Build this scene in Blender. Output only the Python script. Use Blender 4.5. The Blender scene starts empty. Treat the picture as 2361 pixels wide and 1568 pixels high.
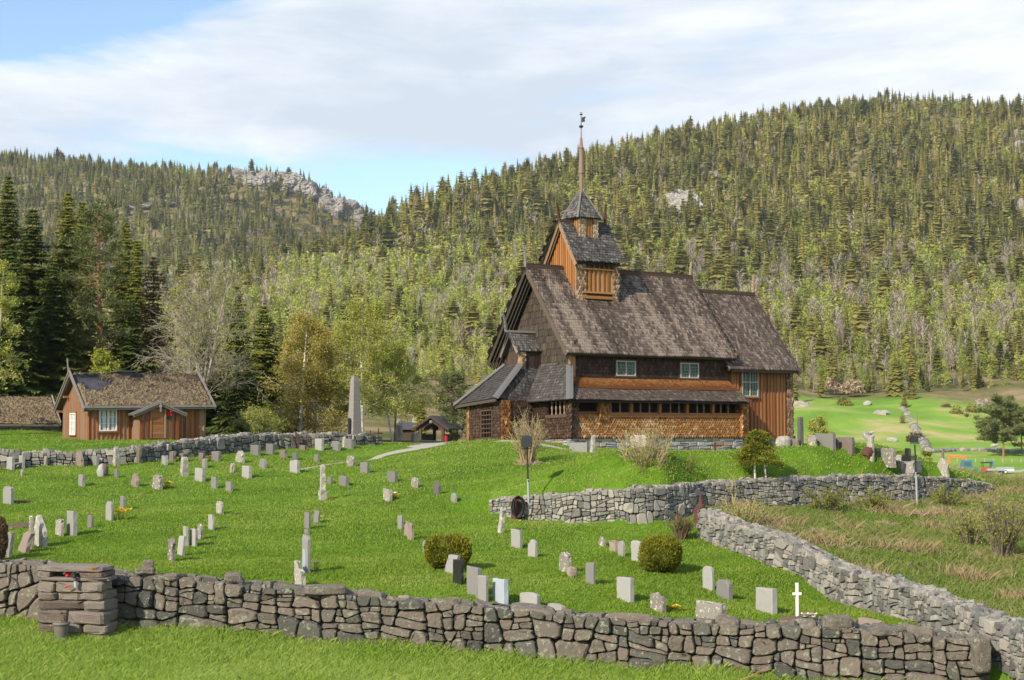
import bpy, math, random
import numpy as np
from mathutils import Vector, Matrix
rng = np.random.default_rng(7)
random.seed(7)
SC = bpy.context.scene
COL = SC.collection

# ---------------------------------------------------------------- camera
F, HOR, CX, CY = 3576.0, 990.0, 1180.0, 784.0          # focal length etc. for a picture 2360 wide
PITCH = math.atan((HOR - CY) / F)
cam_d = bpy.data.cameras.new("camera"); cam = bpy.data.objects.new("camera", cam_d); COL.objects.link(cam)
cam_d.sensor_width = 36.0; cam_d.lens = 36.0 * F / 2360.0
cam_d.clip_start = 0.5; cam_d.clip_end = 12000
cam.location = (0, 0, 0); cam.rotation_euler = (math.pi / 2 + PITCH, 0, 0)
SC.camera = cam
SC.render.resolution_x, SC.render.resolution_y = 1024, 680

# ---------------------------------------------------------------- light
SUN_H = np.array([-0.62, -0.785]); SUN_H /= np.linalg.norm(SUN_H)
SUN_EL = math.radians(33)
sun_d = bpy.data.lights.new("sun", 'SUN'); sun = bpy.data.objects.new("sun", sun_d); COL.objects.link(sun)
sun_d.energy = 5.0; sun_d.angle = math.radians(0.5); sun_d.color = (1.0, 0.89, 0.72)
SD = Vector((SUN_H[0] * math.cos(SUN_EL), SUN_H[1] * math.cos(SUN_EL), math.sin(SUN_EL)))
sun.rotation_euler = SD.to_track_quat('Z', 'Y').to_euler()
sun.location = (-40, -40, 60)

wd = bpy.data.worlds.new("World"); SC.world = wd; wd.use_nodes = True
nt = wd.node_tree; nt.nodes.clear()
def N(nt, t, **k):
    n = nt.nodes.new(t)
    for a, b in k.items(): setattr(n, a, b)
    return n
out = N(nt, 'ShaderNodeOutputWorld'); bg = N(nt, 'ShaderNodeBackground')
sky = N(nt, 'ShaderNodeTexSky'); sky.sky_type = 'NISHITA'; sky.sun_disc = False
sky.sun_elevation = SUN_EL; sky.sun_rotation = math.atan2(SUN_H[0], SUN_H[1])
sky.air_density = 1.0; sky.dust_density = 0.6; sky.ozone_density = 1.6
tc = N(nt, 'ShaderNodeTexCoord')
def vmath(op, a, b=None):
    n = N(nt, 'ShaderNodeVectorMath', operation=op); nt.links.new(a, n.inputs[0])
    if b is not None:
        if isinstance(b, tuple): n.inputs[1].default_value = b
        else: nt.links.new(b, n.inputs[1])
    return n
def fmath(op, a, b=None, c=None, clamp=False, tree=None):
    t = tree or nt
    n = N(t, 'ShaderNodeMath', operation=op, use_clamp=clamp)
    for i, x in enumerate((a, b, c)):
        if x is None: continue
        if isinstance(x, (int, float)): n.inputs[i].default_value = x
        else: t.links.new(x, n.inputs[i])
    return n.outputs[0]
sep = N(nt, 'ShaderNodeSeparateXYZ'); nt.links.new(tc.outputs['Generated'], sep.inputs[0])
den = fmath('ADD', fmath('MAXIMUM', sep.outputs[2], 0.0), 0.16)
cx = fmath('DIVIDE', sep.outputs[0], den); cy = fmath('DIVIDE', sep.outputs[1], den)
comb = N(nt, 'ShaderNodeCombineXYZ'); nt.links.new(cx, comb.inputs[0]); nt.links.new(cy, comb.inputs[1])
def noise(vec, scale, detail, rough, dist=0.0, off=(0, 0, 0), tree=None):
    t = tree or nt
    m = N(t, 'ShaderNodeMapping'); m.inputs['Location'].default_value = off
    t.links.new(vec, m.inputs[0])
    n = N(t, 'ShaderNodeTexNoise'); n.inputs['Scale'].default_value = scale; n.inputs['Detail'].default_value = detail
    n.inputs['Roughness'].default_value = rough; n.inputs['Distortion'].default_value = dist
    t.links.new(m.outputs[0], n.inputs['Vector']); return n.outputs[0]
def ramp(fac, stops, tree=None, interp='LINEAR'):
    t = tree or nt
    r = N(t, 'ShaderNodeValToRGB'); r.color_ramp.interpolation = interp
    el = r.color_ramp.elements
    while len(el) > 1: el.remove(el[-1])
    el[0].position, el[0].color = stops[0][0], tuple(stops[0][1]) + (1,)
    for p, c in stops[1:]:
        e = el.new(p); e.color = tuple(c) + (1,)
    t.links.new(fac, r.inputs[0]); return r.outputs[0]
azm = fmath('DIVIDE', sep.outputs[0], fmath('MAXIMUM', sep.outputs[1], 0.05))
# cloud space: wide flat banks
cmb = N(nt, 'ShaderNodeCombineXYZ'); nt.links.new(cx, cmb.inputs[0]); nt.links.new(fmath('MULTIPLY', sep.outputs[2], 9.0), cmb.inputs[1]); nt.links.new(fmath('MULTIPLY', cy, 0.25), cmb.inputs[2])
n1 = noise(cmb.outputs[0], 1.9, 9, 0.60, 0.35, (3.1, 7.7, 0.4))
n2 = noise(cmb.outputs[0], 5.0, 8, 0.62, 0.5, (9.1, 2.7, 0.4))
n3 = noise(cmb.outputs[0], 1.5, 7, 0.56, 0.3, (1.1, 5.2, 2.4))
def gap(a0, z0, wa, wz):
    "a hole in the clouds round the direction (a0, z0)"
    p = fmath('DIVIDE', fmath('SUBTRACT', azm, a0), wa); q = fmath('DIVIDE', fmath('SUBTRACT', sep.outputs[2], z0), wz)
    return fmath('MAXIMUM', fmath('SUBTRACT', 1.0, fmath('SQRT', fmath('ADD', fmath('MULTIPLY', p, p), fmath('MULTIPLY', q, q)))), 0.0)
cov = fmath('ADD', fmath('ADD', n1, fmath('MULTIPLY', fmath('SUBTRACT', n2, 0.5), 0.45)), 0.29)
cov = fmath('SUBTRACT', cov, fmath('MULTIPLY', gap(-0.37, 0.272, 0.26, 0.062), 1.2))
cov = fmath('SUBTRACT', cov, fmath('MULTIPLY', gap(-0.16, 0.148, 0.34, 0.042), 0.80))
cov = fmath('SUBTRACT', cov, fmath('MULTIPLY', fmath('MULTIPLY', fmath('SUBTRACT', sep.outputs[2], 0.33), 3.0, clamp=True), 0.42))   # cloud thinned overhead, out of view, to weaken the sky's fill light
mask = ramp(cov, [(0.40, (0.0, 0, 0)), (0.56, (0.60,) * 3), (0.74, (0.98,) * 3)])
shade = ramp(fmath('ADD', n3, fmath('MULTIPLY', fmath('SUBTRACT', n2, 0.5), 0.3)), [(0.36, (0.60, 0.67, 0.77)), (0.50, (0.74, 0.79, 0.86)), (0.62, (0.88, 0.91, 0.96))])
skyc = N(nt, 'ShaderNodeMixRGB', blend_type='MULTIPLY'); skyc.inputs[0].default_value = 1.0
nt.links.new(sky.outputs[0], skyc.inputs[1]); skyc.inputs[2].default_value = (1.06, 1.12, 1.14, 1)
bg1 = N(nt, 'ShaderNodeBackground'); bg1.inputs[1].default_value = 0.15; nt.links.new(skyc.outputs[0], bg1.inputs[0])
bg2 = N(nt, 'ShaderNodeBackground'); bg2.inputs[1].default_value = 0.95; nt.links.new(shade, bg2.inputs[0])
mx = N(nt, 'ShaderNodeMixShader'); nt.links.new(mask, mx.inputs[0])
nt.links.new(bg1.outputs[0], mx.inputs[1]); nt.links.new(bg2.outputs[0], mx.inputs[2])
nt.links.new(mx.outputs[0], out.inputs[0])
SC.view_settings.view_transform = 'Standard'; SC.view_settings.look = 'None'
SC.view_settings.exposure = 0.32; SC.view_settings.gamma = 1.0
SC.cycles.max_bounces = 5; SC.cycles.diffuse_bounces = 3; SC.cycles.transparent_max_bounces = 8
SC.cycles.volume_bounces = 0

# ---------------------------------------------------------------- picture <-> world
cP, sP = math.cos(PITCH), math.sin(PITCH)
def ray(u, v):
    x, up = (u - CX) / F, (CY - v) / F
    d = np.array([x, cP - up * sP, sP + up * cP]); return d / d[1]
def at(u, v, y):
    return ray(u, v) * y
def uv(P):
    P = np.asarray(P, float); x, y, z = P[..., 0], P[..., 1], P[..., 2]
    fw = y * cP + z * sP; up = -y * sP + z * cP
    return CX + F * x / fw, CY - F * up / fw

# ---------------------------------------------------------------- terrain height
class RBF:
    def __init__(s, P, c):
        P = np.array(P, float); s.X = P[:, :2]; s.c = c; n = len(P)
        K = np.sqrt(((s.X[:, None] - s.X[None]) ** 2).sum(-1) + c * c)
        A = np.zeros((n + 3, n + 3)); A[:n, :n] = K - 0 * np.eye(n); A[:n, n] = 1; A[:n, n + 1:n + 3] = s.X
        A[n, :n] = 1; A[n + 1:n + 3, :n] = s.X.T
        b = np.zeros(n + 3); b[:n] = P[:, 2]; s.w = np.linalg.lstsq(A, b, rcond=None)[0]
    def __call__(s, x, y):
        x = np.atleast_1d(np.asarray(x, float)); y = np.atleast_1d(np.asarray(y, float)); o = np.empty(len(x))
        for i in range(0, len(x), 20000):
            a, b = x[i:i + 20000], y[i:i + 20000]
            K = np.sqrt((a[:, None] - s.X[None, :, 0]) ** 2 + (b[:, None] - s.X[None, :, 1]) ** 2 + s.c ** 2)
            o[i:i + 20000] = K @ s.w[:-3] + s.w[-3] + s.w[-2] * a + s.w[-1] * b
        return o
# control points (picture u, picture v, distance) surveyed off the photograph
near = [(0,1428,36.8),(350,1447,36.3),(700,1477,35.9),(1080,1503,35.4),(1400,1533,34.9),(1850,1570,33.9),(2285,1592,33.1),
 (100,1590,29.5),(600,1600,29),(1180,1640,28.5),(1700,1668,28.5),(2250,1690,28),
 (0,1372,38.2),(350,1376,37.9),(700,1384,37.5),(1080,1401,37),(1400,1429,36.6),(1850,1453,35.8),(2180,1482,34.8),(2300,1520,33.6),(2450,1520,33),
 (100,1292,45),(700,1290,45),(1180,1293,45),(1500,1306,44.5),(1700,1340,43),(1890,1375,42.8),(1650,1263,48.8),(1605,1238,51),(2020,1418,39),(2150,1468,36.2),
 (0,1208,55),(400,1198,55),(800,1194,55),(1100,1192,55),
 (0,1137,65),(400,1133,65),(800,1125,65),(1130,1105,65),(1000,1065,74),(850,1062,80),
 (1300,1088,63),(1500,1085,63),(1700,1078,65),(1300,1052,70),(1500,1053,70),(1700,1056,71),(1850,1066,71),(2000,1082,69),(2130,1094,66.5),
 (1180,1022,77),(1000,1026,88),(700,1083,72),(1110,1014,81),(1065,1017,86),(1250,1021,79),(1330,1041,77.5),(1500,1041,80),(1700,1043,84),(1820,1046,86),
 (1920,1054,81),(2020,1064,77),(2090,1075,75),
 (0,1078,74),(180,1072,75),(330,1066,76),(480,1049,80),(620,1036,84),(760,1030,86),
 (100,1036,80),(330,1026,83),(202,1015,88),(478,1012,92.5),(60,1006,92),(60,990,96),(135,1008,93),
 
 (1750,1230,50),(2000,1260,48),(2300,1330,44),(2360,1400,39),(1700,1245,49),(1900,1345,43.3),(2130,1425,37.8),(2300,1462,35.2),(2200,1210,55),(2400,1190,57),(2400,1130,66),
 (1500,1060,97),(1250,1030,95),(1900,1085,100),(2050,1100,92),(2250,1140,88),(2200,1150,100),(2350,1150,85),
 (300,996,110),(100,982,115),(-150,985,100),(600,1014,108),(800,1016,115),(1000,1014,120),(-300,1100,75),(-300,1300,45),(-250,1420,36),
 ]
nearP = [at(u, v, d) for u, v, d in near]
nearP += [np.array(p, float) for p in [(0,0,-1.65),(-30,0,-1.6),(30,0,-1.7),(0,-40,-1.5),(0,10,-2.75),(-14,10,-2.7),(14,10,-2.8),
 (0,20,-4.0),(-14,20,-3.9),(14,20,-4.2),(-60,30,-2),(60,30,-7),(60,60,-5),(-60,-40,-1),(60,-40,-2),(-60,80,0),(70,90,-6)]]
# the upper retaining wall: earth stands higher behind it than in front of it
UPW = [(1128,1188,56.5,1152),(1180,1196,55.6,1146),(1250,1203,55.0,1141),(1350,1209,54.2,1133),(1450,1215,53.6,1127),(1540,1208,54.2,1122),
       (1620,1184,56.2,1113),(1750,1178,57.5,1106),(1900,1172,59.2,1099),(2000,1170,60.5,1096),(2100,1167,62,1096),(2200,1156,64,1103),(2290,1142,66.5,1116)]
UPWD = []
for q0, q1 in zip(UPW[:-1], UPW[1:]):
    for k in range(4): UPWD.append(tuple(a + (b - a) * k / 4 for a, b in zip(q0, q1)))
UPWD.append(UPW[-1])
for (u, v, d, vt) in UPWD:
    nearP.append(at(u, v + 1, d - 0.15)); nearP.append(at(u, v + 3, d - 0.9))
    nearP.append(at(u, vt + 1.5, d + 0.75))
farc = [(200,960,160),(800,1010,160),(1300,1020,160),(1900,1110,140),(2250,1150,140),(2000,1130,190),(2400,1160,190),
 (200,890,250),(800,930,250),(1400,980,250),(1800,1060,250),(2050,1102,262),(2360,1102,262),(2000,1078,290),(2200,1066,300),(2360,1066,300),
 (2150,1042,330),(2360,1040,330),(1850,1020,330),(2000,985,370),(2180,985,370),(2350,1000,370),(1830,945,410),(2000,915,425),(2130,925,420),(2300,955,400),(1950,902,440),
 (2100,900,450),(2360,905,445),(1500,880,430),(1100,872,450),(800,862,470),(500,840,450),(200,830,430),(-300,830,430),
 (1250,690,830),(1500,630,880),(2000,630,880),(2360,640,860),(2800,640,860),(1000,670,900),(1250,800,600),(1600,790,600),(2000,780,600),(2360,790,600),(950,790,600),(2800,790,600),
 (900,522,1150),(1000,492,1250),(1180,438,1350),(1330,394,1400),(1500,350,1450),(1700,312,1500),(1900,279,1550),(2100,268,1550),(2360,276,1500),(2800,276,1500),
 (1500,470,1170),(2000,440,1200),(2360,440,1180),(1200,540,1100),
 (660,700,800),(720,668,900),(790,640,980),(850,585,1080),(560,760,650),(350,780,600),(0,780,600),(-300,780,600),
 (500,700,1150),(200,710,1100),(800,640,1330),(0,700,1100),(-300,700,1100),(950,630,1500),(650,690,1180),
 (100,545,1550),(400,545,1550),(650,545,1600),(-300,545,1550),
 (-300,372,2000),(0,384,2000),(200,396,2000),(400,425,1950),(550,418,1900),(680,425,1850),(760,468,1850),(830,506,1850),(900,530,1850),(1000,560,1850),(1150,580,1850)]
farP = [at(u, v, d) for u, v, d in farc]
for (u, v, d) in [(900,522,1150),(1180,438,1350),(1500,350,1450),(1900,279,1550),(2360,276,1500),(2800,276,1500)]:
    p = at(u, v, d); farP.append(np.array([p[0] * 1.45, p[1] * 1.45, p[2] * 0.5]))
for (u, v, d) in [(-300,372,2000),(200,396,2000),(550,418,1900),(830,506,1850),(1150,580,1850)]:
    p = at(u, v, d); farP.append(np.array([p[0] * 1.4, p[1] * 1.4, p[2] * 0.5]))
farP += [np.array(p, float) for p in [(0,110,-1),(-60,110,0),(40,110,-4),(80,110,-7),(-300,100,5),(300,100,-10),(-400,-300,0),(400,-300,-8),(0,-300,-2),(-700,500,40),(900,500,60)]]
ZN = RBF(nearP, 0.35); ZF = RBF(farP, 25.0)
def Z(x, y):
    x = np.atleast_1d(np.asarray(x, float)); y = np.atleast_1d(np.asarray(y, float))
    r = np.hypot(x, y); w = np.clip((r - 100) / 45, 0, 1); w = w * w * (3 - 2 * w)
    o = np.zeros(len(x)); a = w < 1; b = w > 0
    if a.any(): o[a] += (1 - w[a]) * ZN(x[a], y[a])
    if b.any(): o[b] += w[b] * ZF(x[b], y[b])
    return o
def z1(x, y): return float(Z(x, y)[0])
def ground(u, v, d0=30.0, d1=600.0):
    "the point of the ground seen at picture (u, v), beyond distance d0"
    r = ray(u, v); ds = np.concatenate([np.arange(d0, 120, 0.1), np.arange(120, d1, 1.0)])
    g = Z(r[0] * ds, ds) - r[2] * ds
    k = np.argmax(g >= 0)
    if g[k] < 0: k = int(np.argmax(g))
    d = ds[k]
    return np.array([r[0] * d, d, z1(r[0] * d, d)])

# ---------------------------------------------------------------- meshes
class MB:
    def __init__(s): s.V = []; s.F = []; s.T = []; s.M = []; s.n = 0
    def add(s, v, f, t=0.5, m=0):
        v = np.asarray(v, float).reshape(-1, 3)
        if len(v) == 0: return
        if isinstance(f, np.ndarray): groups = [f]
        else:
            g = {}
            for q in f: g.setdefault(len(q), []).append(q)
            groups = [np.array(q) for q in g.values()]
        for q in groups:
            s.F.append(q + s.n); s.M.append(np.full(len(q), m) if np.isscalar(m) else np.asarray(m))
        s.V.append(v); s.T.append(np.full(len(v), t) if np.isscalar(t) else np.asarray(t, float)); s.n += len(v)
    def empty(s): return s.n == 0
    def data(s, name, mats, smooth=False, off=None):
        V = np.concatenate(s.V); T = np.concatenate(s.T)
        if off is not None: V = V - np.asarray(off)
        me = bpy.data.meshes.new(name)
        me.vertices.add(len(V)); me.vertices.foreach_set('co', V.astype(np.float32).ravel())
        tot = np.concatenate([np.full(len(f), f.shape[1]) for f in s.F]); loops = np.concatenate([f.ravel() for f in s.F])
        me.loops.add(len(loops)); me.loops.foreach_set('vertex_index', loops.astype(np.int32))
        me.polygons.add(len(tot)); st = np.concatenate([[0], np.cumsum(tot)[:-1]])
        me.polygons.foreach_set('loop_start', st.astype(np.int32)); me.polygons.foreach_set('loop_total', tot.astype(np.int32))
        me.polygons.foreach_set('material_index', np.concatenate(s.M).astype(np.int32))
        me.polygons.foreach_set('use_smooth', np.full(len(tot), bool(smooth)))
        a = me.attributes.new('tint', 'FLOAT', 'POINT'); a.data.foreach_set('value', T.astype(np.float32))
        for m in (mats if isinstance(mats, (list, tuple)) else [mats]): me.materials.append(m)
        me.update(); me.validate(); return me
    def build(s, name, mats, parent=None, smooth=False, origin=None):
        if s.empty(): return None
        org = ORG[parent.name] if parent is not None else (np.zeros(3) if origin is None else np.asarray(origin, float))
        me = s.data(name, mats, smooth, org)
        o = bpy.data.objects.new(name, me); COL.objects.link(o)
        if parent is not None: o.parent = parent
        else: o.location = org
        ORG[o.name] = org; return o
ORG = {}
def thing(name, loc, label, cat, group=None):
    o = bpy.data.objects.new(name, None); COL.objects.link(o); o.location = loc; o.empty_display_size = 0.3
    ORG[o.name] = np.asarray(loc, float); return tag(o, label, cat, group)
def tag(o, label, cat, group=None, kind=None):
    o['label'] = label; o['category'] = cat
    if group: o['group'] = group
    if kind: o['kind'] = kind
    return o
def structure(o): o['kind'] = 'structure'; return o
QB = [(0,1,2,3),(7,6,5,4),(0,4,5,1),(1,5,6,2),(2,6,7,3),(3,7,4,0)]
def obox(mb, p, ex, ey, ez, t=0.5, m=0, jit=0.0):
    p, ex, ey, ez = (np.asarray(q, float) for q in (p, ex, ey, ez))
    v = np.array([p, p+ex, p+ex+ey, p+ey, p+ez, p+ex+ez, p+ex+ey+ez, p+ey+ez])
    if jit: v = v + rng.normal(0, jit, v.shape)
    if np.dot(np.cross(ex, ey), ez) > 0: f = [tuple(reversed(q)) for q in QB]
    else: f = QB
    mb.add(v, f, t, m)
def bar(mb, a, b, w, h, up=(0, 0, 1), t=0.5, m=0):
    "square bar from a to b, w wide sideways and h along up"
    a, b, up = np.asarray(a, float), np.asarray(b, float), np.asarray(up, float)
    d = b - a; s = np.cross(d, up); s /= np.linalg.norm(s) + 1e-9; q = np.cross(s, d); q /= np.linalg.norm(q) + 1e-9
    obox(mb, a - s * w / 2 - q * h / 2, d, s * w, q * h, t, m)
def tube(mb, pts, rad, n=6, t=0.5, m=0, cap=True):
    pts = np.asarray(pts, float); k = len(pts); rad = np.full(k, rad) if np.isscalar(rad) else np.asarray(rad, float)
    d = np.gradient(pts, axis=0); d /= np.linalg.norm(d, axis=1)[:, None] + 1e-9
    ref = np.array([0.13, 0.21, 0.97]) if abs(d[0][2]) < 0.9 else np.array([0.97, 0.2, 0.1])
    a = np.cross(d, ref); a /= np.linalg.norm(a, axis=1)[:, None] + 1e-9; b = np.cross(d, a)
    th = np.arange(n) * 2 * np.pi / n
    v = pts[:, None] + rad[:, None, None] * (np.cos(th)[None, :, None] * a[:, None] + np.sin(th)[None, :, None] * b[:, None])
    i = np.arange(k - 1)[:, None] * n; j = np.arange(n)[None]; j2 = (j + 1) % n
    f = np.stack([i + j, i + j2, i + n + j2, i + n + j], -1).reshape(-1, 4)
    mb.add(v.reshape(-1, 3), f, t, m)
    if cap: mb.add(v[-1], [tuple(range(n))], t, m); mb.add(v[0], [tuple(reversed(range(n)))], t, m)
def lathe(mb, c, prof, n=12, t=0.5, m=0):
    "profile of (radius, height) turned about the vertical through c"
    c = np.asarray(c, float); tube(mb, [c + (0, 0, h) for r, h in prof], [max(r, 1e-4) for r, h in prof], n, t, m)
def extrude(mb, poly, N_, th, t=0.5, m=0):
    poly = np.asarray(poly, float); n = len(poly); q = poly + np.asarray(N_, float) * th
    f = [tuple(range(n)), tuple(range(2 * n - 1, n - 1, -1))] + [(i, n + i, n + (i + 1) % n, (i + 1) % n) for i in range(n)]
    mb.add(np.vstack([poly, q]), f, t, m)
def smoothnoise(P, s, seed=0):
    "cheap smooth noise in -1..1 for arrays of points"
    P = np.asarray(P, float) * s; r = np.random.default_rng(seed); o = 0
    for k in range(5):
        w = r.normal(0, 1, P.shape[-1]) * (1 + 0.5 * k); o = o + np.sin(P @ w + r.uniform(0, 6.28)) / (1 + 0.3 * k)
    return o / 2.6

# ---------------------------------------------------------------- materials
def material(name, cols, nscale=4.0, namt=0.35, rough=0.85, bump=0.0, bscale=20.0, spots=None, trans=0.0, stretch=(1, 1, 1), metal=0.0, spec=0.3, fine=0.0, dirt=None, detail=5):
    """colours along the per-piece value 'tint', varied by noise; spots = list of (colour, scale, threshold, softness); trans = light let through"""
    m = bpy.data.materials.new(name); m.use_nodes = True; t = m.node_tree; t.nodes.clear()
    o = N(t, 'ShaderNodeOutputMaterial'); b = N(t, 'ShaderNodeBsdfPrincipled')
    at_ = N(t, 'ShaderNodeAttribute', attribute_name='tint'); tcn = N(t, 'ShaderNodeTexCoord')
    mp = N(t, 'ShaderNodeMapping'); mp.inputs['Scale'].default_value = stretch; t.links.new(tcn.outputs['Object'], mp.inputs[0])
    nz = noise(mp.outputs[0], nscale, detail, 0.6, 0.0, (0, 0, 0), t)
    fac = fmath('ADD', at_.outputs['Fac'], fmath('MULTIPLY', fmath('SUBTRACT', nz, 0.5), namt * 2, tree=t), clamp=True, tree=t)
    if fine: fac = fmath('ADD', fac, fmath('MULTIPLY', fmath('SUBTRACT', noise(mp.outputs[0], nscale * 9, 3, 0.6, 0, (5, 1, 2), t), 0.5), fine * 2, tree=t), clamp=True, tree=t)
    k = len(cols); col = ramp(fac, [(i / max(1, k - 1), c) for i, c in enumerate(cols)], t)
    for i, (c, sc, th, so) in enumerate(spots or []):
        ns = noise(tcn.outputs['Object'], sc, 4, 0.65, 0.3, (i * 7.3 + 1, i * 3.1, 2), t)
        msk = ramp(ns, [(th, (0, 0, 0)), (th + so, (1, 1, 1))], t)
        mixn = N(t, 'ShaderNodeMixRGB'); t.links.new(msk, mixn.inputs[0]); t.links.new(col, mixn.inputs[1]); mixn.inputs[2].default_value = tuple(c) + (1,); col = mixn.outputs[0]
    t.links.new(col, b.inputs['Base Color']); b.inputs['Roughness'].default_value = rough; b.inputs['Metallic'].default_value = metal
    b.inputs['Specular IOR Level'].default_value = spec
    if bump:
        bn = noise(mp.outputs[0], bscale, 6, 0.6, 0, (1, 2, 3), t)
        bm = N(t, 'ShaderNodeBump'); bm.inputs['Strength'].default_value = bump; bm.inputs['Distance'].default_value = 0.05
        t.links.new(bn, bm.inputs['Height']); t.links.new(bm.outputs[0], b.inputs['Normal'])
    if trans:
        tr = N(t, 'ShaderNodeBsdfTranslucent'); t.links.new(col, tr.inputs[0])
        ms = N(t, 'ShaderNodeMixShader'); ms.inputs[0].default_value = trans
        t.links.new(b.outputs[0], ms.inputs[1]); t.links.new(tr.outputs[0], ms.inputs[2]); t.links.new(ms.outputs[0], o.inputs[0])
    else: t.links.new(b.outputs[0], o.inputs[0])
    return m
LICHEN = [((0.42, 0.44, 0.30), 9.0, 0.60, 0.05), ((0.30, 0.27, 0.20), 3.0, 0.62, 0.08)]
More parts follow.
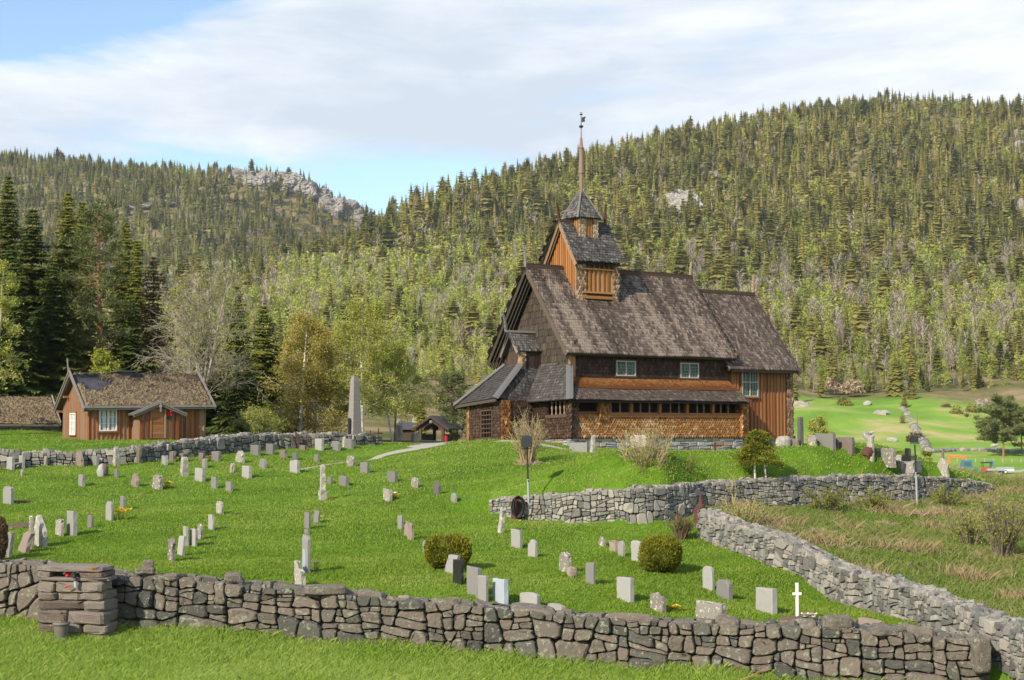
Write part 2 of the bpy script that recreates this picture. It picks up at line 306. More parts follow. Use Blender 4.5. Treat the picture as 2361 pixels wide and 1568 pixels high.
M = dict(
 boulder=material('boulder_stone', [(0.024,0.025,0.022),(0.055,0.055,0.048),(0.100,0.096,0.083),(0.16,0.135,0.110)], 5, 0.26, 0.9, 0.9, 9, [((0.24,0.25,0.19), 7, 0.57, 0.05), ((0.33,0.33,0.29), 16, 0.64, 0.04), ((0.30,0.15,0.02), 1.7, 0.72, 0.03), ((0.03,0.03,0.026), 3.0, 0.62, 0.1)], fine=0.22),
 drystone=material('dry_stone', [(0.045,0.045,0.042),(0.115,0.113,0.104),(0.205,0.20,0.18),(0.33,0.305,0.265)], 6, 0.20, 0.9, 0.5, 20, [((0.30,0.31,0.25), 8, 0.62, 0.06), ((0.24,0.13,0.045), 1.6, 0.69, 0.05), ((0.05,0.05,0.045), 4, 0.64, 0.1)], fine=0.14),
 redslab=material('reddish_slab', [(0.035,0.031,0.028),(0.082,0.067,0.058),(0.145,0.115,0.098),(0.22,0.185,0.16)], 4, 0.25, 0.9, 0.8, 12, [((0.24,0.25,0.19), 7, 0.62, 0.05), ((0.30,0.15,0.02), 2.2, 0.66, 0.04)], stretch=(1,1,4), fine=0.2),
 core=material('wall_core', [(0.030,0.029,0.026),(0.055,0.052,0.048)], 5, 0.4),
 slate=material('foundation_slate', [(0.13,0.15,0.17),(0.25,0.27,0.29),(0.42,0.42,0.40),(0.30,0.22,0.17)], 5, 0.2, 0.8, 0.4, 20, stretch=(1,1,3)),
 granite=material('gravestone_granite', [(0.040,0.037,0.034),(0.083,0.079,0.073),(0.145,0.141,0.133),(0.22,0.216,0.206),(0.34,0.335,0.32)], 5, 0.19, 0.75, 0.25, 40, [((0.09,0.085,0.075), 4, 0.60, 0.14), ((0.75,0.75,0.70), 40, 0.72, 0.04)], stretch=(2,2,0.5), fine=0.05),
 lichen=material('gravestone_lichen', [(0.08,0.07,0.06),(0.15,0.135,0.115),(0.24,0.22,0.19),(0.36,0.34,0.30)], 7, 0.18, 0.9, 0.7, 18, [((0.58,0.57,0.48), 9, 0.57, 0.04), ((0.06,0.05,0.045), 6, 0.63, 0.06)], fine=0.15),
 redstone=material('gravestone_red', [(0.10,0.077,0.066),(0.18,0.148,0.13),(0.30,0.235,0.20)], 5, 0.15, 0.85, 0.3, 20, [((0.5,0.48,0.42), 11, 0.66, 0.04), ((0.40,0.20,0.03), 3.0, 0.70, 0.04)], fine=0.1),
 blackstone=material('polished_black_stone', [(0.015,0.015,0.016),(0.03,0.03,0.03)], 8, 0.2, 0.15, spec=0.5),
 bluestone=material('blue_granite', [(0.22,0.26,0.31),(0.33,0.38,0.44),(0.45,0.50,0.56)], 60, 0.25, 0.5),
 white=material('white_paint', [(0.72,0.72,0.70),(0.82,0.82,0.80)], 6, 0.3, 0.6),
 rust=material('rusty_iron', [(0.025,0.015,0.013),(0.065,0.03,0.024),(0.11,0.045,0.033)], 12, 0.4, 0.8, 0.2, 40),
 iron=material('dark_iron', [(0.02,0.022,0.025),(0.05,0.055,0.06)], 10, 0.3, 0.5, metal=0.4),
 steel=material('galvanised_steel', [(0.30,0.34,0.37),(0.46,0.50,0.52)], 8, 0.3, 0.45, metal=0.5),
 gravel=material('path_gravel', [(0.20,0.18,0.15),(0.30,0.275,0.24),(0.38,0.355,0.31)], 3, 0.35, 0.95, 0.4, 60, fine=0.3),
 soil=material('grave_soil', [(0.06,0.04,0.03),(0.14,0.09,0.065)], 9, 0.5, 0.95, 0.6, 30),
 roofshingle=material('weathered_shingle', [(0.011,0.0085,0.007),(0.041,0.031,0.0255),(0.098,0.076,0.063),(0.27,0.22,0.18)], 0.7, 0.20, 0.85, 0.2, 30, stretch=(1,1,0.35), fine=0.06),
 greyshingle=material('grey_shingle', [(0.013,0.0118,0.011),(0.038,0.0345,0.032),(0.083,0.076,0.071),(0.19,0.178,0.17)], 0.9, 0.15, 0.8, 0.2, 30, fine=0.05),
 rustshingle=material('tarred_orange_shingle', [(0.045,0.017,0.007),(0.17,0.068,0.019),(0.34,0.155,0.048),(0.54,0.38,0.24)], 2.0, 0.12, 0.7, 0.25, 30, stretch=(1,1,0.4), fine=0.08),
 darkshingle=material('dark_tarred_shingle', [(0.012,0.006,0.005),(0.030,0.016,0.011),(0.058,0.033,0.023),(0.13,0.08,0.05)], 2.5, 0.14, 0.75, 0.3, 30, stretch=(1,1,0.4), fine=0.06),
 gableshingle=material('grey_brown_gable_shingle', [(0.018,0.013,0.010),(0.038,0.029,0.022),(0.066,0.051,0.04),(0.12,0.094,0.07)], 2.0, 0.15, 0.8, 0.3, 30, fine=0.06),
 tarboard=material('tarred_orange_board', [(0.05,0.015,0.005),(0.15,0.05,0.013),(0.29,0.115,0.030),(0.40,0.21,0.085)], 6, 0.22, 0.6, 0.3, 25, stretch=(3,3,0.25), fine=0.1),
 redboard=material('red_brown_board', [(0.025,0.009,0.005),(0.085,0.028,0.011),(0.21,0.073,0.023),(0.34,0.15,0.06)], 6, 0.22, 0.6, 0.3, 25, stretch=(3,3,0.25), fine=0.1),
 houseboard=material('weathered_red_board', [(0.034,0.011,0.006),(0.118,0.036,0.014),(0.245,0.085,0.031),(0.34,0.155,0.068),(0.34,0.225,0.15)], 5, 0.25, 0.85, 0.4, 25, stretch=(3,3,0.3), fine=0.12),
 greywood=material('grey_weathered_wood', [(0.020,0.0175,0.0155),(0.055,0.049,0.044),(0.125,0.114,0.103),(0.26,0.24,0.22)], 5, 0.25, 0.85, 0.4, 25, stretch=(2,2,2), fine=0.12),
 palewood=material('pale_turned_wood', [(0.06,0.035,0.024),(0.17,0.105,0.072),(0.30,0.225,0.175)], 5, 0.25, 0.75, 0.2, 20, stretch=(4,4,0.3)),
 darkwood=material('dark_tarred_wood', [(0.012,0.009,0.008),(0.04,0.026,0.02),(0.09,0.06,0.045)], 5, 0.25, 0.75, 0.3, 25, fine=0.1),
 gateroof=material('black_slate_roof', [(0.02,0.021,0.025),(0.05,0.052,0.06),(0.10,0.10,0.11)], 4, 0.2, 0.6),
 carved=material('carved_pale_shingle', [(0.04,0.020,0.010),(0.13,0.07,0.035),(0.27,0.18,0.11),(0.46,0.37,0.27)], 3, 0.2, 0.8, 0.2, 30),
 hipboard=material('blue_grey_hip_board', [(0.035,0.034,0.035),(0.078,0.076,0.079),(0.15,0.147,0.15)], 4, 0.25, 0.6, 0.2, 25, fine=0.08),
 glass=material('old_window_glass', [(0.010,0.018,0.018),(0.03,0.055,0.052),(0.10,0.16,0.15)], 3, 0.35, 0.12, spec=0.6),
 curtain=material('curtained_pane', [(0.26,0.31,0.34),(0.42,0.47,0.50),(0.55,0.60,0.62)], 9, 0.3, 0.25, spec=0.5),
 frame=material('pale_window_frame', [(0.10,0.06,0.03),(0.25,0.18,0.11),(0.58,0.55,0.49)], 5, 0.2, 0.7),
 muntin=material('teal_muntin', [(0.05,0.10,0.088),(0.15,0.23,0.195)], 5, 0.2, 0.6),
 obeliskstone=material('obelisk_stone', [(0.085,0.073,0.066),(0.155,0.137,0.127),(0.25,0.228,0.215)], 6, 0.25, 0.9, 0.4, 20, [((0.42,0.40,0.37), 14, 0.60, 0.05)], fine=0.15),
 redplastic=material('red_plastic', [(0.50,0.02,0.02),(0.62,0.03,0.03)], 5, 0.2, 0.4),
 orange=material('orange_paint', [(0.55,0.14,0.03),(0.65,0.20,0.05)], 5, 0.2, 0.45),
 plastic=material('grey_plastic', [(0.10,0.095,0.085),(0.17,0.155,0.14)], 3, 0.2, 0.5),
 rubber=material('black_rubber', [(0.012,0.012,0.013),(0.03,0.03,0.032)], 6, 0.3, 0.6),
 greenpaint=material('green_vehicle_paint', [(0.02,0.20,0.09),(0.03,0.30,0.14)], 3, 0.3, 0.4),
 bluepaint=material('blue_vehicle_paint', [(0.03,0.12,0.20),(0.06,0.20,0.32)], 3, 0.3, 0.35),
 redpaint=material('red_vehicle_paint', [(0.38,0.03,0.02),(0.5,0.06,0.04)], 3, 0.3, 0.4),
 rockface=material('cliff_rock', [(0.045,0.042,0.038),(0.125,0.117,0.106),(0.235,0.22,0.205),(0.38,0.36,0.335)], 0.12, 0.40, 0.9, 0.8, 0.6, [((0.10,0.12,0.05), 0.10, 0.62, 0.05)], stretch=(1.6,1.6,0.5), fine=0.25, detail=8),
 turf=material('dry_turf', [(0.015,0.012,0.008),(0.037,0.028,0.019),(0.092,0.068,0.043),(0.21,0.16,0.10)], 2.2, 0.32, 0.95, 0.7, 18, [((0.14,0.16,0.04), 1.2, 0.64, 0.08)], fine=0.2),
 hillbark=material('hill_birch_bark', [(0.10,0.09,0.08),(0.21,0.19,0.17),(0.33,0.30,0.27)], 2, 0.3, 0.9),
 bark=material('bark', [(0.04,0.03,0.022),(0.11,0.085,0.065),(0.22,0.18,0.14)], 3, 0.3, 0.95, stretch=(3,3,0.6)),
 pinebark=material('pine_bark', [(0.08,0.045,0.03),(0.22,0.11,0.065),(0.34,0.18,0.10)], 3, 0.3, 0.95, stretch=(3,3,0.8)),
 birchbark=material('birch_bark', [(0.08,0.07,0.062),(0.42,0.39,0.35),(0.64,0.61,0.56)], 2.2, 0.45, 0.8, stretch=(0.5,0.5,4)),
 twig=material('pale_twigs', [(0.12,0.10,0.075),(0.28,0.245,0.19),(0.44,0.39,0.31)], 0.6, 0.25, 0.9, trans=0.1),
 spruce=material('spruce_needles', [(0.020,0.040,0.012),(0.065,0.098,0.022),(0.165,0.185,0.030),(0.32,0.29,0.042)], 0.9, 0.16, 0.75, trans=0.12, spec=0.15),
 hillspruce=material('hill_spruce_needles', [(0.045,0.066,0.022),(0.150,0.160,0.042),(0.285,0.265,0.068),(0.42,0.37,0.11)], 0.06, 0.14, 0.8, trans=0.34, spec=0.1),
 pine=material('pine_needles', [(0.045,0.07,0.03),(0.10,0.13,0.045),(0.18,0.195,0.07)], 0.9, 0.2, 0.75, trans=0.15, spec=0.15),
 leaf=material('spring_leaves', [(0.09,0.115,0.015),(0.215,0.245,0.028),(0.34,0.365,0.055),(0.44,0.45,0.11)], 0.7, 0.2, 0.7, trans=0.38, spec=0.2),
 goldleaf=material('golden_birch_leaves', [(0.20,0.17,0.035),(0.40,0.335,0.07),(0.52,0.45,0.12)], 0.7, 0.2, 0.7, trans=0.38, spec=0.2),
 hillleaf=material('hill_birch_leaves', [(0.10,0.145,0.024),(0.215,0.275,0.045),(0.345,0.395,0.078),(0.47,0.48,0.14)], 0.05, 0.16, 0.8, trans=0.35, spec=0.1),
 haretwig=material('bare_birch_twigs', [(0.24,0.205,0.16),(0.40,0.345,0.28),(0.54,0.47,0.39)], 0.05, 0.2, 0.9, trans=0.25),
 thuja=material('thuja_foliage', [(0.035,0.055,0.007),(0.10,0.125,0.014),(0.19,0.195,0.02),(0.30,0.27,0.03)], 2.0, 0.22, 0.75, trans=0.15, spec=0.15),
 brownleaf=material('brown_foliage', [(0.05,0.033,0.02),(0.12,0.082,0.045),(0.20,0.145,0.08)], 2.0, 0.25, 0.8, trans=0.15),
 drystalk=material('dry_stalks', [(0.16,0.10,0.055),(0.34,0.25,0.15),(0.50,0.40,0.27)], 1.2, 0.25, 0.9, trans=0.2),
 grass=material('lawn_grass', [(0.055,0.100,0.009),(0.138,0.232,0.019),(0.225,0.335,0.038),(0.37,0.41,0.10)], 0.55, 0.17, 0.6, trans=0.40, spec=0.2, fine=0.05),
 foregrass=material('long_grass', [(0.080,0.150,0.014),(0.185,0.310,0.028),(0.30,0.44,0.065),(0.45,0.52,0.15)], 0.55, 0.15, 0.6, trans=0.40, spec=0.2, fine=0.05),
 rough=material('meadow_grass', [(0.050,0.09,0.012),(0.115,0.19,0.028),(0.20,0.275,0.055),(0.40,0.32,0.17)], 0.45, 0.20, 0.7, trans=0.35, spec=0.15, fine=0.08),
 yellow=material('daffodil_yellow', [(0.75,0.45,0.01),(0.85,0.60,0.03)], 9, 0.3, 0.6, trans=0.25),
 petalwhite=material('white_petals', [(0.70,0.66,0.58),(0.80,0.78,0.74)], 9, 0.3, 0.6, trans=0.2),
 petalpink=material('pink_petals', [(0.30,0.05,0.16),(0.50,0.16,0.22)], 9, 0.3, 0.7, trans=0.2),
 petalblue=material('violet_petals', [(0.03,0.015,0.15),(0.08,0.04,0.30)], 9, 0.3, 0.7, trans=0.2),
)
# ================================================================ GROUND
def axis():
    r = np.concatenate([np.arange(0.5, 28, 1.5), np.arange(28, 62, 0.33), np.arange(62, 100, 0.7), np.geomspace(100, 3300, 130)])
    th = np.radians(np.concatenate([np.arange(-180, -27, 6), np.arange(-27, 27.01, 0.22), np.arange(33, 180, 6)]))
    return r, th
def ground_sheet():
    r, th = axis(); nr, nt_ = len(r), len(th)
    R, T = np.meshgrid(r, th, indexing='ij'); x = (R * np.sin(T)).ravel(); y = (R * np.cos(T)).ravel()
    z = Z(x, y)
    P = np.column_stack([x, y, z])
    far = np.hypot(x, y) > 380
    P[far, 2] += smoothnoise(P[far, :2], 0.02, 3) * 2.5
    i = np.arange(nr - 1)[:, None] * nt_; j = np.arange(nt_)[None]; j2 = (j + 1) % nt_
    f = np.stack([i + j, i + j2, i + nt_ + j2, i + nt_ + j], -1).reshape(-1, 4)
    mb = MB(); mb.add(np.vstack([P, [[0, 0, z1(0, 0)]]]), f[:, ::-1].copy(), 0.5)
    mb.add(np.zeros((0, 3)), f[:0]) if 0 else None
    c = len(P); fan = np.array([[c, a, (a + 1) % nt_] for a in range(nt_)])
    mb.F.append(fan); mb.M.append(np.zeros(nt_, int))
    # what grows where
    u, v = uv(P + [0, 0, 0]); d = P[:, 1]
    rough = in_rough(x, y).astype(float)
    dist = np.hypot(x, y)
    meadow = ((dist > 105) & (dist < 500) & (x > 28)).astype(float)
    sc = smoothnoise(np.column_stack([x, y]), 0.025, 11) * 0.5
    wood = np.clip((dist - 432 - 14 * sc * 2) / 14, 0, 1)
    wood = np.maximum(wood, ((dist > 108) & (x < 26) & (d > 90)).astype(float))
    # inside and outside of the churchyard to the left of it: rough turf in front of the trees
    o = mb.build('ground', ground_material(), smooth=True)
    me = o.data
    for nme, arr in (('rough', rough), ('meadow', meadow * (1 - wood)), ('wood', wood)):
        a = me.attributes.new(nme, 'FLOAT', 'POINT'); a.data.foreach_set('value', np.concatenate([arr, [0]]).astype(np.float32))
    return structure(o)
DIAG = [(1608, 1240, 51.2), (1660, 1264, 48.6), (1780, 1317, 45.2), (1900, 1371, 42.8), (2020, 1416, 39.3), (2150, 1464, 36.3), (2290, 1520, 33.6), (2420, 1578, 31.2)]
DIAGP = np.array([at(u, v, d) for u, v, d in DIAG])
UPWP = np.array([at(u, v, d) for u, v, d, t in UPW])
def in_rough(x, y):
    "the unmown field between the two right-hand walls"
    xd = np.interp(y, DIAGP[::-1, 1], DIAGP[::-1, 0]); yu = np.interp(x, UPWP[:, 0], UPWP[:, 1])
    return (x > xd + 0.3) & (y > 25) & (((y < yu) & (x < UPWP[-1, 0])) | ((x >= UPWP[-1, 0]) & (y < 105)))
def ground_material():
    m = bpy.data.materials.new('ground_cover'); m.use_nodes = True; t = m.node_tree; t.nodes.clear()
    o = N(t, 'ShaderNodeOutputMaterial'); b = N(t, 'ShaderNodeBsdfPrincipled'); b.inputs['Roughness'].default_value = 0.95; b.inputs['Specular IOR Level'].default_value = 0.1
    tcn = N(t, 'ShaderNodeTexCoord').outputs['Object']
    lawn = ramp(noise(tcn, 0.35, 6, 0.65, 0, (0, 0, 0), t), [(0.3, (0.05, 0.105, 0.008)), (0.5, (0.085, 0.17, 0.012)), (0.7, (0.14, 0.25, 0.02))], t)
    rgh = ramp(noise(tcn, 0.5, 6, 0.7, 0.2, (4, 2, 0), t), [(0.30, (0.04, 0.075, 0.012)), (0.5, (0.09, 0.145, 0.025)), (0.66, (0.14, 0.17, 0.045)), (0.78, (0.26, 0.21, 0.11))], t)
    mdw = ramp(noise(tcn, 0.035, 8, 0.68, 0.3, (1, 2, 0), t), [(0.36, (0.135, 0.25, 0.032)), (0.50, (0.20, 0.33, 0.048)), (0.57, (0.29, 0.345, 0.09)), (0.63, (0.45, 0.37, 0.18)), (0.72, (0.20, 0.32, 0.05))], t)
    wod = ramp(noise(tcn, 0.05, 8, 0.7, 0.2, (6, 2, 0), t), [(0.3, (0.06, 0.07, 0.022)), (0.46, (0.14, 0.135, 0.05)), (0.56, (0.25, 0.19, 0.095)), (0.72, (0.36, 0.28, 0.18))], t)
    col = lawn
    for nme, c in (('rough', rgh), ('meadow', mdw), ('wood', wod)):
        a = N(t, 'ShaderNodeAttribute', attribute_name=nme); mixn = N(t, 'ShaderNodeMixRGB')
        t.links.new(a.outputs['Fac'], mixn.inputs[0]); t.links.new(col, mixn.inputs[1]); t.links.new(c, mixn.inputs[2]); col = mixn.outputs[0]
    t.links.new(col, b.inputs['Base Color'])
    bm = N(t, 'ShaderNodeBump'); bm.inputs['Strength'].default_value = 0.7; bm.inputs['Distance'].default_value = 0.12
    t.links.new(noise(tcn, 3.0, 6, 0.7, 0, (0, 0, 0), t), bm.inputs['Height']); t.links.new(bm.outputs[0], b.inputs['Normal'])
    t.links.new(b.outputs[0], o.inputs[0]); return m
ground_sheet()

def ribbon(name, pts, widths, lift, mat):
    "a strip laid on the ground"
    pts = np.array(pts, float); k = np.concatenate([[0], np.cumsum(np.linalg.norm(np.diff(pts[:, :2], axis=0), axis=1))])
    s = np.linspace(0, k[-1], max(8, int(k[-1] / 0.5))); x = np.interp(s, k, pts[:, 0]); y = np.interp(s, k, pts[:, 1]); w = np.interp(s, k, widths)
    dx, dy = np.gradient(x), np.gradient(y); l = np.hypot(dx, dy); nx, ny = -dy / l, dx / l
    V = []; C = 5
    for c in range(C):
        q = (c / (C - 1) - 0.5); wob = 1 + 0.25 * np.sin(s * 1.7 + c * 2.1) * (abs(q) > 0.4)
        X, Y = x + nx * w * q * wob, y + ny * w * q * wob; V.append(np.column_stack([X, Y, Z(X, Y) + lift * (1 if abs(q) < 0.4 else 0.3)]))
    V = np.stack(V, 1).reshape(-1, 3); n = len(s)
    i = np.arange(n - 1)[:, None] * C; j = np.arange(C - 1)[None]
    f = np.stack([i + j, i + j + 1, i + C + j + 1, i + C + j], -1).reshape(-1, 4)
    mb = MB(); mb.add(V, f[:, ::-1].copy(), rng.uniform(0.3, 0.7, len(V))); return structure(mb.build(name, mat, smooth=True))
PATH = [ground(690, 1084, 50), ground(800, 1066, 50), ground(880, 1051, 55), ground(940, 1038, 60), ground(985, 1030, 60), at(1012, 1024, 92), at(1016, 1022, 112)]
ribbon('path', PATH, [0.22, 0.35, 0.7, 1.4, 2.0, 2.2, 2.2], 0.03, M['gravel'])
ribbon('church_path', [at(1150, 1018, 79.5), at(1200, 1020.5, 78.5), at(1250, 1024, 77.8), at(1315, 1029, 77.3)], [1.2, 1.0, 1.2, 0.7], 0.03, M['gravel'])

# ================================================================ ROCKS
def rock(mb, c, r, seed, nu=20, nv=12, amp=0.25, t=0.5, rz=0.0, flat=1.0, m=0):
    rs = np.random.default_rng(seed); c = np.asarray(c, float)
    th = np.arange(nu) * 2 * np.pi / nu; ph = np.linspace(0.02, math.pi - 0.02, nv)
    T, P = np.meshgrid(th, ph); D = np.stack([np.cos(T) * np.sin(P), np.sin(T) * np.sin(P), np.cos(P)], -1).reshape(-1, 3)
    S = np.sign(D) * np.abs(D) ** flat
    k = 1 + amp * smoothnoise(D, 1.6, seed) + amp * 0.5 * smoothnoise(D, 4.2, seed + 1) + amp * 0.2 * rs.normal(0, 1, len(D))
    V = S * k[:, None] * np.asarray(r)
    cz, sz = math.cos(rz), math.sin(rz); V = np.column_stack([V[:, 0] * cz - V[:, 1] * sz, V[:, 0] * sz + V[:, 1] * cz, V[:, 2]]) + c
    i = np.arange(nv - 1)[:, None] * nu; j = np.arange(nu)[None]; j2 = (j + 1) % nu
    f = np.stack([i + j, i + nu + j, i + nu + j2, i + j2], -1).reshape(-1, 4)
    mb.add(V, f, t, m); mb.add(V[:nu], [tuple(range(nu))], t, m); mb.add(V[-nu:], [tuple(reversed(range(nu)))], t, m)
CLIFFS = []   # (x, y, radius): no trees here
def cliff(label, spots, tint, group=None):
    mb = MB(); org = None
    for k, (u, v, w, h) in enumerate(spots):
        d0 = 950 if (u < 900) else 500
        p = ground(u, v + h * 0.3, d0, 2300); d = p[1]; s = d / F
        if org is None: org = p
        rock(mb, p + (0, 0, h * s * 0.12), (w * s * 0.56, w * s * 0.30 + 4, h * s * 0.62), 100 + int(u) + k, 64, 44, 0.30, np.clip(tint - .12 + rng.uniform(-.08, .08), 0, 1), 0.0, 0.75)
        CLIFFS.append((p[0], p[1], w * s * 0.40))
    tag(mb.build('rock_face', M['rockface'], origin=org), label, 'cliff', group)
cliff('pale grey rock outcrop showing among spruces high on the right hillside', [(1558, 478, 56, 60), (1586, 482, 58, 64), (1572, 462, 52, 44)], 0.86)
cliff('craggy grey cliff on the summit of the left hill', [(560, 408, 60, 26), (590, 418, 56, 34), (625, 416, 60, 40), (662, 418, 60, 42), (700, 432, 54, 44), (648, 405, 70, 22)], 0.28)
cliff('broken grey crag stepping down the right shoulder of the left hill', [(765, 474, 50, 40), (800, 482, 60, 40), (845, 512, 60, 34), (880, 522, 50, 18), (745, 452, 40, 30)], 0.24)
cliff('pale rock face cut by the right edge of the picture', [(2350, 490, 40, 62), (2332, 492, 30, 40)], 0.78)
cliff('small pale crag high at the right picture edge under the skyline', [(2345, 345, 24, 28)], 0.7)
cliff('tiny grey crag nearest the skyline at the right picture edge', [(2340, 310, 18, 22)], 0.66)
cliff('long grey ledge in the middle of the left hillside', [(330, 478, 60, 10), (365, 468, 50, 10)], 0.5)
cliff('grey ledge low on the left hillside above the bare willow', [(480, 645, 40, 12)], 0.5)
cliff('small grey ledge low on the left hillside above the spruces', [(345, 655, 30, 10)], 0.5)
cliff('small weathered rock patch above the church ridge on the hillside', [(1640, 405, 40, 16)], 0.55)
cliff('tiny pale rock near the skyline right of the spire', [(1752, 398, 16, 14)], 0.6)

# ================================================================ TREES ON THE HILLS
def kite(V, Fq, base, dirs, L, w, droop):
    pass
def hill_spruce(h, levels, per, seed, rel=0.17, bare=0.0):
    "a slim spruce of drooping sprays round a stem, foot at the origin"
    r = np.random.default_rng(seed); V = []; T = []
    z0 = bare + r.uniform(0.03, 0.10); zs = np.linspace(z0, 0.985, levels) + r.uniform(-.01, .01, levels)
    for k, q in enumerate(zs):
        L0 = h * rel * ((1 - q) ** 0.78 if bare < .2 else max(.02, 1 - ((q - .62) / .40) ** 2) ** .6 * .62) * r.uniform(0.70, 1.25) + 0.12
        n = per if q < 0.8 else max(4, per - 2); a0 = r.uniform(0, 6.28)
        for j in range(n):
            a = a0 + j * 6.283 / n + r.uniform(-.3, .3); L = L0 * r.uniform(0.65, 1.2); w = L * 0.42 + 0.10
            dx, dy = math.cos(a), math.sin(a); z = q * h; up = 0.30 if q > 0.7 else -0.05
            V += [(0, 0, z + 0.15 * L), (dx * L * .55 - dy * w, dy * L * .55 + dx * w, z - L * (.22 - up * .3)), (dx * L, dy * L, z - L * (.42 - up)), (dx * L * .55 + dy * w, dy * L * .55 - dx * w, z - L * (.22 - up * .3))]
            T += [r.uniform(-.09, .09)] * 4
    V = np.array(V); n = len(V) // 4; Fq = np.arange(n * 4).reshape(-1, 4)
    # stem and leader
    # dense heart of the crown
    m = 7; C = []
    for q, k in (((.07, .50), (.35, .50), (.66, .46), (.97, .12)) if bare < .2 else ((.45, .2), (.6, .8), (.8, .8), (.95, .2))): C += [(math.cos(a) * h * rel * (1 - q * .98) ** .8 * k * r.uniform(.8, 1.2), math.sin(a) * h * rel * (1 - q * .98) ** .8 * k * r.uniform(.8, 1.2), q * h) for a in np.arange(m) * 2 * np.pi / m]
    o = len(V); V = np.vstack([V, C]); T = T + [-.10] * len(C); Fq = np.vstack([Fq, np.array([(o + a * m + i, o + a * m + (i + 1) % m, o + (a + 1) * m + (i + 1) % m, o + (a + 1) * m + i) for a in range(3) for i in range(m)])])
    sv = np.array([(0.010 * h * math.cos(a), 0.010 * h * math.sin(a), -0.05 * h) for a in (0, 2.1, 4.2)] + [(0, 0, h * 1.0)])
    return V, Fq, np.array(T), sv, np.array([(0, 1, 3), (1, 2, 3), (2, 0, 3)])
def hill_birch(h, nl, seed, size, bare=False):
    r = np.random.default_rng(seed); V = []; T = []
    def tri(a, b, c, t): V.extend([a, b, c, c]); T.extend([t] * 4)
    if bare:
        for k in range(nl):
            q = r.uniform(0.30, 0.93); a = r.uniform(0, 6.283); L = h * 0.26 * (1.1 - q) ** 0.5 * r.uniform(.6, 1.2); ca, sa = math.cos(a), math.sin(a)
            b = np.array([0, 0, q * h]); e = b + np.array([ca * L * .8, sa * L * .8, L * r.uniform(.5, 1.2)]); w = 0.065 + 0.022 * size
            s = np.array([-sa * w, ca * w, 0.0]); t = r.uniform(-.15, .15)
            tri(b - s, b + s, e, t)
            for g in range(3):
                p = b + (e - b) * r.uniform(.4, 1); e2 = p + np.array([ca * L * .25, sa * L * .25, L * .25]) + r.normal(0, L * .18, 3); tri(p - s * .9, p + s * .9, e2, t + .1)
    else:
        ncl = max(6, nl // 9); C = []
        for k in range(ncl):
            q = r.uniform(0.28, 1.0); rad = 0.20 * h * math.sqrt(max(0.03, 1 - ((q - .55) / .47) ** 2)) ; a = r.uniform(0, 6.283); g = r.uniform(.2, 1) * rad
            C.append((math.cos(a) * g, math.sin(a) * g, q * h))
        for k in range(nl):
            c = np.array(C[k % ncl]) + r.normal(0, 1, 3) * (0.052 * h, 0.052 * h, 0.062 * h); n1_ = r.normal(0, 1, 3); n2_ = r.normal(0, 1, 3); n1_ /= np.linalg.norm(n1_); n2_ /= np.linalg.norm(n2_)
            s = size * r.uniform(.6, 1.3); t = r.uniform(-.14, .14)
            V.extend([c - n1_ * s, c - n2_ * s * .6, c + n1_ * s, c + n2_ * s * .6]); T.extend([t] * 4)
    V = np.array(V); Fq = np.arange(len(V)).reshape(-1, 4)
    w = (0.007 * h + 0.03) if bare else (.004 * h + .02); lean = r.normal(0, .03, 2) * h
    sv = np.array([(w * math.cos(a), w * math.sin(a), -0.05 * h) for a in (0, 2.1, 4.2)] + [(lean[0], lean[1], h * (.95 if bare else .8))])
    return V, Fq, np.array(T), sv, np.array([(0, 1, 3), (1, 2, 3), (2, 0, 3)])
PROTO = {}
for s in range(5):
    PROTO['spruce', 1, s] = hill_spruce(1.0 * 14, 22, 8, 10 + s, (.135, .16, .18, .20, .22)[s], (0, 0, 0, .12, .34)[s])
    PROTO['spruce', 0, s] = hill_spruce(1.0 * 14, 13, 6, 30 + s, (.14, .165, .185, .205, .22)[s], (0, 0, 0, .12, .34)[s])
    PROTO['birch', 1, s] = hill_birch(10.0, 210, 50 + s, 0.40); PROTO['birch', 0, s] = hill_birch(10.0, 80, 60 + s, 0.62)
    PROTO['bare', 1, s] = hill_birch(10.0, 42, 70 + s, 1.0, True); PROTO['bare', 0, s] = hill_birch(10.0, 22, 80 + s, 4.0, True)
BASEH = dict(spruce=14.0, birch=10.0, bare=10.0)
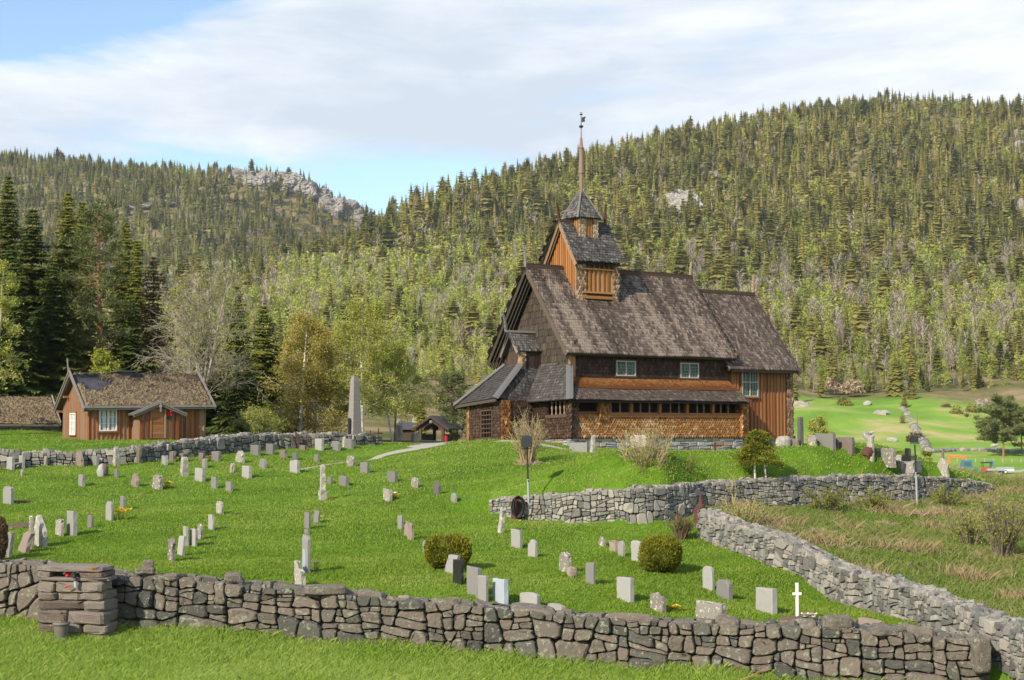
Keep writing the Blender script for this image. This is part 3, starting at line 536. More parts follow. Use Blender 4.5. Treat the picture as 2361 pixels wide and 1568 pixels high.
def scatter():
    rs = np.random.default_rng(5); n = 70000
    d = np.sqrt(rs.uniform(395 ** 2, 2120 ** 2, n)); u = rs.uniform(-200, 2560, n); x = (u - CX) / F * d
    keep = rs.uniform(0, 1, n) < np.clip(0.60 * np.clip(1000 / d, 0.55, 1.0), 0, 1); x, d, u = x[keep], d[keep], u[keep]
    z = Z(x, d); P = np.column_stack([x, d, z]); U, V_ = uv(P)
    # hidden behind a nearer ridge?
    vis = np.ones(len(x), bool); fr = np.linspace(0.35, 0.985, 26)
    top = z + 16
    for f in fr:
        g = Z(x * f, d * f); vis &= ((top) * f > g - 6)
    gapn = smoothnoise(P[:, :2], 0.030, 77)
    ok = vis & ~((gapn > .78) & (rs.uniform(0, 1, len(x)) < .75)) & ~((d < 520) & (x > 45) & (V_ > 906 + 9 * smoothnoise(P[:, :2], 0.03, 9)))     # the open meadow
    ok &= ~((d < 520) & (V_ > 925))
    for cx_, cy_, rr in CLIFFS:
        kk = 1.0 if cx_ < 0 else 2.6
        ok &= (((x - cx_) ** 2 + ((d - cy_ + rr * (.4 if kk == 1 else 2.0)) / kk) ** 2) > rr * rr * 1.0) | (rs.uniform(0, 1, len(x)) < (.92 if cx_ < 0 else .02))
    m = 2600; d2 = rs.uniform(424, 720, m); u2 = rs.uniform(500, 2500, m); x2 = (u2 - CX) / F * d2; P2 = np.column_stack([x2, d2, Z(x2, d2)]); U2, V2 = uv(P2); k = ~((x2 > 45) & (V2 > 908 + 10 * smoothnoise(P2[:, :2], .03, 9)))
    global SMALL
    SMALL = np.concatenate([np.zeros(ok.sum(), bool), np.ones(k.sum(), bool)])
    return np.vstack([P[ok], P2[k]]), np.concatenate([U[ok], U2[k]]), np.concatenate([V_[ok], V2[k]])
HP, HU, HV = scatter()
hd = HP[:, 1]; nz_a = smoothnoise(HP[:, :2], 0.016, 21); nz_b = smoothnoise(HP[:, :2], 0.05, 22); rs = np.random.default_rng(8)
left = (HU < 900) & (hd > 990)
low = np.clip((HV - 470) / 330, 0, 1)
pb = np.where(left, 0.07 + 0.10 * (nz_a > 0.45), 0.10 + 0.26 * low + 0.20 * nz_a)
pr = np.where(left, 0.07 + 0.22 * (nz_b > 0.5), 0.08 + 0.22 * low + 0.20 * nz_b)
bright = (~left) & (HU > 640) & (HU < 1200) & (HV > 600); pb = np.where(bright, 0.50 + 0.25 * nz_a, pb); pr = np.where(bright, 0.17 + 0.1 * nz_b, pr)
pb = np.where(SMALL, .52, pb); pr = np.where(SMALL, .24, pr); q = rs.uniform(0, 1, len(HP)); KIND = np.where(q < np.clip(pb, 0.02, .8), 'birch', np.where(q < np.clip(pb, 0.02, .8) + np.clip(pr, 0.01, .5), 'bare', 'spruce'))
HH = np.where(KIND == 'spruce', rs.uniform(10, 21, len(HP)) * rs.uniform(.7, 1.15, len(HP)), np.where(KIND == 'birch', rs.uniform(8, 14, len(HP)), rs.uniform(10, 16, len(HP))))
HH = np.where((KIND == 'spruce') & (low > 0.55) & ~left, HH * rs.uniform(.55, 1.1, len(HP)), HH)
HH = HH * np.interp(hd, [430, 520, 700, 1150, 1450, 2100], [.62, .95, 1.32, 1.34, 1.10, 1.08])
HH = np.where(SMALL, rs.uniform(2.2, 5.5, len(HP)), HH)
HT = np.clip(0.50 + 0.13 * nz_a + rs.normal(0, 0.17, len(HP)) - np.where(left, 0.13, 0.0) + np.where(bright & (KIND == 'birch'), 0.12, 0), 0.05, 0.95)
LEAFM = dict(spruce='hillspruce', birch='hillleaf', bare='haretwig'); STEMM = dict(spruce='bark', birch='hillbark', bare='hillbark')
TREEN = dict(spruce='spruce_tree', birch='birch_tree', bare='bare_birch'); WOODN = dict(spruce='spruce_forest', birch='birch_wood', bare='bare_birch_wood')
HLAB = dict(spruce=('olive green spruce standing among other spruces on the lower wooded hillside', 'spruce tree', 'nearest spruces on the hillside'),
            birch=('young light green birch in fresh leaf on the lower wooded hillside', 'birch tree', 'nearest green birches on the hillside'),
            bare=('leafless pale birch with white stem on the lower wooded hillside', 'birch tree', 'nearest leafless birches on the hillside'))
WLAB = dict(spruce='dense spruce forest covering the two hills', birch='light green birches scattered through the hillside forest', bare='leafless grey birches scattered through the hillside forest')
inpic = (HU > -20) & (HU < 2380) & ~((HU > 1130) & (HU < 1820) & (HV > 660)) & ~((HU < 640) & (HV > 640))
for kd, cap in (('spruce', 280), ('birch', 240), ('bare', 180)):
    idx = np.where(KIND == kd)[0]; pri = HH[idx] / hd[idx] * np.where(inpic[idx], 1, 0); order = idx[np.argsort(-pri)]
    ind, rest = order[:cap], order[cap:]
    cache = {}
    for n_, i in enumerate(ind):
        s = n_ % 5; tb = int(np.clip(HT[i] * 4, 0, 3)); key = (s, tb)
        if key not in cache:
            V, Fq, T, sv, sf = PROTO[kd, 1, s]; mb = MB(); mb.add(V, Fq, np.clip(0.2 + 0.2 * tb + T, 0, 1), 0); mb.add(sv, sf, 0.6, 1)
            cache[key] = mb.data(TREEN[kd], [M[LEAFM[kd]], M[STEMM[kd]]])
        o = bpy.data.objects.new(TREEN[kd], cache[key]); COL.objects.link(o)
        o.location = HP[i] - (0, 0, 0.3); sc_ = HH[i] / BASEH[kd]; wd_ = rs.uniform(.75, 1.35); o.scale = (sc_ * wd_, sc_ * wd_, sc_); o.rotation_euler = (0, 0, rs.uniform(0, 6.28))
        tag(o, *HLAB[kd])
    mb = MB()
    for s in range(5):
        for lod in (0, 1):
            sel = rest[(np.arange(len(rest)) % 5 == s) & ((hd[rest] < 900) == bool(lod))]
            if not len(sel): continue
            V, Fq, T, sv, sf = PROTO[kd, lod, s]
            a = rs.uniform(0, 6.283, len(sel)); ca, sa = np.cos(a), np.sin(a); k = HH[sel] / BASEH[kd]; wd_ = rs.uniform(.70, 1.4, len(sel))
            def inst(v):
                X = (v[None, :, 0] * ca[:, None] - v[None, :, 1] * sa[:, None]) * (k * wd_)[:, None] + HP[sel, 0][:, None]
                Y = (v[None, :, 0] * sa[:, None] + v[None, :, 1] * ca[:, None]) * (k * wd_)[:, None] + HP[sel, 1][:, None]
                return np.stack([X, Y, v[None, :, 2] * k[:, None] + HP[sel, 2][:, None] - 0.3], -1).reshape(-1, 3)
            off = (np.arange(len(sel)) * len(V))[:, None, None]
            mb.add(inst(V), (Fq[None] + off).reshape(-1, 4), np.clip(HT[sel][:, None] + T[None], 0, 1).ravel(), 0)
            off = (np.arange(len(sel)) * len(sv))[:, None, None]
            mb.add(inst(sv), (sf[None] + off).reshape(-1, 3), 0.6, 1)
    if not mb.empty():
        o = mb.build(WOODN[kd], [M[LEAFM[kd]], M[STEMM[kd]]]); tag(o, WLAB[kd], 'forest', None, 'stuff')
    print('hill', kd, len(idx), len(HP), 'faces', sum(len(f) for f in mb.F))
# ================================================================ WOODWORK HELPERS
def inside(poly, x, y):
    c = np.zeros(len(x), bool); n = len(poly); j = n - 1
    for i in range(n):
        xi, yi = poly[i]; xj, yj = poly[j]
        if yi != yj: c ^= ((yi > y) != (yj > y)) & (x < (xj - xi) * (y - yi) / (yj - yi) + xi)
        j = i
    return c
class Plane:
    def __init__(s, pts, out):
        s.P = np.array(pts, float); s.o = s.P[0]; s.U = s.P[1] - s.P[0]; s.U /= np.linalg.norm(s.U)
        w = s.P[-1] - s.P[0]; s.Vv = w - s.U * (w @ s.U); s.Vv /= np.linalg.norm(s.Vv); s.Nn = np.cross(s.U, s.Vv)
        if s.Nn @ np.asarray(out, float) < 0: s.Nn = -s.Nn
        s.q = np.column_stack([(s.P - s.o) @ s.U, (s.P - s.o) @ s.Vv])
    def at(s, u, v, n=0.0):
        u = np.asarray(u, float)[..., None]; v = np.asarray(v, float)[..., None]; n = np.asarray(n, float)[..., None]
        return s.o + s.U * u + s.Vv * v + s.Nn * n
    def sheet(s, mb, off=0.0, th=0.06, t=0.2, m=0):
        extrude(mb, s.P + s.Nn * off, -s.Nn, th, t, m)
def shingles(mb, pts, out, w=0.13, h=0.20, tint=(0.5, 0.15), streak=0.0, tip=0.35, lift=0.05, warp=None, sheet=True, m=0, seed=0, tintf=None):
    "overlapping pointed wooden shingles covering a flat polygon whose first edge is its lower one"
    pl = Plane(pts, out); r = np.random.default_rng(seed + 17)
    if sheet: pl.sheet(mb, -0.12 if warp else -0.01, 0.05, max(0.02, tint[0] - 0.35), m)
    q = pl.q; u0, v0 = q.min(0); u1, v1 = q.max(0)
    nr = int(math.ceil((v1 - v0) / h)); nc = int(math.ceil((u1 - u0) / w)) + 1
    R, C = np.meshgrid(np.arange(nr), np.arange(nc), indexing='ij'); R, C = R.ravel(), C.ravel()
    uc = u0 + (C + 0.5 * (R % 2)) * w; vb = v0 + R * h
    uc = uc + r.normal(0, w * .04, len(uc)); vb = vb + r.normal(0, h * .05, len(vb))
    k = inside(q, np.clip(uc, u0 + .01, u1 - .01), vb + h * 0.5); uc, vb, R, C = uc[k], vb[k], R[k], C[k]
    if not len(uc): return
    n = len(uc); hw = w * 0.47; top = np.minimum(vb + h * 1.35, v1 + 0.02); tp = tip * h
    wl = (lambda a, b: warp(a, b)) if warp else (lambda a, b: 0)
    def pt(a, b, off): return pl.at(a, b, off + wl(a, b))
    jl = lift * r.uniform(.75, 1.3, n)
    TL = pt(uc - hw, top, 0.012); TR = pt(uc + hw, top, 0.012); BL = pt(uc - hw, vb + tp, jl * .9); BR = pt(uc + hw, vb + tp, jl * .9); TIP = pt(uc, vb - tp * .15, jl)
    BL2 = pt(uc - hw, vb + tp, -0.0); BR2 = pt(uc + hw, vb + tp, 0.0); TIP2 = pt(uc, vb - tp * .15, 0.0)
    V = np.stack([TL, BL, TIP, BR, TR, BL2, TIP2, BR2], 1).reshape(-1, 3)
    o = np.arange(n)[:, None] * 8
    f5 = o + np.array([[0, 1, 2, 3, 4]]); f4 = np.concatenate([o + np.array([[1, 5, 6, 2]]), o + np.array([[2, 6, 7, 3]]), o + np.array([[4, 3, 7, 7]])[:, :4] * 0 + o * 0 + np.array([[1, 5, 6, 2]])])
    if np.cross(pl.U, pl.Vv) @ pl.Nn > 0: f5 = f5; 
    else: f5 = f5[:, ::-1].copy()
    t = tint[0] + r.normal(0, tint[1], n)
    if streak:
        col = smoothnoise(np.column_stack([uc * 4.0 + vb * .15, np.zeros(n)]), 1.0, seed + 3) * streak; t = t + col
    if tintf is not None: t = t + tintf(uc - u0, vb - v0, u1 - u0, v1 - v0)
    T = np.repeat(np.clip(t, 0.02, 0.98), 8)
    mb.add(V, f5, T, m); mb.F.append(f4[:2 * n] + (mb.n - len(V))); mb.M.append(np.full(2 * n, m))
def vrange(q, u):
    "lowest and highest v of a convex polygon at u"
    vs = []
    for i in range(len(q)):
        (a, b), (c, d) = q[i], q[(i + 1) % len(q)]
        if min(a, c) - 1e-9 <= u <= max(a, c) + 1e-9 and abs(a - c) > 1e-9: vs.append(b + (d - b) * (u - a) / (c - a))
    return (min(vs), max(vs)) if len(vs) > 1 else None
def boards(mb, pts, out, w=0.2, bat=0.07, tint=(0.5, 0.15), proud=0.045, m=0, seed=0, sheet=True, low=None, ends=True):
    "upright boards with narrow cover battens over their joints"
    pl = Plane(pts, out); r = np.random.default_rng(seed + 5); q = pl.q
    if sheet: pl.sheet(mb, -0.012, 0.05, 0.1, m)
    u0, u1 = q[:, 0].min(), q[:, 0].max(); u = u0
    def plank(a, b, off, th, t):
        a, b = max(a, u0 + 1e-4), min(b, u1 - 1e-4)
        ra, rb = vrange(q, a), vrange(q, b)
        if not ra or not rb or b - a < 0.01: return
        e = r.uniform(0, 0.04) if low is None else low
        A = [pl.at(a, ra[0] - e, off), pl.at(b, rb[0] - e, off), pl.at(b, rb[1], off), pl.at(a, ra[1], off)]
        extrude(mb, np.array(A), -pl.Nn, th, t, m) if np.cross(A[1] - A[0], A[2] - A[0]) @ pl.Nn < 0 else extrude(mb, np.array(A[::-1]), -pl.Nn, th, t, m)
    while u < u1 - 0.02:
        ww = w * r.uniform(.85, 1.15); tb = np.clip(tint[0] + r.normal(0, tint[1]), 0.02, .98)
        plank(u, u + ww - .006, 0.0, 0.03, tb)
        if bat: plank(u + ww - bat / 2, u + ww + bat / 2, proud, proud + .02, np.clip(tint[0] + .12 + r.normal(0, tint[1]), 0.02, .98))
        u += ww
    if bat: plank(u0, u0 + bat, proud, proud + .02, tint[0])
def window(parent, pl, u0, u1, v0, v1, cols, rows, light=2, name='window', fm='frame', mm='muntin', gm='glass', off=0.06, fw=0.055, casing=None, trans=False):
    "a window set on a wall plane: frame ring with a mullion, glazing bars and one pane"
    fr = MB(); mu = MB(); pn = MB(); P = lambda a, b, n: pl.at(a, b, n)
    def slat(mb, a0, a1, b0, b1, n0, n1_, t=.6): 
        p = P(a0, b0, n0); obox(mb, p, P(a1, b0, n0) - p, P(a0, b1, n0) - p, P(a0, b0, n1_) - p, t)
    slat(fr, u0 - fw, u0, v0 - fw, v1 + fw, off - .05, off + .05); slat(fr, u1, u1 + fw, v0 - fw, v1 + fw, off - .05, off + .05)
    slat(fr, u0, u1, v0 - fw, v0, off - .05, off + .05); slat(fr, u0, u1, v1, v1 + fw, off - .05, off + .05)
    for k in range(1, light): c = u0 + (u1 - u0) * k / light; slat(fr, c - fw * .5, c + fw * .5, v0, v1, off - .045, off + .045)
    if trans: c = (v0 + v1) / 2; slat(fr, u0, u1, c - fw * .5, c + fw * .5, off - .043, off + .047)
    bw = 0.011
    for k in range(1, cols):
        c = u0 + (u1 - u0) * k / cols; slat(mu, c - bw, c + bw, v0, v1, off - .02, off + .018)
    for k in range(1, rows):
        c = v0 + (v1 - v0) * k / rows; slat(mu, u0, u1, c - bw, c + bw, off - .021, off + .017)
    o = fr.build(name, M[fm], parent)
    slat(pn, u0, u1, v0, v1, off - .03, off - .015, .5); pn.build('pane', M[gm], o)
    if not mu.empty(): mu.build('glazing_bars', M[mm], o)
    if casing:
        cs = MB(); slat(cs, u0 - fw - .11, u1 + fw + .11, v0 - fw - .09, v0 - fw - .005, 0, off + .07, .5); slat(cs, u0 - fw - .10, u1 + fw + .10, v1 + fw + .005, v1 + fw + .08, 0, off + .06, .5)
        slat(cs, u0 - fw - .09, u0 - fw - .004, v0 - fw, v1 + fw, 0, off + .03, .5); slat(cs, u1 + fw + .004, u1 + fw + .09, v0 - fw, v1 + fw, 0, off + .03, .5)
        cs.build('casing', M[casing], o)
    return o

# ================================================================ STAVE CHURCH
an = math.radians(32.35); cn = np.array([-math.sin(an), math.cos(an), 0]); ce = np.array([math.cos(an), math.sin(an), 0])
CO = np.array([2.83, 80.0, 4.03])
def W(a, b, z):
    return CO + ce * a + cn * b + np.array([0, 0, z - 0.034 * max(b, 0) * min(max(1 - z / 4, 0), 1)])
def on_b(u, b, v=None):
    "church coordinate a (and height) where the sight line of picture (u, v) meets the plane b"
    r = ray(u, v if v is not None else 900); k = r[0]; p = CO + cn * b
    a = (k * p[1] - p[0]) / (ce[0] - k * ce[1]); y = (p + ce * a)[1]; return a, r[2] * y - CO[2]
S_, N_, E_, W_ = -cn, cn, ce, -ce; UPV = np.array([0, 0, 1.0])
church = thing('stave_church', W(5, 3.5, -4.9), 'dark tarred timber stave church with steep shingled roofs and a spire on the grassy knoll', 'church')
def build(mb, name, mat, smooth=False, parent=None): return mb.build(name, M[mat] if isinstance(mat, str) else [M[x] for x in mat], parent or church, smooth)
def wbox(mb, a0, a1, b0, b1, z0, z1_, t=.4, m=0):
    p = W(a0, b0, z0); obox(mb, p, W(a1, b0, z0) - p, W(a0, b1, z0) - p, W(a0, b0, z1_) - p, t, m)
# --- foundation: stacked slate
def stonework(mb, pts, out, sw, sh, seed, tint=(.45, .25), depth=.12, shrink=.012):
    pl = Plane(pts, out); q = pl.q; r = np.random.default_rng(seed); pl.sheet(mb, -.06, .2, .05)
    v = q[:, 1].min(); V1 = q[:, 1].max(); U0, U1 = q[:, 0].min(), q[:, 0].max()
    while v < V1 - .02:
        hh = min(sh * r.uniform(.6, 1.5), V1 - v); u = U0
        while u < U1 - .03:
            ww = min(sw * r.uniform(.5, 1.7), U1 - u); s = shrink; k = 1 if (hh > sh * .8 and r.uniform() < .35) else 0
            parts = [(v, v + hh)] if not k else [(v, v + hh * .45), (v + hh * .45, v + hh)]
            for (va, vb_) in parts:
                c = np.array([(u + s, va + s), (u + ww - s, va + s), (u + ww - s, vb_ - s), (u + s, vb_ - s)]) + r.normal(0, .018, (4, 2))
                n0 = r.uniform(-.02, .03); A = pl.at(c[:, 0], c[:, 1], n0) ; mid = c.mean(0); c2 = mid + (c - mid) * .90; B = pl.at(c2[:, 0], c2[:, 1], n0 + .03) + r.normal(0, .006, (4, 3)); D = pl.at(c[:, 0], c[:, 1], n0 - depth)
                mb.add(np.vstack([B, A, D]), [(0,1,2,3)] + [(4+i, 4+(i+1)%4, (i+1)%4, i) for i in range(4)] + [(8+i, 8+(i+1)%4, 4+(i+1)%4, 4+i) for i in range(4)], np.clip(tint[0] + r.normal(0, tint[1]), 0, 1))
            u += ww
        v += hh
fb = MB()
stonework(fb, [W(-.25,-.62,-5.3), W(11.3,-.62,-5.3), W(11.3,-.62,-4.5), W(-.25,-.62,-4.5)], S_, .48, .19, 1, (.40, .22))
stonework(fb, [W(11.3,.68,-5.3), W(15.8,.68,-5.3), W(15.8,.68,-4.5), W(11.3,.68,-4.5)], S_, .5, .2, 2, (.40, .2))
stonework(fb, [W(-.15,2.7,-5.1), W(-.15,-.64,-5.1), W(-.15,-.64,-4.5), W(-.15,2.7,-4.5)], W_, .45, .16, 3, (.55, .2))
stonework(fb, [W(-2.1,6.3,-4.8), W(-2.1,2.85,-4.9), W(-2.1,2.85,-4.5), W(-2.1,6.3,-4.5)], W_, .5, .12, 4, (.6, .2))
wbox(fb, -.1, 15.7, .7, 7.9, -5.3, -4.48, .3); wbox(fb, -2.0, -.1, 2.9, 6.2, -4.95, -4.48, .3); wbox(fb, -.1, 11.25, -.5, .69, -5.3, -4.48, .3)
build(fb, 'foundation', 'slate')
db = MB()
for k in range(3): wbox(db, -2.55 - .25 * (k == 0), -2.15, 3.6 - .3 * (2 - k) * .4, 4.95 + .2 * (2 - k), -4.98 + .14 * k, -4.85 + .14 * k, .85 - .1 * k)
build(db, 'door_step', 'slate')
# --- nave walls
nw = MB(); wbox(nw, .72, 10.95, .52, 7.2, -4.6, .45, .25); wbox(nw, .72, 10.95, 1.6, 6.1, .45, 1.8, .25); build(nw, 'nave_core', 'darkwood')
nv = MB()
shingles(nv, [W(.65,.45,-1.75), W(11,.45,-1.75), W(11,.45,.42), W(.65,.45,.42)], S_, .12, .17, (.34, .12), .05, seed=1)
build(nv, 'nave_wall', 'darkshingle')
gw = MB()
shingles(gw, [W(.65,7.29,-1.5), W(.65,.45,-1.5), W(.65,.45,.5), W(.65,3.87,4.5), W(.65,7.29,.5)], W_, .21, .36, (.42, .13), .06, tip=.16, lift=.055, seed=2)
build(gw, 'gable_wall', 'gableshingle')
ng = MB(); pl = Plane([W(11,.45,-1.6), W(11,7.29,-1.6), W(11,7.29,.5), W(11,3.87,4.5), W(11,.45,.5)], E_); pl.sheet(ng, 0, .06, .4); build(ng, 'east_gable', 'darkwood')
cp = MB()
for (a, b) in ((.62, .42), (.62, 7.25)):
    for k in range(3): wbox(cp, a - .12, a + .14, b - .12 + .02 * k, b + .14, -1.7 + .75 * k, -.95 + .75 * k, .45 + .1 * k)
build(cp, 'corner_post', 'rustshingle')
# --- nave roof
nr = MB()
sag = lambda u, v: -0.05 * np.sin(np.clip(v / 6.0, 0, 1) * 3.14) + 0.03 * np.sin(u * .9)
shingles(nr, [W(0,-.10,-.10), W(11.31,-.10,-.10), W(11.31,3.87,4.68), W(0,3.87,4.68)], S_ + UPV, .135, .20, (.44, .13), .22, warp=sag, seed=3, lift=.065, tip=.5,
         tintf=lambda u, v, U, V: .10 * np.sin(u * 1.3) * (u > 1) - .16 * (v > V * .82) * (u < U * .25) + .08 * (v < V * .5))
shingles(nr, [W(11.31,7.74,0), W(0,7.74,0), W(0,3.87,4.68), W(11.31,3.87,4.68)], N_ + UPV, .27, .40, (.45, .14), .1, seed=4)
build(nr, 'nave_roof', 'roofshingle')
rb = MB(); bar(rb, W(-.06,3.87,4.74), W(2.5,3.87,4.74), .26, .2, t=.5); bar(rb, W(4.9,3.87,4.74), W(11.4,3.87,4.70), .26, .2, t=.5); bar(rb, W(-.02,3.87,4.87), W(2.5,3.87,4.87), .12, .1, t=.3); bar(rb, W(4.9,3.87,4.87), W(11.4,3.87,4.83), .12, .1, t=.3)
build(rb, 'ridge_beam', 'darkwood')
def rake(mb, a, lo, hi, w=.05, h=.26, t=.5, m=0):
    "barge board on the gable plane a from eave lo to ridge hi"
    A, B = W(a, *lo), W(a, *hi); d = B - A; nrm = np.cross(d, ce); nrm /= np.linalg.norm(nrm)
    if nrm[2] < 0: nrm = -nrm
    obox(mb, A + nrm * .05 - ce * w / 2, d, -nrm * h, ce * w, t, m)
for args in ((-.03, (-.10, -.12), (3.87, 4.70), .05, .26, .72), (-.03, (7.84, -.12), (3.87, 4.70), .05, .26, .45), (.10, (-.02, -.28), (3.87, 4.44), .05, .26, .3), (.12, (7.76, -.28), (3.87, 4.44), .05, .2, .35),
             (.26, (7.66, -.36), (3.87, 4.3), .05, .2, .3), (.40, (7.56, -.42), (3.87, 4.2), .05, .2, .25), (11.33, (-.1, -.12), (3.87, 4.70), .05, .26, .35)):
    bb = MB(); rake(bb, *args); build(bb, 'barge_board', 'gableshingle')
eb = MB(); bar(eb, W(0,.05,-.10), W(11.3,.05,-.10), .12, .12, t=.3); 
for k in range(14): a = .5 + k * .8; bar(eb, W(a,.02,-.12), W(a,.5,.42), .1, .1, t=.3)
build(eb, 'eaves_beam', 'darkwood')
# --- windows of the nave
pls = Plane([W(0,.45,-1.6), W(11,.45,-1.6), W(11,.45,.4), W(0,.45,.4)], S_)
def win_uv(px0, px1, py0, py1, b):
    a0, z1_ = on_b(px0, b, py0); a1, _ = on_b(px1, b, py0); _, z0 = on_b(px0, b, py1); return a0, a1, z0, z1_
for (x0, x1, y0, y1, c) in ((1422, 1462.5, 833, 863.5, 6), (1569.5, 1608, 838, 868.5, 6)):
    a0, a1, z0, z1_ = win_uv(x0, x1, y0, y1, .38); window(church, pls, a0, a1, z0 + 1.6, z1_ + 1.6, c, 4, casing='darkwood')
# --- chancel
cw = MB(); wbox(cw, 11, 15.72, .68, 7.0, -4.6, -.3, .25); build(cw, 'chancel_core', 'darkwood')
cb = MB(); boards(cb, [W(11.05,.6,-4.45), W(15.66,.6,-4.45), W(15.66,.6,-.2), W(11.05,.6,-.2)], S_, .24, .085, (.42, .24), seed=1, low=0.0)
boards(cb, [W(15.78,.6,-4.45), W(15.78,7.1,-4.45), W(15.78,7.1,-.2), W(15.78,3.87,3.6), W(15.78,.6,-.2)], E_, .3, .09, (.45, .15), seed=2, low=0.0)
build(cb, 'chancel_wall', 'redboard')
sl = MB(); bar(sl, W(11.0,.55,-4.5), W(15.95,.55,-4.5), .18, .10, t=.5); build(sl, 'sill_beam', 'redboard')
cc = MB(); shingles(cc, [W(15.60,.53,-4.45), W(15.86,.53,-4.45), W(15.86,.53,-.3), W(15.60,.53,-.3)], S_, .13, .17, (.35, .2), tip=.8, seed=9); wbox(cc, 15.6, 15.86, .55, .8, -4.45, -.3, .3)
build(cc, 'chancel_corner_post', 'carved')
cr = MB()
shingles(cr, [W(10.9,-.02,-.70), W(16.03,-.02,-.70), W(16.03,3.87,3.93), W(10.9,3.87,3.93)], S_ + UPV, .135, .20, (.42, .12), .12, tip=.5, warp=lambda u, v: -0.04 * np.sin(np.clip(v / 5.8, 0, 1) * 3.14), seed=5, lift=.05)
shingles(cr, [W(16.03,7.6,-.56), W(10.9,7.6,-.56), W(10.9,3.87,3.93), W(16.03,3.87,3.93)], N_ + UPV, .27, .4, (.45, .1), seed=6)
build(cr, 'chancel_roof', 'roofshingle')
c2 = MB(); bar(c2, W(11.35,3.87,3.99), W(16.1,3.87,3.99), .26, .2, t=.5); rake(c2, 16.05, (-.12, -.84), (3.87, 3.95), t=.3); bar(c2, W(11.1,.08,-.78), W(16.0,.08,-.78), .12, .12, t=.3); build(c2, 'chancel_ridge_beam', 'darkwood')
plc = Plane([W(11,.6,-4.45), W(15.7,.6,-4.45), W(15.7,.6,-.2), W(11,.6,-.2)], S_)
a0, a1, z0, z1_ = win_uv(1711, 1745, 849, 911, .53); window(church, plc, a0 - 11, a1 - 11, z0 + 4.45, z1_ + 4.45, 6, 8, casing='redboard', trans=True)
# --- south gallery
gr_ = MB()
lift_l = lambda u, v: 0.42 * np.clip((2.1 - u) / 2.1, 0, 1) ** 2 * np.clip(v / 1.8, 0, 1) ** 2 + .02 * np.sin(u * 1.1)
shingles(gr_, [W(-.61,-1.24,-2.52), W(11.30,-1.24,-2.52), W(11.12,.44,-1.36), W(.25,.44,-1.36)], S_ + UPV, .13, .17, (.36, .10), .05, warp=lift_l, seed=7, lift=.045)
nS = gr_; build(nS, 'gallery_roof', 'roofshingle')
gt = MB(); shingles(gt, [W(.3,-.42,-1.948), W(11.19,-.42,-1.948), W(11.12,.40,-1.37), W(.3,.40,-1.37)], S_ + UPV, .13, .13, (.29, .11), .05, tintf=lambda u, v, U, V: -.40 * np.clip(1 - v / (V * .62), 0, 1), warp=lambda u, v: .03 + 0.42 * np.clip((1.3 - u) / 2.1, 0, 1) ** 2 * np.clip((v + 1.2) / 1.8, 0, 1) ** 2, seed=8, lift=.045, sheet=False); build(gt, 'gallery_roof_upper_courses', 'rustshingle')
gs = MB()
shingles(gs, [W(-.1,-.7,-4.47), W(11.22,-.7,-4.47), W(11.22,-.7,-3.38), W(-.1,-.7,-3.24)], S_, .165, .125, (.45, .09), .05, tip=.8, lift=.06, seed=10, tintf=lambda u, v, U, V: .28 * (v < V * .55) * (np.random.default_rng(3).uniform(0, 1, len(u)) < .15))
build(gs, 'gallery_wall', 'rustshingle')
bm = MB(); bar(bm, W(1.55,-.74,-3.27), W(11.1,-.74,-3.27), .14, .24, up=UPV, t=.55); bar(bm, W(-.1,-.72,-3.18), W(1.5,-.72,-3.18), .1, .14, t=.2)
build(bm, 'gallery_rail', 'redboard')
pw = MB(); bar(pw, W(-.2,-.7,-2.55), W(11.2,-.7,-2.55), .16, .16, t=.2); build(pw, 'wall_plate', 'darkwood')
for px in (1453.5, 1519, 1582, 1641.5):
    a, _ = on_b(px, -.78); b_ = MB(); p = [W(a - .09, -.70, -3.22), W(a + .09, -.70, -3.22), W(a + .08, -.70, -2.5), W(a - .08, -.70, -2.5)]
    q4 = [W(a - .09, -.86, -3.22), W(a + .09, -.86, -3.22), W(a + .075, -.92, -2.55), W(a - .075, -.92, -2.55)]
    b_.add(np.array(p + q4), [(3,2,1,0),(4,5,6,7),(0,1,5,4),(1,2,6,5),(2,3,7,6),(3,0,4,7)], .5); build(b_, 'bracket', 'redboard')
def baluster(p0, p1):
    b_ = MB(); h = np.array([0, .12, .22, .36, .5, .64, .78, .88, 1]); r = np.array([.06, .055, .035, .05, .065, .05, .035, .055, .06])
    tube(b_, p0 + (p1 - p0) * h[:, None], r, 8, .45); build(b_, 'baluster', 'palewood', True)
for px in (1317 + 10, 1408, 1429, 1476, 1497, 1545, 1565, 1607, 1622, 1661, 1678):
    a, _ = on_b(px, -.70)
    if a > .2: baluster(W(a, -.68, -3.15), W(a, -.68, -2.6))
def shpost(name, a0, a1, b0, b1, z0, z1_, tint, mat, sd):
    q_ = MB(); wbox(q_, a0 + .02, a1 - .02, b0 + .02, b1 - .02, z0, z1_, .2)
    shingles(q_, [W(a0, b0, z0), W(a1, b0, z0), W(a1, b0, z1_), W(a0, b0, z1_)], S_, .13, .15, tint, tip=.7, sheet=False, seed=sd)
    shingles(q_, [W(a0, b1, z0), W(a0, b0, z0), W(a0, b0, z1_), W(a0, b1, z1_)], W_, .13, .15, tint, tip=.7, sheet=False, seed=sd + 1)
    build(q_, name, mat)
shpost('gallery_corner_post', -.30, .02, -.78, -.42, -4.47, -2.5, (.5, .18), 'darkshingle', 20)
shpost('gallery_corner_post', 11.0, 11.3, -.8, -.4, -4.47, -2.5, (.35, .18), 'rustshingle', 22)
shpost('gallery_post', 1.5, 1.95, -.79, -.6, -3.6, -2.5, (.35, .15), 'rustshingle', 24)
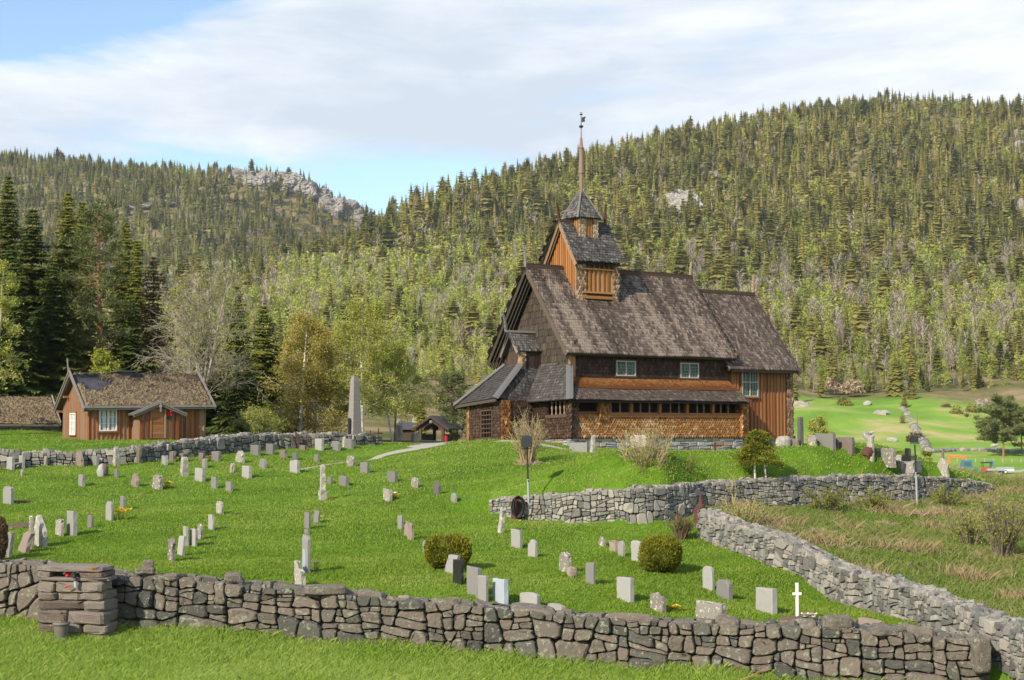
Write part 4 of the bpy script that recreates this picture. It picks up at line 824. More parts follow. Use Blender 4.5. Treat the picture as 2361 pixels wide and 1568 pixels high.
g_e = MB(); boards(g_e, [W(11.25,-.7,-4.45), W(11.25,.6,-4.45), W(11.25,.6,-1.6), W(11.25,-.7,-2.5)], E_, .25, .07, (.4, .1), seed=8); build(g_e, 'gallery_end_wall', 'tarboard')
# --- west gallery and porch
wr = MB()
shingles(wr, [W(-.65,2.9,-2.52), W(-.66,-1.24,-2.50), W(.6,.3,-.72), W(.6,3.5,-.45)], W_ + UPV, .12, .17, (.40, .12), .05, seed=11, lift=.045)
shingles(wr, [W(-2.5,2.9,-2.28), W(-.65,2.9,-2.52), W(.6,3.5,-.45), W(-.7,3.38,-.52)], S_ + UPV, .13, .17, (.44, .16), .04, seed=12, lift=.05)
shingles(wr, [W(-2.5,7.0,-2.47), W(-2.5,2.9,-2.28), W(-.7,3.38,-.52), W(-.7,4.93,-.47)], W_ + UPV, .14, .17, (.30, .08), .03, seed=13, lift=.04, tip=.12)
Plane([W(-.65,7.0,-2.5), W(-2.5,7.0,-2.47), W(-.7,4.93,-.47), W(.6,4.93,-.47)], N_ + UPV).sheet(wr, 0, .05, .3)
Plane([W(-.6,8.8,-2.5), W(-.65,7.0,-2.5), W(.6,4.95,-.47), W(.6,7.4,-.7)], W_ + UPV).sheet(wr, 0, .05, .3)
Plane([W(11.3,8.8,-2.45), W(-.6,8.8,-2.45), W(.6,7.3,-.9), W(11.3,7.3,-.9)], N_ + UPV).sheet(wr, 0, .05, .3)
build(wr, 'west_gallery_roof', 'greyshingle')
def hip(A, B, w, t, nrm):
    h_ = MB(); A, B = np.asarray(A), np.asarray(B); d = B - A; s = np.cross(d, nrm); s /= np.linalg.norm(s); nn = np.cross(s, d); nn /= np.linalg.norm(nn); nn = nn if nn @ nrm > 0 else -nn
    for sg in (-1, 1):
        obox(h_, A + nn * .05, d, s * sg * w, nn * .035 - s * sg * 0 , t + .06 * sg)
    build(h_, 'hip_board', 'hipboard')
hip(W(.45, .38, -.72), W(-.70, -1.28, -2.54), .19, .45, W_ * .6 + S_ * .6 + UPV * .8)
hip(W(-.62, 3.34, -.40), W(-2.58, 2.84, -2.32), .17, .42, W_ * .5 + S_ * .7 + UPV * .6)
hip(W(-.66, 4.93, -.40), W(-2.6, 7.05, -2.5), .16, .65, W_ * .8 + UPV * .9)
ev = MB(); bar(ev, W(-2.52,7.0,-2.56), W(-2.52,2.88,-2.40), .08, .15, t=.55); bar(ev, W(-2.5,7.1,-2.60), W(-1.0,7.1,-2.62), .08, .15, t=.9); build(ev, 'porch_eaves_board', 'gableshingle')
ww_ = MB()
shingles(ww_, [W(-.2,2.8,-4.5), W(-.2,-.6,-4.5), W(-.2,-.6,-3.4), W(-.2,2.8,-3.4)], W_, .13, .15, (.48, .13), .03, tip=.8, seed=14)
shingles(ww_, [W(-.2,2.8,-3.4), W(-.2,1.45,-3.4), W(-.2,1.45,-2.4), W(-.2,2.8,-2.4)], W_, .13, .15, (.3, .1), tip=.8, seed=15)
shingles(ww_, [W(-2.2,2.8,-4.5), W(-.2,2.8,-4.5), W(-.2,2.8,-2.4), W(-2.2,2.8,-2.4)], S_, .13, .15, (.42, .15), tip=.8, seed=16)
shingles(ww_, [W(-2.2,6.1,-4.5), W(-2.2,4.9,-4.5), W(-2.2,4.9,-2.4), W(-2.2,6.1,-2.4)], W_, .13, .16, (.5, .12), tip=.8, seed=17)
shingles(ww_, [W(-2.2,3.62,-4.5), W(-2.2,2.82,-4.5), W(-2.2,2.82,-2.4), W(-2.2,3.62,-2.4)], W_, .13, .16, (.5, .12), tip=.8, seed=18)
shingles(ww_, [W(-2.2,4.9,-2.85), W(-2.2,3.62,-2.85), W(-2.2,3.62,-2.4), W(-2.2,4.9,-2.4)], W_, .13, .16, (.4, .1), tip=.8, seed=19)
Plane([W(-2.1,6.1,-4.5), W(-.2,6.6,-4.5), W(-.2,6.6,-2.4), W(-2.1,6.1,-2.4)], N_).sheet(ww_, 0, .06, .3)
Plane([W(-.2,8.4,-4.5), W(11.2,8.4,-4.5), W(11.2,8.4,-2.4), W(-.2,8.4,-2.4)], N_).sheet(ww_, 0, .06, .3); Plane([W(-.2,8.4,-4.5), W(-.2,6.6,-4.5), W(-.2,6.6,-2.4), W(-.2,8.4,-2.4)], W_).sheet(ww_, 0, .06, .3)
build(ww_, 'west_gallery_wall', 'darkshingle')
px_ = MB(); wbox(px_, -1.0, -.95, 2.9, 6.0, -4.5, -2.4, .1); build(px_, 'porch_inner_wall', 'darkwood')
pc = MB()
shingles(pc, [W(-2.02,6.62,-4.5), W(-2.22,6.1,-4.5), W(-2.22,6.1,-2.5), W(-2.02,6.62,-2.5)], W_, .13, .16, (.5, .2), tip=.8, seed=26); wbox(pc, -2.16, -1.9, 6.1, 6.5, -4.5, -2.5, .2)
build(pc, 'porch_corner_post', 'rustshingle')
pc = MB(); shingles(pc, [W(-2.24,2.74,-4.5), W(-1.95,2.74,-4.5), W(-1.95,2.74,-2.45), W(-2.24,2.74,-2.45)], S_, .14, .16, (.22, .2), tip=.8, seed=27); build(pc, 'porch_corner_post', 'rustshingle')
wb = MB(); bar(wb, W(-.24,-.5,-3.32), W(-.24,1.6,-3.32), .12, .18, t=.8); bar(wb, W(-.24,1.5,-3.3), W(-.24,1.5,-2.45), .16, .16, t=.4); build(wb, 'west_gallery_rail', 'darkwood')
for b_ in (-.1, .28, .66, 1.04): baluster(W(-.22, b_, -3.25), W(-.22, b_, -2.55))
# lattice door
dr = MB()
for b_ in (3.70, 4.80): bar(dr, W(-2.24,b_,-4.45), W(-2.24,b_,-2.85), .10, .08, up=W_, t=.55)
bar(dr, W(-2.24,3.7,-2.88), W(-2.24,4.8,-2.88), .10, .09, t=.55); bar(dr, W(-2.24,3.7,-4.40), W(-2.24,4.8,-4.40), .10, .2, t=.45)
door = build(dr, 'door', 'darkwood'); lt = MB()
for k in range(1, 4): b_ = 3.7 + k * 1.1 / 4; bar(lt, W(-2.25,b_,-4.3), W(-2.25,b_,-2.9), .035, .04, up=W_, t=.9)
for k in range(1, 6): z = -4.3 + k * 1.4 / 6; bar(lt, W(-2.27,3.72,z), W(-2.27,4.78,z), .035, .05, t=.9)
build(lt, 'door_lattice', 'darkwood', parent=door)
# --- little gabled bay on the west gable
by = MB()
boards(by, [W(-.66,4.9,-.75), W(-.66,3.34,-.75), W(-.66,3.34,.25), W(-.66,4.05,1.1), W(-.66,4.9,.15)], W_, .3, 0, (.45, .1), seed=31)
boards(by, [W(-.66,3.34,-.75), W(.7,3.34,-.75), W(.7,3.34,.25), W(-.66,3.34,.25)], S_, .4, 0, (.2, .1), seed=32); build(by, 'bay_wall', 'darkwood')
bs = MB()
for k in range(5): bar(bs, W(-.70,3.75 + k * .17,.30), W(-.70,3.75 + k * .17,.62), .05, .04, up=W_, t=.6)
build(bs, 'bay_slats', 'darkwood')
bp = MB(); shingles(bp, [W(-.75,3.28,-.72), W(-.52,3.28,-.72), W(-.52,3.28,.2), W(-.75,3.28,.2)], S_, .12, .14, (.5, .2), seed=33); wbox(bp, -.75, -.52, 3.30, 3.5, -.72, .2, .4); rock(bp, W(-.70, 3.30, -.35), (.17, .17, .28), 3, 10, 8, .2, .5); build(bp, 'bay_corner_post', 'carved')
br_ = MB()
shingles(br_, [W(-.95,3.20,.22), W(.66,3.26,.24), W(.66,3.95,1.24), W(-1.16,4.0,1.26)], S_ + UPV, .135, .17, (.55, .16), .03, seed=34, lift=.05)
Plane([W(.66,4.85,.10), W(-.95,4.85,.10), W(-1.16,4.0,1.24), W(.66,4.0,1.24)], N_ + UPV).sheet(br_, 0, .06, .4); build(br_, 'bay_roof', 'greyshingle')
b2 = MB(); bar(b2, W(-1.2,4.0,1.30), W(.65,3.98,1.30), .2, .12, t=.6); rake(b2, -1.0, (3.16,.14), (4.0,1.24), t=.55, h=.16); rake(b2, -1.0, (4.9,.04), (4.0,1.24), t=.4, h=.16); build(b2, 'bay_ridge_board', 'greywood')
# --- ridge turret
tu = MB()
boards(tu, [W(2.4,5.22,2.4), W(2.4,2.52,2.4), W(2.4,2.52,5.12), W(2.4,3.87,7.12), W(2.4,5.22,5.12)], W_, .2, .075, (.40, .15), seed=41, low=0)
boards(tu, [W(2.55,2.52,3.42), W(4.9,2.52,3.42), W(4.9,2.52,4.62), W(2.55,2.52,4.62)], S_, .32, .11, (.5, .14), proud=.07, seed=42, low=0)
boards(tu, [W(5.0,2.52,2.4), W(5.0,5.22,2.4), W(5.0,5.22,5.12), W(5.0,3.87,7.12), W(5.0,2.52,5.12)], E_, .3, .08, (.5, .1), seed=43, low=0)
wbox(tu, 2.5, 4.9, 2.62, 5.2, 2.4, 5.1, .1); build(tu, 'turret_wall', 'tarboard')
for (a0, a1) in ((2.36, 2.66), (4.74, 5.04)):
    tp = MB(); wbox(tp, a0, a1, 2.48, 2.7, 2.6, 5.1, .3)
    shingles(tp, [W(a0, 2.47, 2.6), W(a1, 2.47, 2.6), W(a1, 2.47, 5.1), W(a0, 2.47, 5.1)], S_, .15, .16, (.5, .22), tip=.8, sheet=False, seed=44)
    build(tp, 'turret_corner_post', 'carved')
ts = MB(); bar(ts, W(2.66,2.44,3.40), W(4.74,2.44,3.40), .12, .10, t=.75); bar(ts, W(2.66,2.44,3.14), W(4.74,2.44,3.14), .1, .16, t=.5); bar(ts, W(2.62,2.44,4.66), W(4.78,2.44,4.66), .12, .08, t=.65)
for k in range(6): a = 2.85 + k * .33; bar(ts, W(a,2.50,4.7), W(a,2.50,5.05), .07, .07, up=S_, t=.2)
build(ts, 'turret_sill', 'tarboard')
tr_ = MB()
shingles(tr_, [W(2.16,2.26,4.98), W(5.23,2.26,4.98), W(5.23,3.87,7.35), W(2.16,3.87,7.35)], S_ + UPV, .18, .19, (.46, .15), .05, seed=45, lift=.06, warp=lambda u, v: .10 * np.clip((.9 - v) / .9, 0, 1) ** 2)
shingles(tr_, [W(5.23,5.48,4.98), W(2.16,5.48,4.98), W(2.16,3.87,7.35), W(5.23,3.87,7.35)], N_ + UPV, .25, .3, (.46, .15), seed=46)
build(tr_, 'turret_roof', 'greyshingle')
tb_ = MB(); rake(tb_, 2.13, (2.20, 4.84), (3.87, 7.36), t=.5, h=.22); rake(tb_, 2.13, (5.54, 4.84), (3.87, 7.36), t=.42, h=.22); rake(tb_, 2.24, (2.26, 4.78), (3.87, 7.18), t=.4, h=.18); rake(tb_, 2.24, (5.48, 4.78), (3.87, 7.18), t=.4, h=.18); build(tb_, 'turret_barge_board', 'carved')
for a0, a1 in ((2.1, 3.1), (4.2, 5.3)): tb_ = MB(); bar(tb_, W(a0,3.87,7.40), W(a1,3.87,7.40), .2, .14, t=.5); build(tb_, 'turret_ridge_beam', 'darkwood')
tb_ = MB(); bar(tb_, W(2.34,2.45,2.92), W(2.34,3.87,4.62), .05, .16, t=.6); build(tb_, 'flashing_board', 'darkwood')
# --- belfry with pyramid roof and spire
bc, bh = (3.64, 3.87), .56
bf = MB()
boards(bf, [W(bc[0]-bh,bc[1]-bh,6.2), W(bc[0]+bh,bc[1]-bh,6.2), W(bc[0]+bh,bc[1]-bh,7.65), W(bc[0]-bh,bc[1]-bh,7.65)], S_, .2, .08, (.52, .12), seed=51, low=0)
boards(bf, [W(bc[0]-bh,bc[1]+bh,6.2), W(bc[0]-bh,bc[1]-bh,6.2), W(bc[0]-bh,bc[1]-bh,7.65), W(bc[0]-bh,bc[1]+bh,7.65)], W_, .2, .08, (.5, .12), seed=52, low=0)
wbox(bf, bc[0]-bh+.05, bc[0]+bh-.02, bc[1]-bh+.05, bc[1]+bh-.02, 6.2, 7.65, .3); build(bf, 'belfry_wall', 'tarboard')
bq = MB()
for a0 in (bc[0]-bh-.03, bc[0]+bh-.19): shingles(bq, [W(a0,bc[1]-bh-.05,6.2), W(a0+.22,bc[1]-bh-.05,6.2), W(a0+.22,bc[1]-bh-.05,7.6), W(a0,bc[1]-bh-.05,7.6)], S_, .11, .14, (.72, .15), tip=.8, seed=53)
build(bq, 'belfry_corner_post', 'carved')
py_ = MB(); ph = .80; cor = [W(bc[0]+sx*ph, bc[1]+sy*ph, 7.55) for sx, sy in ((-1,-1),(1,-1),(1,1),(-1,1))]; top = [W(bc[0]+sx*.10, bc[1]+sy*.10, 9.05) for sx, sy in ((-1,-1),(1,-1),(1,1),(-1,1))]
for k, o_ in enumerate((S_, E_, N_, W_)): shingles(py_, [cor[k], cor[(k+1)%4], top[(k+1)%4], top[k]], o_ + UPV * .5, .15, .15, (.55, .15), seed=54 + k, lift=.045)
build(py_, 'belfry_roof', 'greyshingle')
for k in range(4):
    h_ = MB(); o_ = (cor[k] + cor[k] * 0 - W(bc[0], bc[1], 7.55)); o_ = o_ / np.linalg.norm(o_); bar(h_, cor[k] + o_ * .06 - UPV * .03, top[k] + o_ * .04, .10, .07, up=o_ + UPV * .4, t=.7); build(h_, 'belfry_hip_board', 'hipboard')
ax = W(bc[0], bc[1], 0); sp = MB(); kz = lambda v: (ray(1336, v)[2] * ax[1]) - ax[2]
tube(sp, [ax + (0, 0, kz(q)) for q in (446, 430, 405, 402, 400, 360, 344, 342, 340, 337, 318)], [.10, .105, .115, .115, .155, .12, .115, .15, .15, .10, .07], 8, .55)
build(sp, 'spire', 'palewood')
vn = MB(); tube(vn, [ax + (0, 0, kz(q)) for q in (319, 262)], [.025, .018], 6, .5); lathe(vn, ax + (0, 0, kz(292)), [(0.02, -.09), (.10, -.05), (.13, 0), (.10, .05), (.02, .09)], 10, .5); lathe(vn, ax + (0, 0, kz(264)), [(0.02, -.05), (.09, -.01), (.09, .02), (.015, .05)], 10, .5)
bar(vn, ax + (-.05, 0, kz(260)), ax + (.05, 0, kz(260)), .03, .03)
vane = build(vn, 'weather_vane', 'iron'); fl = MB(); z0_, z1v = kz(284), kz(271)
extrude(fl, [ax + q_ for q_ in ((0.03, -.01, z0_ + .04), (.22, -.01, z0_ + .08), (.20, -.01, (z0_ + z1v) / 2 + .06), (.27, -.01, z1v + .05), (.03, -.01, z1v))], np.array([0, 1, 0]), .02, .8); build(fl, 'vane_flag', 'iron', parent=vane)
# --- carved dragon finials on the ridges
def finial(base, h, lean, seed, t=.5, mat='carved'):
    f_ = MB(); q_ = np.linspace(0, 1, 12); c_ = base + UPV * (q_ * h)[:, None] + np.asarray(lean) * (q_ ** 2 * h)[:, None]
    tube(f_, c_, .075 * (1 - .75 * q_), 6, t)
    for k in range(1, 11):
        for sg in (-1, 1): rock(f_, c_[k] + ce * sg * .05 * (1 - .6 * q_[k]), (.055, .05, .05), seed + k, 7, 6, .15, t + .2 * ((k + (sg > 0)) % 2))
    build(f_, 'ridge_finial', mat)
finial(W(-.04,3.87,4.72), 1.35, W_ * .12, 1, .7, 'greywood'); finial(W(11.3,3.87,4.72), .95, E_ * .10, 2, .55); finial(W(16.05,3.87,4.0), 1.15, E_ * .06, 3, .55)
finial(W(2.14,3.87,7.4), 1.0, W_ * .15, 4, .2, 'rust'); finial(W(5.25,3.87,7.4), 1.2, E_ * .06, 5, .3, 'rust'); finial(W(-1.2,4.0,1.25), 1.15, W_ * .22, 6, .35, 'greywood')
# blue tarpaulin board leaning between gallery and chancel
tl = MB(); a_, z_ = on_b(1716, .2, 950); obox(tl, W(11.42,.15,-4.5), ce * .22, cn * .03, W(11.30,.28,-3.5) - W(11.42,.15,-4.5), .5); tag(tl.build('leaning_board', M['bluestone'], origin=W(11.45,.2,-4.5)), 'blue grey board leaning in the corner between gallery and chancel', 'board')
# ================================================================ DRY STONE WALLS
def clip_half(poly, a, b, c):
    "keep the part of poly where a*x + b*y <= c"
    out = []; n = len(poly)
    for i in range(n):
        p, q = poly[i], poly[(i + 1) % n]; dp = a * p[0] + b * p[1] - c; dq = a * q[0] + b * q[1] - c
        if dp <= 0: out.append(p)
        if dp * dq < 0: k = dp / (dp - dq); out.append((p[0] + (q[0] - p[0]) * k, p[1] + (q[1] - p[1]) * k))
    return out
def cells(Lx, Hy, mean, aniso, seed, big=0.0, fixed=None):
    "stones of a dry wall: a strip Lx long and Hy high, broken again and again along crooked lines into blocks lying flat"
    r = np.random.default_rng(seed); out = []; stack = []
    n0 = max(1, int(round(Lx / (Hy * 2.2)))); xs = np.linspace(0, Lx, n0 + 1); xs[1:-1] += r.normal(0, Hy * .15, n0 - 1); tl = [0] + list(r.normal(0, Hy * .10, n0 - 1)) + [0]
    for i in range(n0): stack.append(np.array([(xs[i] - tl[i], 0), (xs[i + 1] - tl[i + 1], 0), (xs[i + 1] + tl[i + 1], Hy), (xs[i] + tl[i], Hy)]))
    base = mean * mean
    while stack:
        p = stack.pop(); c = p.mean(0); w, h = np.ptp(p[:, 0]), np.ptp(p[:, 1]); area = 0.5 * abs((p[:, 0] * np.roll(p[:, 1], -1) - np.roll(p[:, 0], -1) * p[:, 1]).sum())
        k = (1 + big * (.8 - 1.6 * c[1] / Hy)); target = base * max(.25, k) * r.choice([.35, .8, 1.4, 2.8], p=[.30, .32, .24, .14])
        asp = w / max(h, 1e-3)
        if area < target and .55 < asp < 3.4: out.append(p); continue
        if area < base * .10: out.append(p); continue
        an_ = (r.normal(0, .20) if asp > aniso * r.uniform(.75, 1.25) else math.pi / 2 + r.normal(0, .13)); nx, ny = math.cos(an_), math.sin(an_); q = c + (r.uniform(-.20, .20) * w * abs(nx), r.uniform(-.20, .20) * h * abs(ny)); d = nx * q[0] + ny * q[1]
        for sg in (1, -1):
            z_ = clip_half([tuple(v) for v in p], sg * nx, sg * ny, sg * d)
            if len(z_) >= 3: stack.append(np.array(z_))
    return out
def stone_from(poly, mapf, mb, r, gap, bulge, depth, tmean, tsd, jag=0.02, tone=None):
    c = poly.mean(0); e = np.roll(poly, -1, 0) - poly; area = 0.5 * abs((poly[:, 0] * np.roll(poly[:, 1], -1) - np.roll(poly[:, 0], -1) * poly[:, 1]).sum())
    if area < 0.0012: return
    # resample the outline, cut the corners
    pts = []
    n = len(poly)
    for i in range(n):
        a, b = poly[i], poly[(i + 1) % n]; L = np.hypot(*(b - a))
        k = 2 if L < .2 else 3
        for q in np.linspace(.15, .85, k): pts.append(a + (b - a) * q)
    pts = np.array(pts); s = math.sqrt(area); g = min(gap, s * .12)
    d = pts - c; l = np.hypot(*d.T)[:, None] + 1e-6; pts = c + d * np.clip((l - g) / l, .3, 1) + r.normal(0, jag * s * .5, pts.shape); n = len(pts)
    wq = pts / max(s, .12) if 0 else pts; amp = .035 * min(1, s / .3); pts = pts + amp * np.column_stack([smoothnoise(wq, 7.0, 3), smoothnoise(wq, 7.0, 4)])
    B = bulge * min(1.0, s / .35) * r.uniform(.6, 1.5); tl = r.normal(0, .10, 2)
    def ring(k, h, jn=0.0):
        q = c + (pts - c) * k; hh = h + (q - c) @ tl * (h > -.5) + (r.normal(0, jn, n) if jn else 0)
        return mapf(q[:, 0], q[:, 1], hh)
    o0 = r.uniform(-.02, .05)
    rings = [ring(.97, -depth), ring(1.0, o0 - .03), ring(.965, o0 + B * .45, B * .10), ring(.90, o0 + B * .82, B * .08), ring(.80, o0 + B * .97, B * .07)]
    V = np.vstack(rings); m = len(rings); f = []
    for a in range(m - 1):
        for i in range(n): j = (i + 1) % n; f.append((a * n + i, a * n + j, (a + 1) * n + j, (a + 1) * n + i))
    tri = [tuple((m - 1) * n + i for i in range(n))]
    x = poly[:, 0]; y = poly[:, 1]; sgn = (x * np.roll(y, -1) - np.roll(x, -1) * y).sum()
    f = f + tri
    if sgn < 0: f = [tuple(reversed(q)) for q in f]
    t = float(np.clip((tmean if tone is None else tone) + r.normal(0, tsd), .02, .98)); mb.add(V, f, t)
def stone_wall(name, label, path, height, thick, mean, mat, seed, aniso=1.6, bulge=.09, gap=.018, big=0.0, tint=(.45, .2), back=True, group=None, foot=.12, rag=.07, ends=(True, True), smooth=False, topmean=None, basez=None, batter=.06):
    """path: ground points along the visible foot of the wall, left to right as seen from the camera; the wall thickens away from the camera.
       height: wall height at each path point"""
    P = np.array(path, float); k = np.concatenate([[0], np.cumsum(np.linalg.norm(np.diff(P[:, :2], axis=0), axis=1))]); L = k[-1]
    H = np.array(height, float); Hm = H.mean(); r = np.random.default_rng(seed); wob = lambda s: .05 * np.sin(s * 1.1 + seed) + .04 * np.sin(s * 2.7 + seed * 2)
    tx = np.interp(np.arange(0, L + .26, .25), k, P[:, 0]); ty = np.interp(np.arange(0, L + .26, .25), k, P[:, 1]); ss = np.arange(0, L + .26, .25)
    def base(s):
        s = np.asarray(s, float); x = np.interp(s, k, P[:, 0]); y = np.interp(s, k, P[:, 1]); z = np.interp(s, k, P[:, 2]); h = np.interp(s, k, H)
        x2 = np.interp(np.clip(s + .6, 0, L), k, P[:, 0]) - np.interp(np.clip(s - .6, 0, L), k, P[:, 0]); y2 = np.interp(np.clip(s + .6, 0, L), k, P[:, 1]) - np.interp(np.clip(s - .6, 0, L), k, P[:, 1])
        l = np.hypot(x2, y2); return x, y, z, h, x2 / l, y2 / l     # the direction along; outward (to the camera) = (dy, -dx)
    def front(s, t, h):
        x, y, z, hh, dx, dy = base(s); f = t / Hm; nb = -batter * f + h + wob(s)
        return np.column_stack([x + dy * nb, y - dx * nb, z - foot + f * (hh + foot)])
    def topf(s, t, h):
        x, y, z, hh, dx, dy = base(s); o = -(batter + t * (thick - 2 * batter) / thick) + wob(s) + .0
        return np.column_stack([x + dy * o, y - dx * o, z + hh - .05 + h + rag * np.sin(s * 3.1 + 1.3 * t) * .5])
    def backf(s, t, h):
        x, y, z, hh, dx, dy = base(L - s); f = t / Hm; nb = -thick + batter * f - h + wob(L - s)
        return np.column_stack([x + dy * nb, y - dx * nb, z - foot + f * (hh + foot)])
    def endf(end):
        def g(a, t, h):
            s0 = 0.0 if end == 0 else L; x, y, z, hh, dx, dy = base(np.full(len(a), s0)); a_ = -(thick - a) if end == 0 else -a
            q = (-1 if end == 0 else 1) * h
            return np.column_stack([x + dy * a_ + dx * q, y - dx * a_ + dy * q, z - foot + t / Hm * (hh + foot)])
        return g
    mb = MB(); core = MB()
    S = np.linspace(0, L, max(4, int(L / .4))); ins = .07
    A = front(S, np.zeros(len(S)), -ins); B = front(S, np.full(len(S), Hm), -ins) - (0, 0, .08); Cc = topf(S, np.full(len(S), thick - ins), 0 * S - .10); D = backf(L - S, np.zeros(len(S)), -ins)
    V = np.stack([A, B, Cc, D], 1).reshape(-1, 3); n = len(S); f = []
    for i in range(n - 1):
        for j in range(3): f.append((i * 4 + j, (i + 1) * 4 + j, (i + 1) * 4 + j + 1, i * 4 + j + 1))
    f += [(0, 1, 2, 3), tuple((n - 1) * 4 + q for q in (3, 2, 1, 0))]; core.add(V, f, .3)
    for poly in cells(L, Hm, mean, aniso, seed, big): stone_from(poly, front, mb, r, gap, bulge, .16, tint[0], tint[1])
    for poly in cells(L, thick, topmean or mean, 1.0, seed + 1): stone_from(poly, lambda s, t, h: topf(s, t, h), mb, r, gap, rag * .8 + .03, .14, tint[0] + .05, tint[1])
    if back:
        for poly in cells(L, Hm, mean * 1.4, aniso, seed + 2): stone_from(poly, backf, mb, r, gap, bulge, .14, tint[0], tint[1])
    for e in (0, 1):
        if ends[e]:
            for poly in cells(thick, Hm, mean * .8, 1.2, seed + 5 + e): stone_from(poly, endf(e), mb, r, gap, bulge, .14, tint[0], tint[1])
    org = P[len(P) // 2]; e = thing(name, org, label, 'stone wall', group)
    mb.build('stones', M[mat], e, smooth); core.build('core', M['core'], e)
    return front, base, L, k
FW = [(-160, 1412, 37.2, 1296), (0, 1428, 36.8, 1299), (80, 1434, 36.7, 1303), (260, 1442, 36.4, 1325), (350, 1447, 36.3, 1330), (520, 1462, 36.1, 1344), (700, 1477, 35.9, 1362), (880, 1490, 35.6, 1378), (1080, 1503, 35.4, 1396), (1240, 1518, 35.15, 1412),
      (1400, 1533, 34.9, 1424), (1620, 1552, 34.4, 1438), (1850, 1570, 33.9, 1442), (2070, 1582, 33.5, 1456), (2272, 1592, 33.15, 1478)]
def wall_pts(T): return [np.array([*at(u, v, d)[:2], z1(*at(u, v, d)[:2])]) for u, v, d, t in T]
def wall_h(T, pts): return [at(u, t, d)[2] - p[2] for (u, v, d, t), p in zip(T, pts)]
fp = wall_pts(FW)
stone_wall('boulder_wall', 'dark lichened boulder wall running along the front of the churchyard', fp, wall_h(FW, fp), .78, .40, 'boulder', 3, 1.7, .12, .010, .75, (.42, .30), rag=.07, smooth=False, topmean=.62)
up = wall_pts(UPW)
stone_wall('retaining_wall', 'dry stone retaining wall curving below the church knoll', up, wall_h(UPW, up), .8, .21, 'drystone', 11, 1.75, .055, .010, .25, (.40, .26), back=False, rag=.07)
dg = wall_pts([(u, v, d, 0) for u, v, d in DIAG])
# the visible foot is on the churchyard side; the wall thickens into the field: path must run so that the camera side is to the right of it
stone_wall('field_wall', 'long pale dry stone wall running down diagonally to the right from the knoll', dg, [.84, .84, .86, .87, .87, .87, .87, .87], .78, .20, 'drystone', 21, 1.5, .06, .010, .1, (.35, .26), rag=.08)
BW = [(-120, 1084, 73, 1040), (0, 1078, 74, 1040), (90, 1076, 74.5, 1043), (180, 1072, 75, 1044), (260, 1069, 75.5, 1037), (330, 1066, 76, 1031), (405, 1058, 78, 1022), (480, 1049, 80, 1011), (560, 1041, 82, 1003), (650, 1034, 84.5, 1001), (740, 1031, 86, 1000), (800, 1031, 87, 1001), (880, 1030, 89, 1006)]
bp_ = wall_pts(BW)
stone_wall('back_wall', 'rough dark dry stone wall between the graves and the timber house', bp_, wall_h(BW, bp_), .8, .30, 'drystone', 31, 1.4, .08, .014, .1, (.30, .28), rag=.10)
# --- stacked slab pillar against the front wall, with a water tap, a tub and a red lamp in its niche
pa, pb = at(82, 1455, 35.4), at(246, 1455, 35.2); pz = min(z1(*pa[:2]), z1(*pb[:2])) - .1
pe = (pb - pa); pe[2] = 0; PW = np.linalg.norm(pe); pe /= PW; pn_ = np.array([pe[1], -pe[0], 0]); ptop = at(160, 1306, 35.3)[2]
pil = thing('slab_pillar', np.array([*(pa + pb)[:2] / 2, pz]), 'squat pillar of stacked reddish slabs built against the front wall', 'stone pillar')
pmb = MB(); r = np.random.default_rng(77); z = pz; row = 0; niche = None
hs = [.20, .20, .26, .22, .16, .22, .075, .12, .11]; sc_ = (ptop - pz) / sum(hs)
for k, h in enumerate(hs):
    h *= sc_; u = 0.0; wid = PW * (1.0 - .012 * k)
    nst = [2, 3, 2, 2, 3, 2, 1, 3, 1][k]; cuts = np.sort(r.uniform(.25, .75, nst - 1)) if nst < 3 else np.array([.36, .68]) + r.normal(0, .04, 2)
    if k == 7: cuts = np.array([.20, .62]); niche = (z, h)
    cuts = np.concatenate([[0], cuts, [1]])
    for a, b in zip(cuts[:-1], cuts[1:]):
        if k == 7 and a < .3 < b: continue
        dd = r.uniform(-.03, .04); c = pa + pe * ((a + b) / 2 * wid) - pn_ * (.42 - dd); c = np.array([c[0], c[1], z + h / 2])
        rock(pmb, c, ((b - a) * wid / 2 * 1.06, .44, h / 2 * 1.13), 300 + k * 7 + int(a * 10), 22, 12, .10, np.clip(.55 + r.normal(0, .22), 0, 1), math.atan2(pe[1], pe[0]), .42)
    z += h
pmb.build('slabs', M['redslab'], pil, False)
nz0, nh = niche; nc = pa + pe * .40 * PW - pn_ * .16; lamp = MB(); lathe(lamp, (nc[0], nc[1], nz0 + .01), [(.05, 0), (.06, .02), (.06, .09), (.045, .11), (.01, .12)], 10); lathe(lamp, (nc[0] + .16, nc[1], nz0 + .01), [(.045, 0), (.055, .02), (.05, .08), (.01, .1)], 10)
tag(lamp.build('grave_candle', M['redplastic'], origin=(nc[0], nc[1], nz0)), 'pair of red grave candles in the niche of the slab pillar', 'candle')
tp0 = pa + pe * .55 * PW; tp0 = np.array([tp0[0], tp0[1], nz0 + nh * .5]); tap = thing('water_tap', tp0, 'grey pipe tap sticking out of the slab pillar', 'tap')
t1 = MB(); tube(t1, [tp0 - pn_ * .3, tp0 + pn_ * .14], .032, 8, .5); tube(t1, [tp0 + pn_ * .13, tp0 + pn_ * .17], [.055, .055], 10, .3); t1.build('pipe', M['iron'], tap, True)
t1 = MB(); tube(t1, [tp0 + pn_ * .10, tp0 + pn_ * .12 + pe * .04 - UPV * .06, tp0 + pn_ * .14 + pe * .06 - UPV * .13], [.04, .035, .04], 8, .3); t1.build('elbow', M['iron'], tap, True)
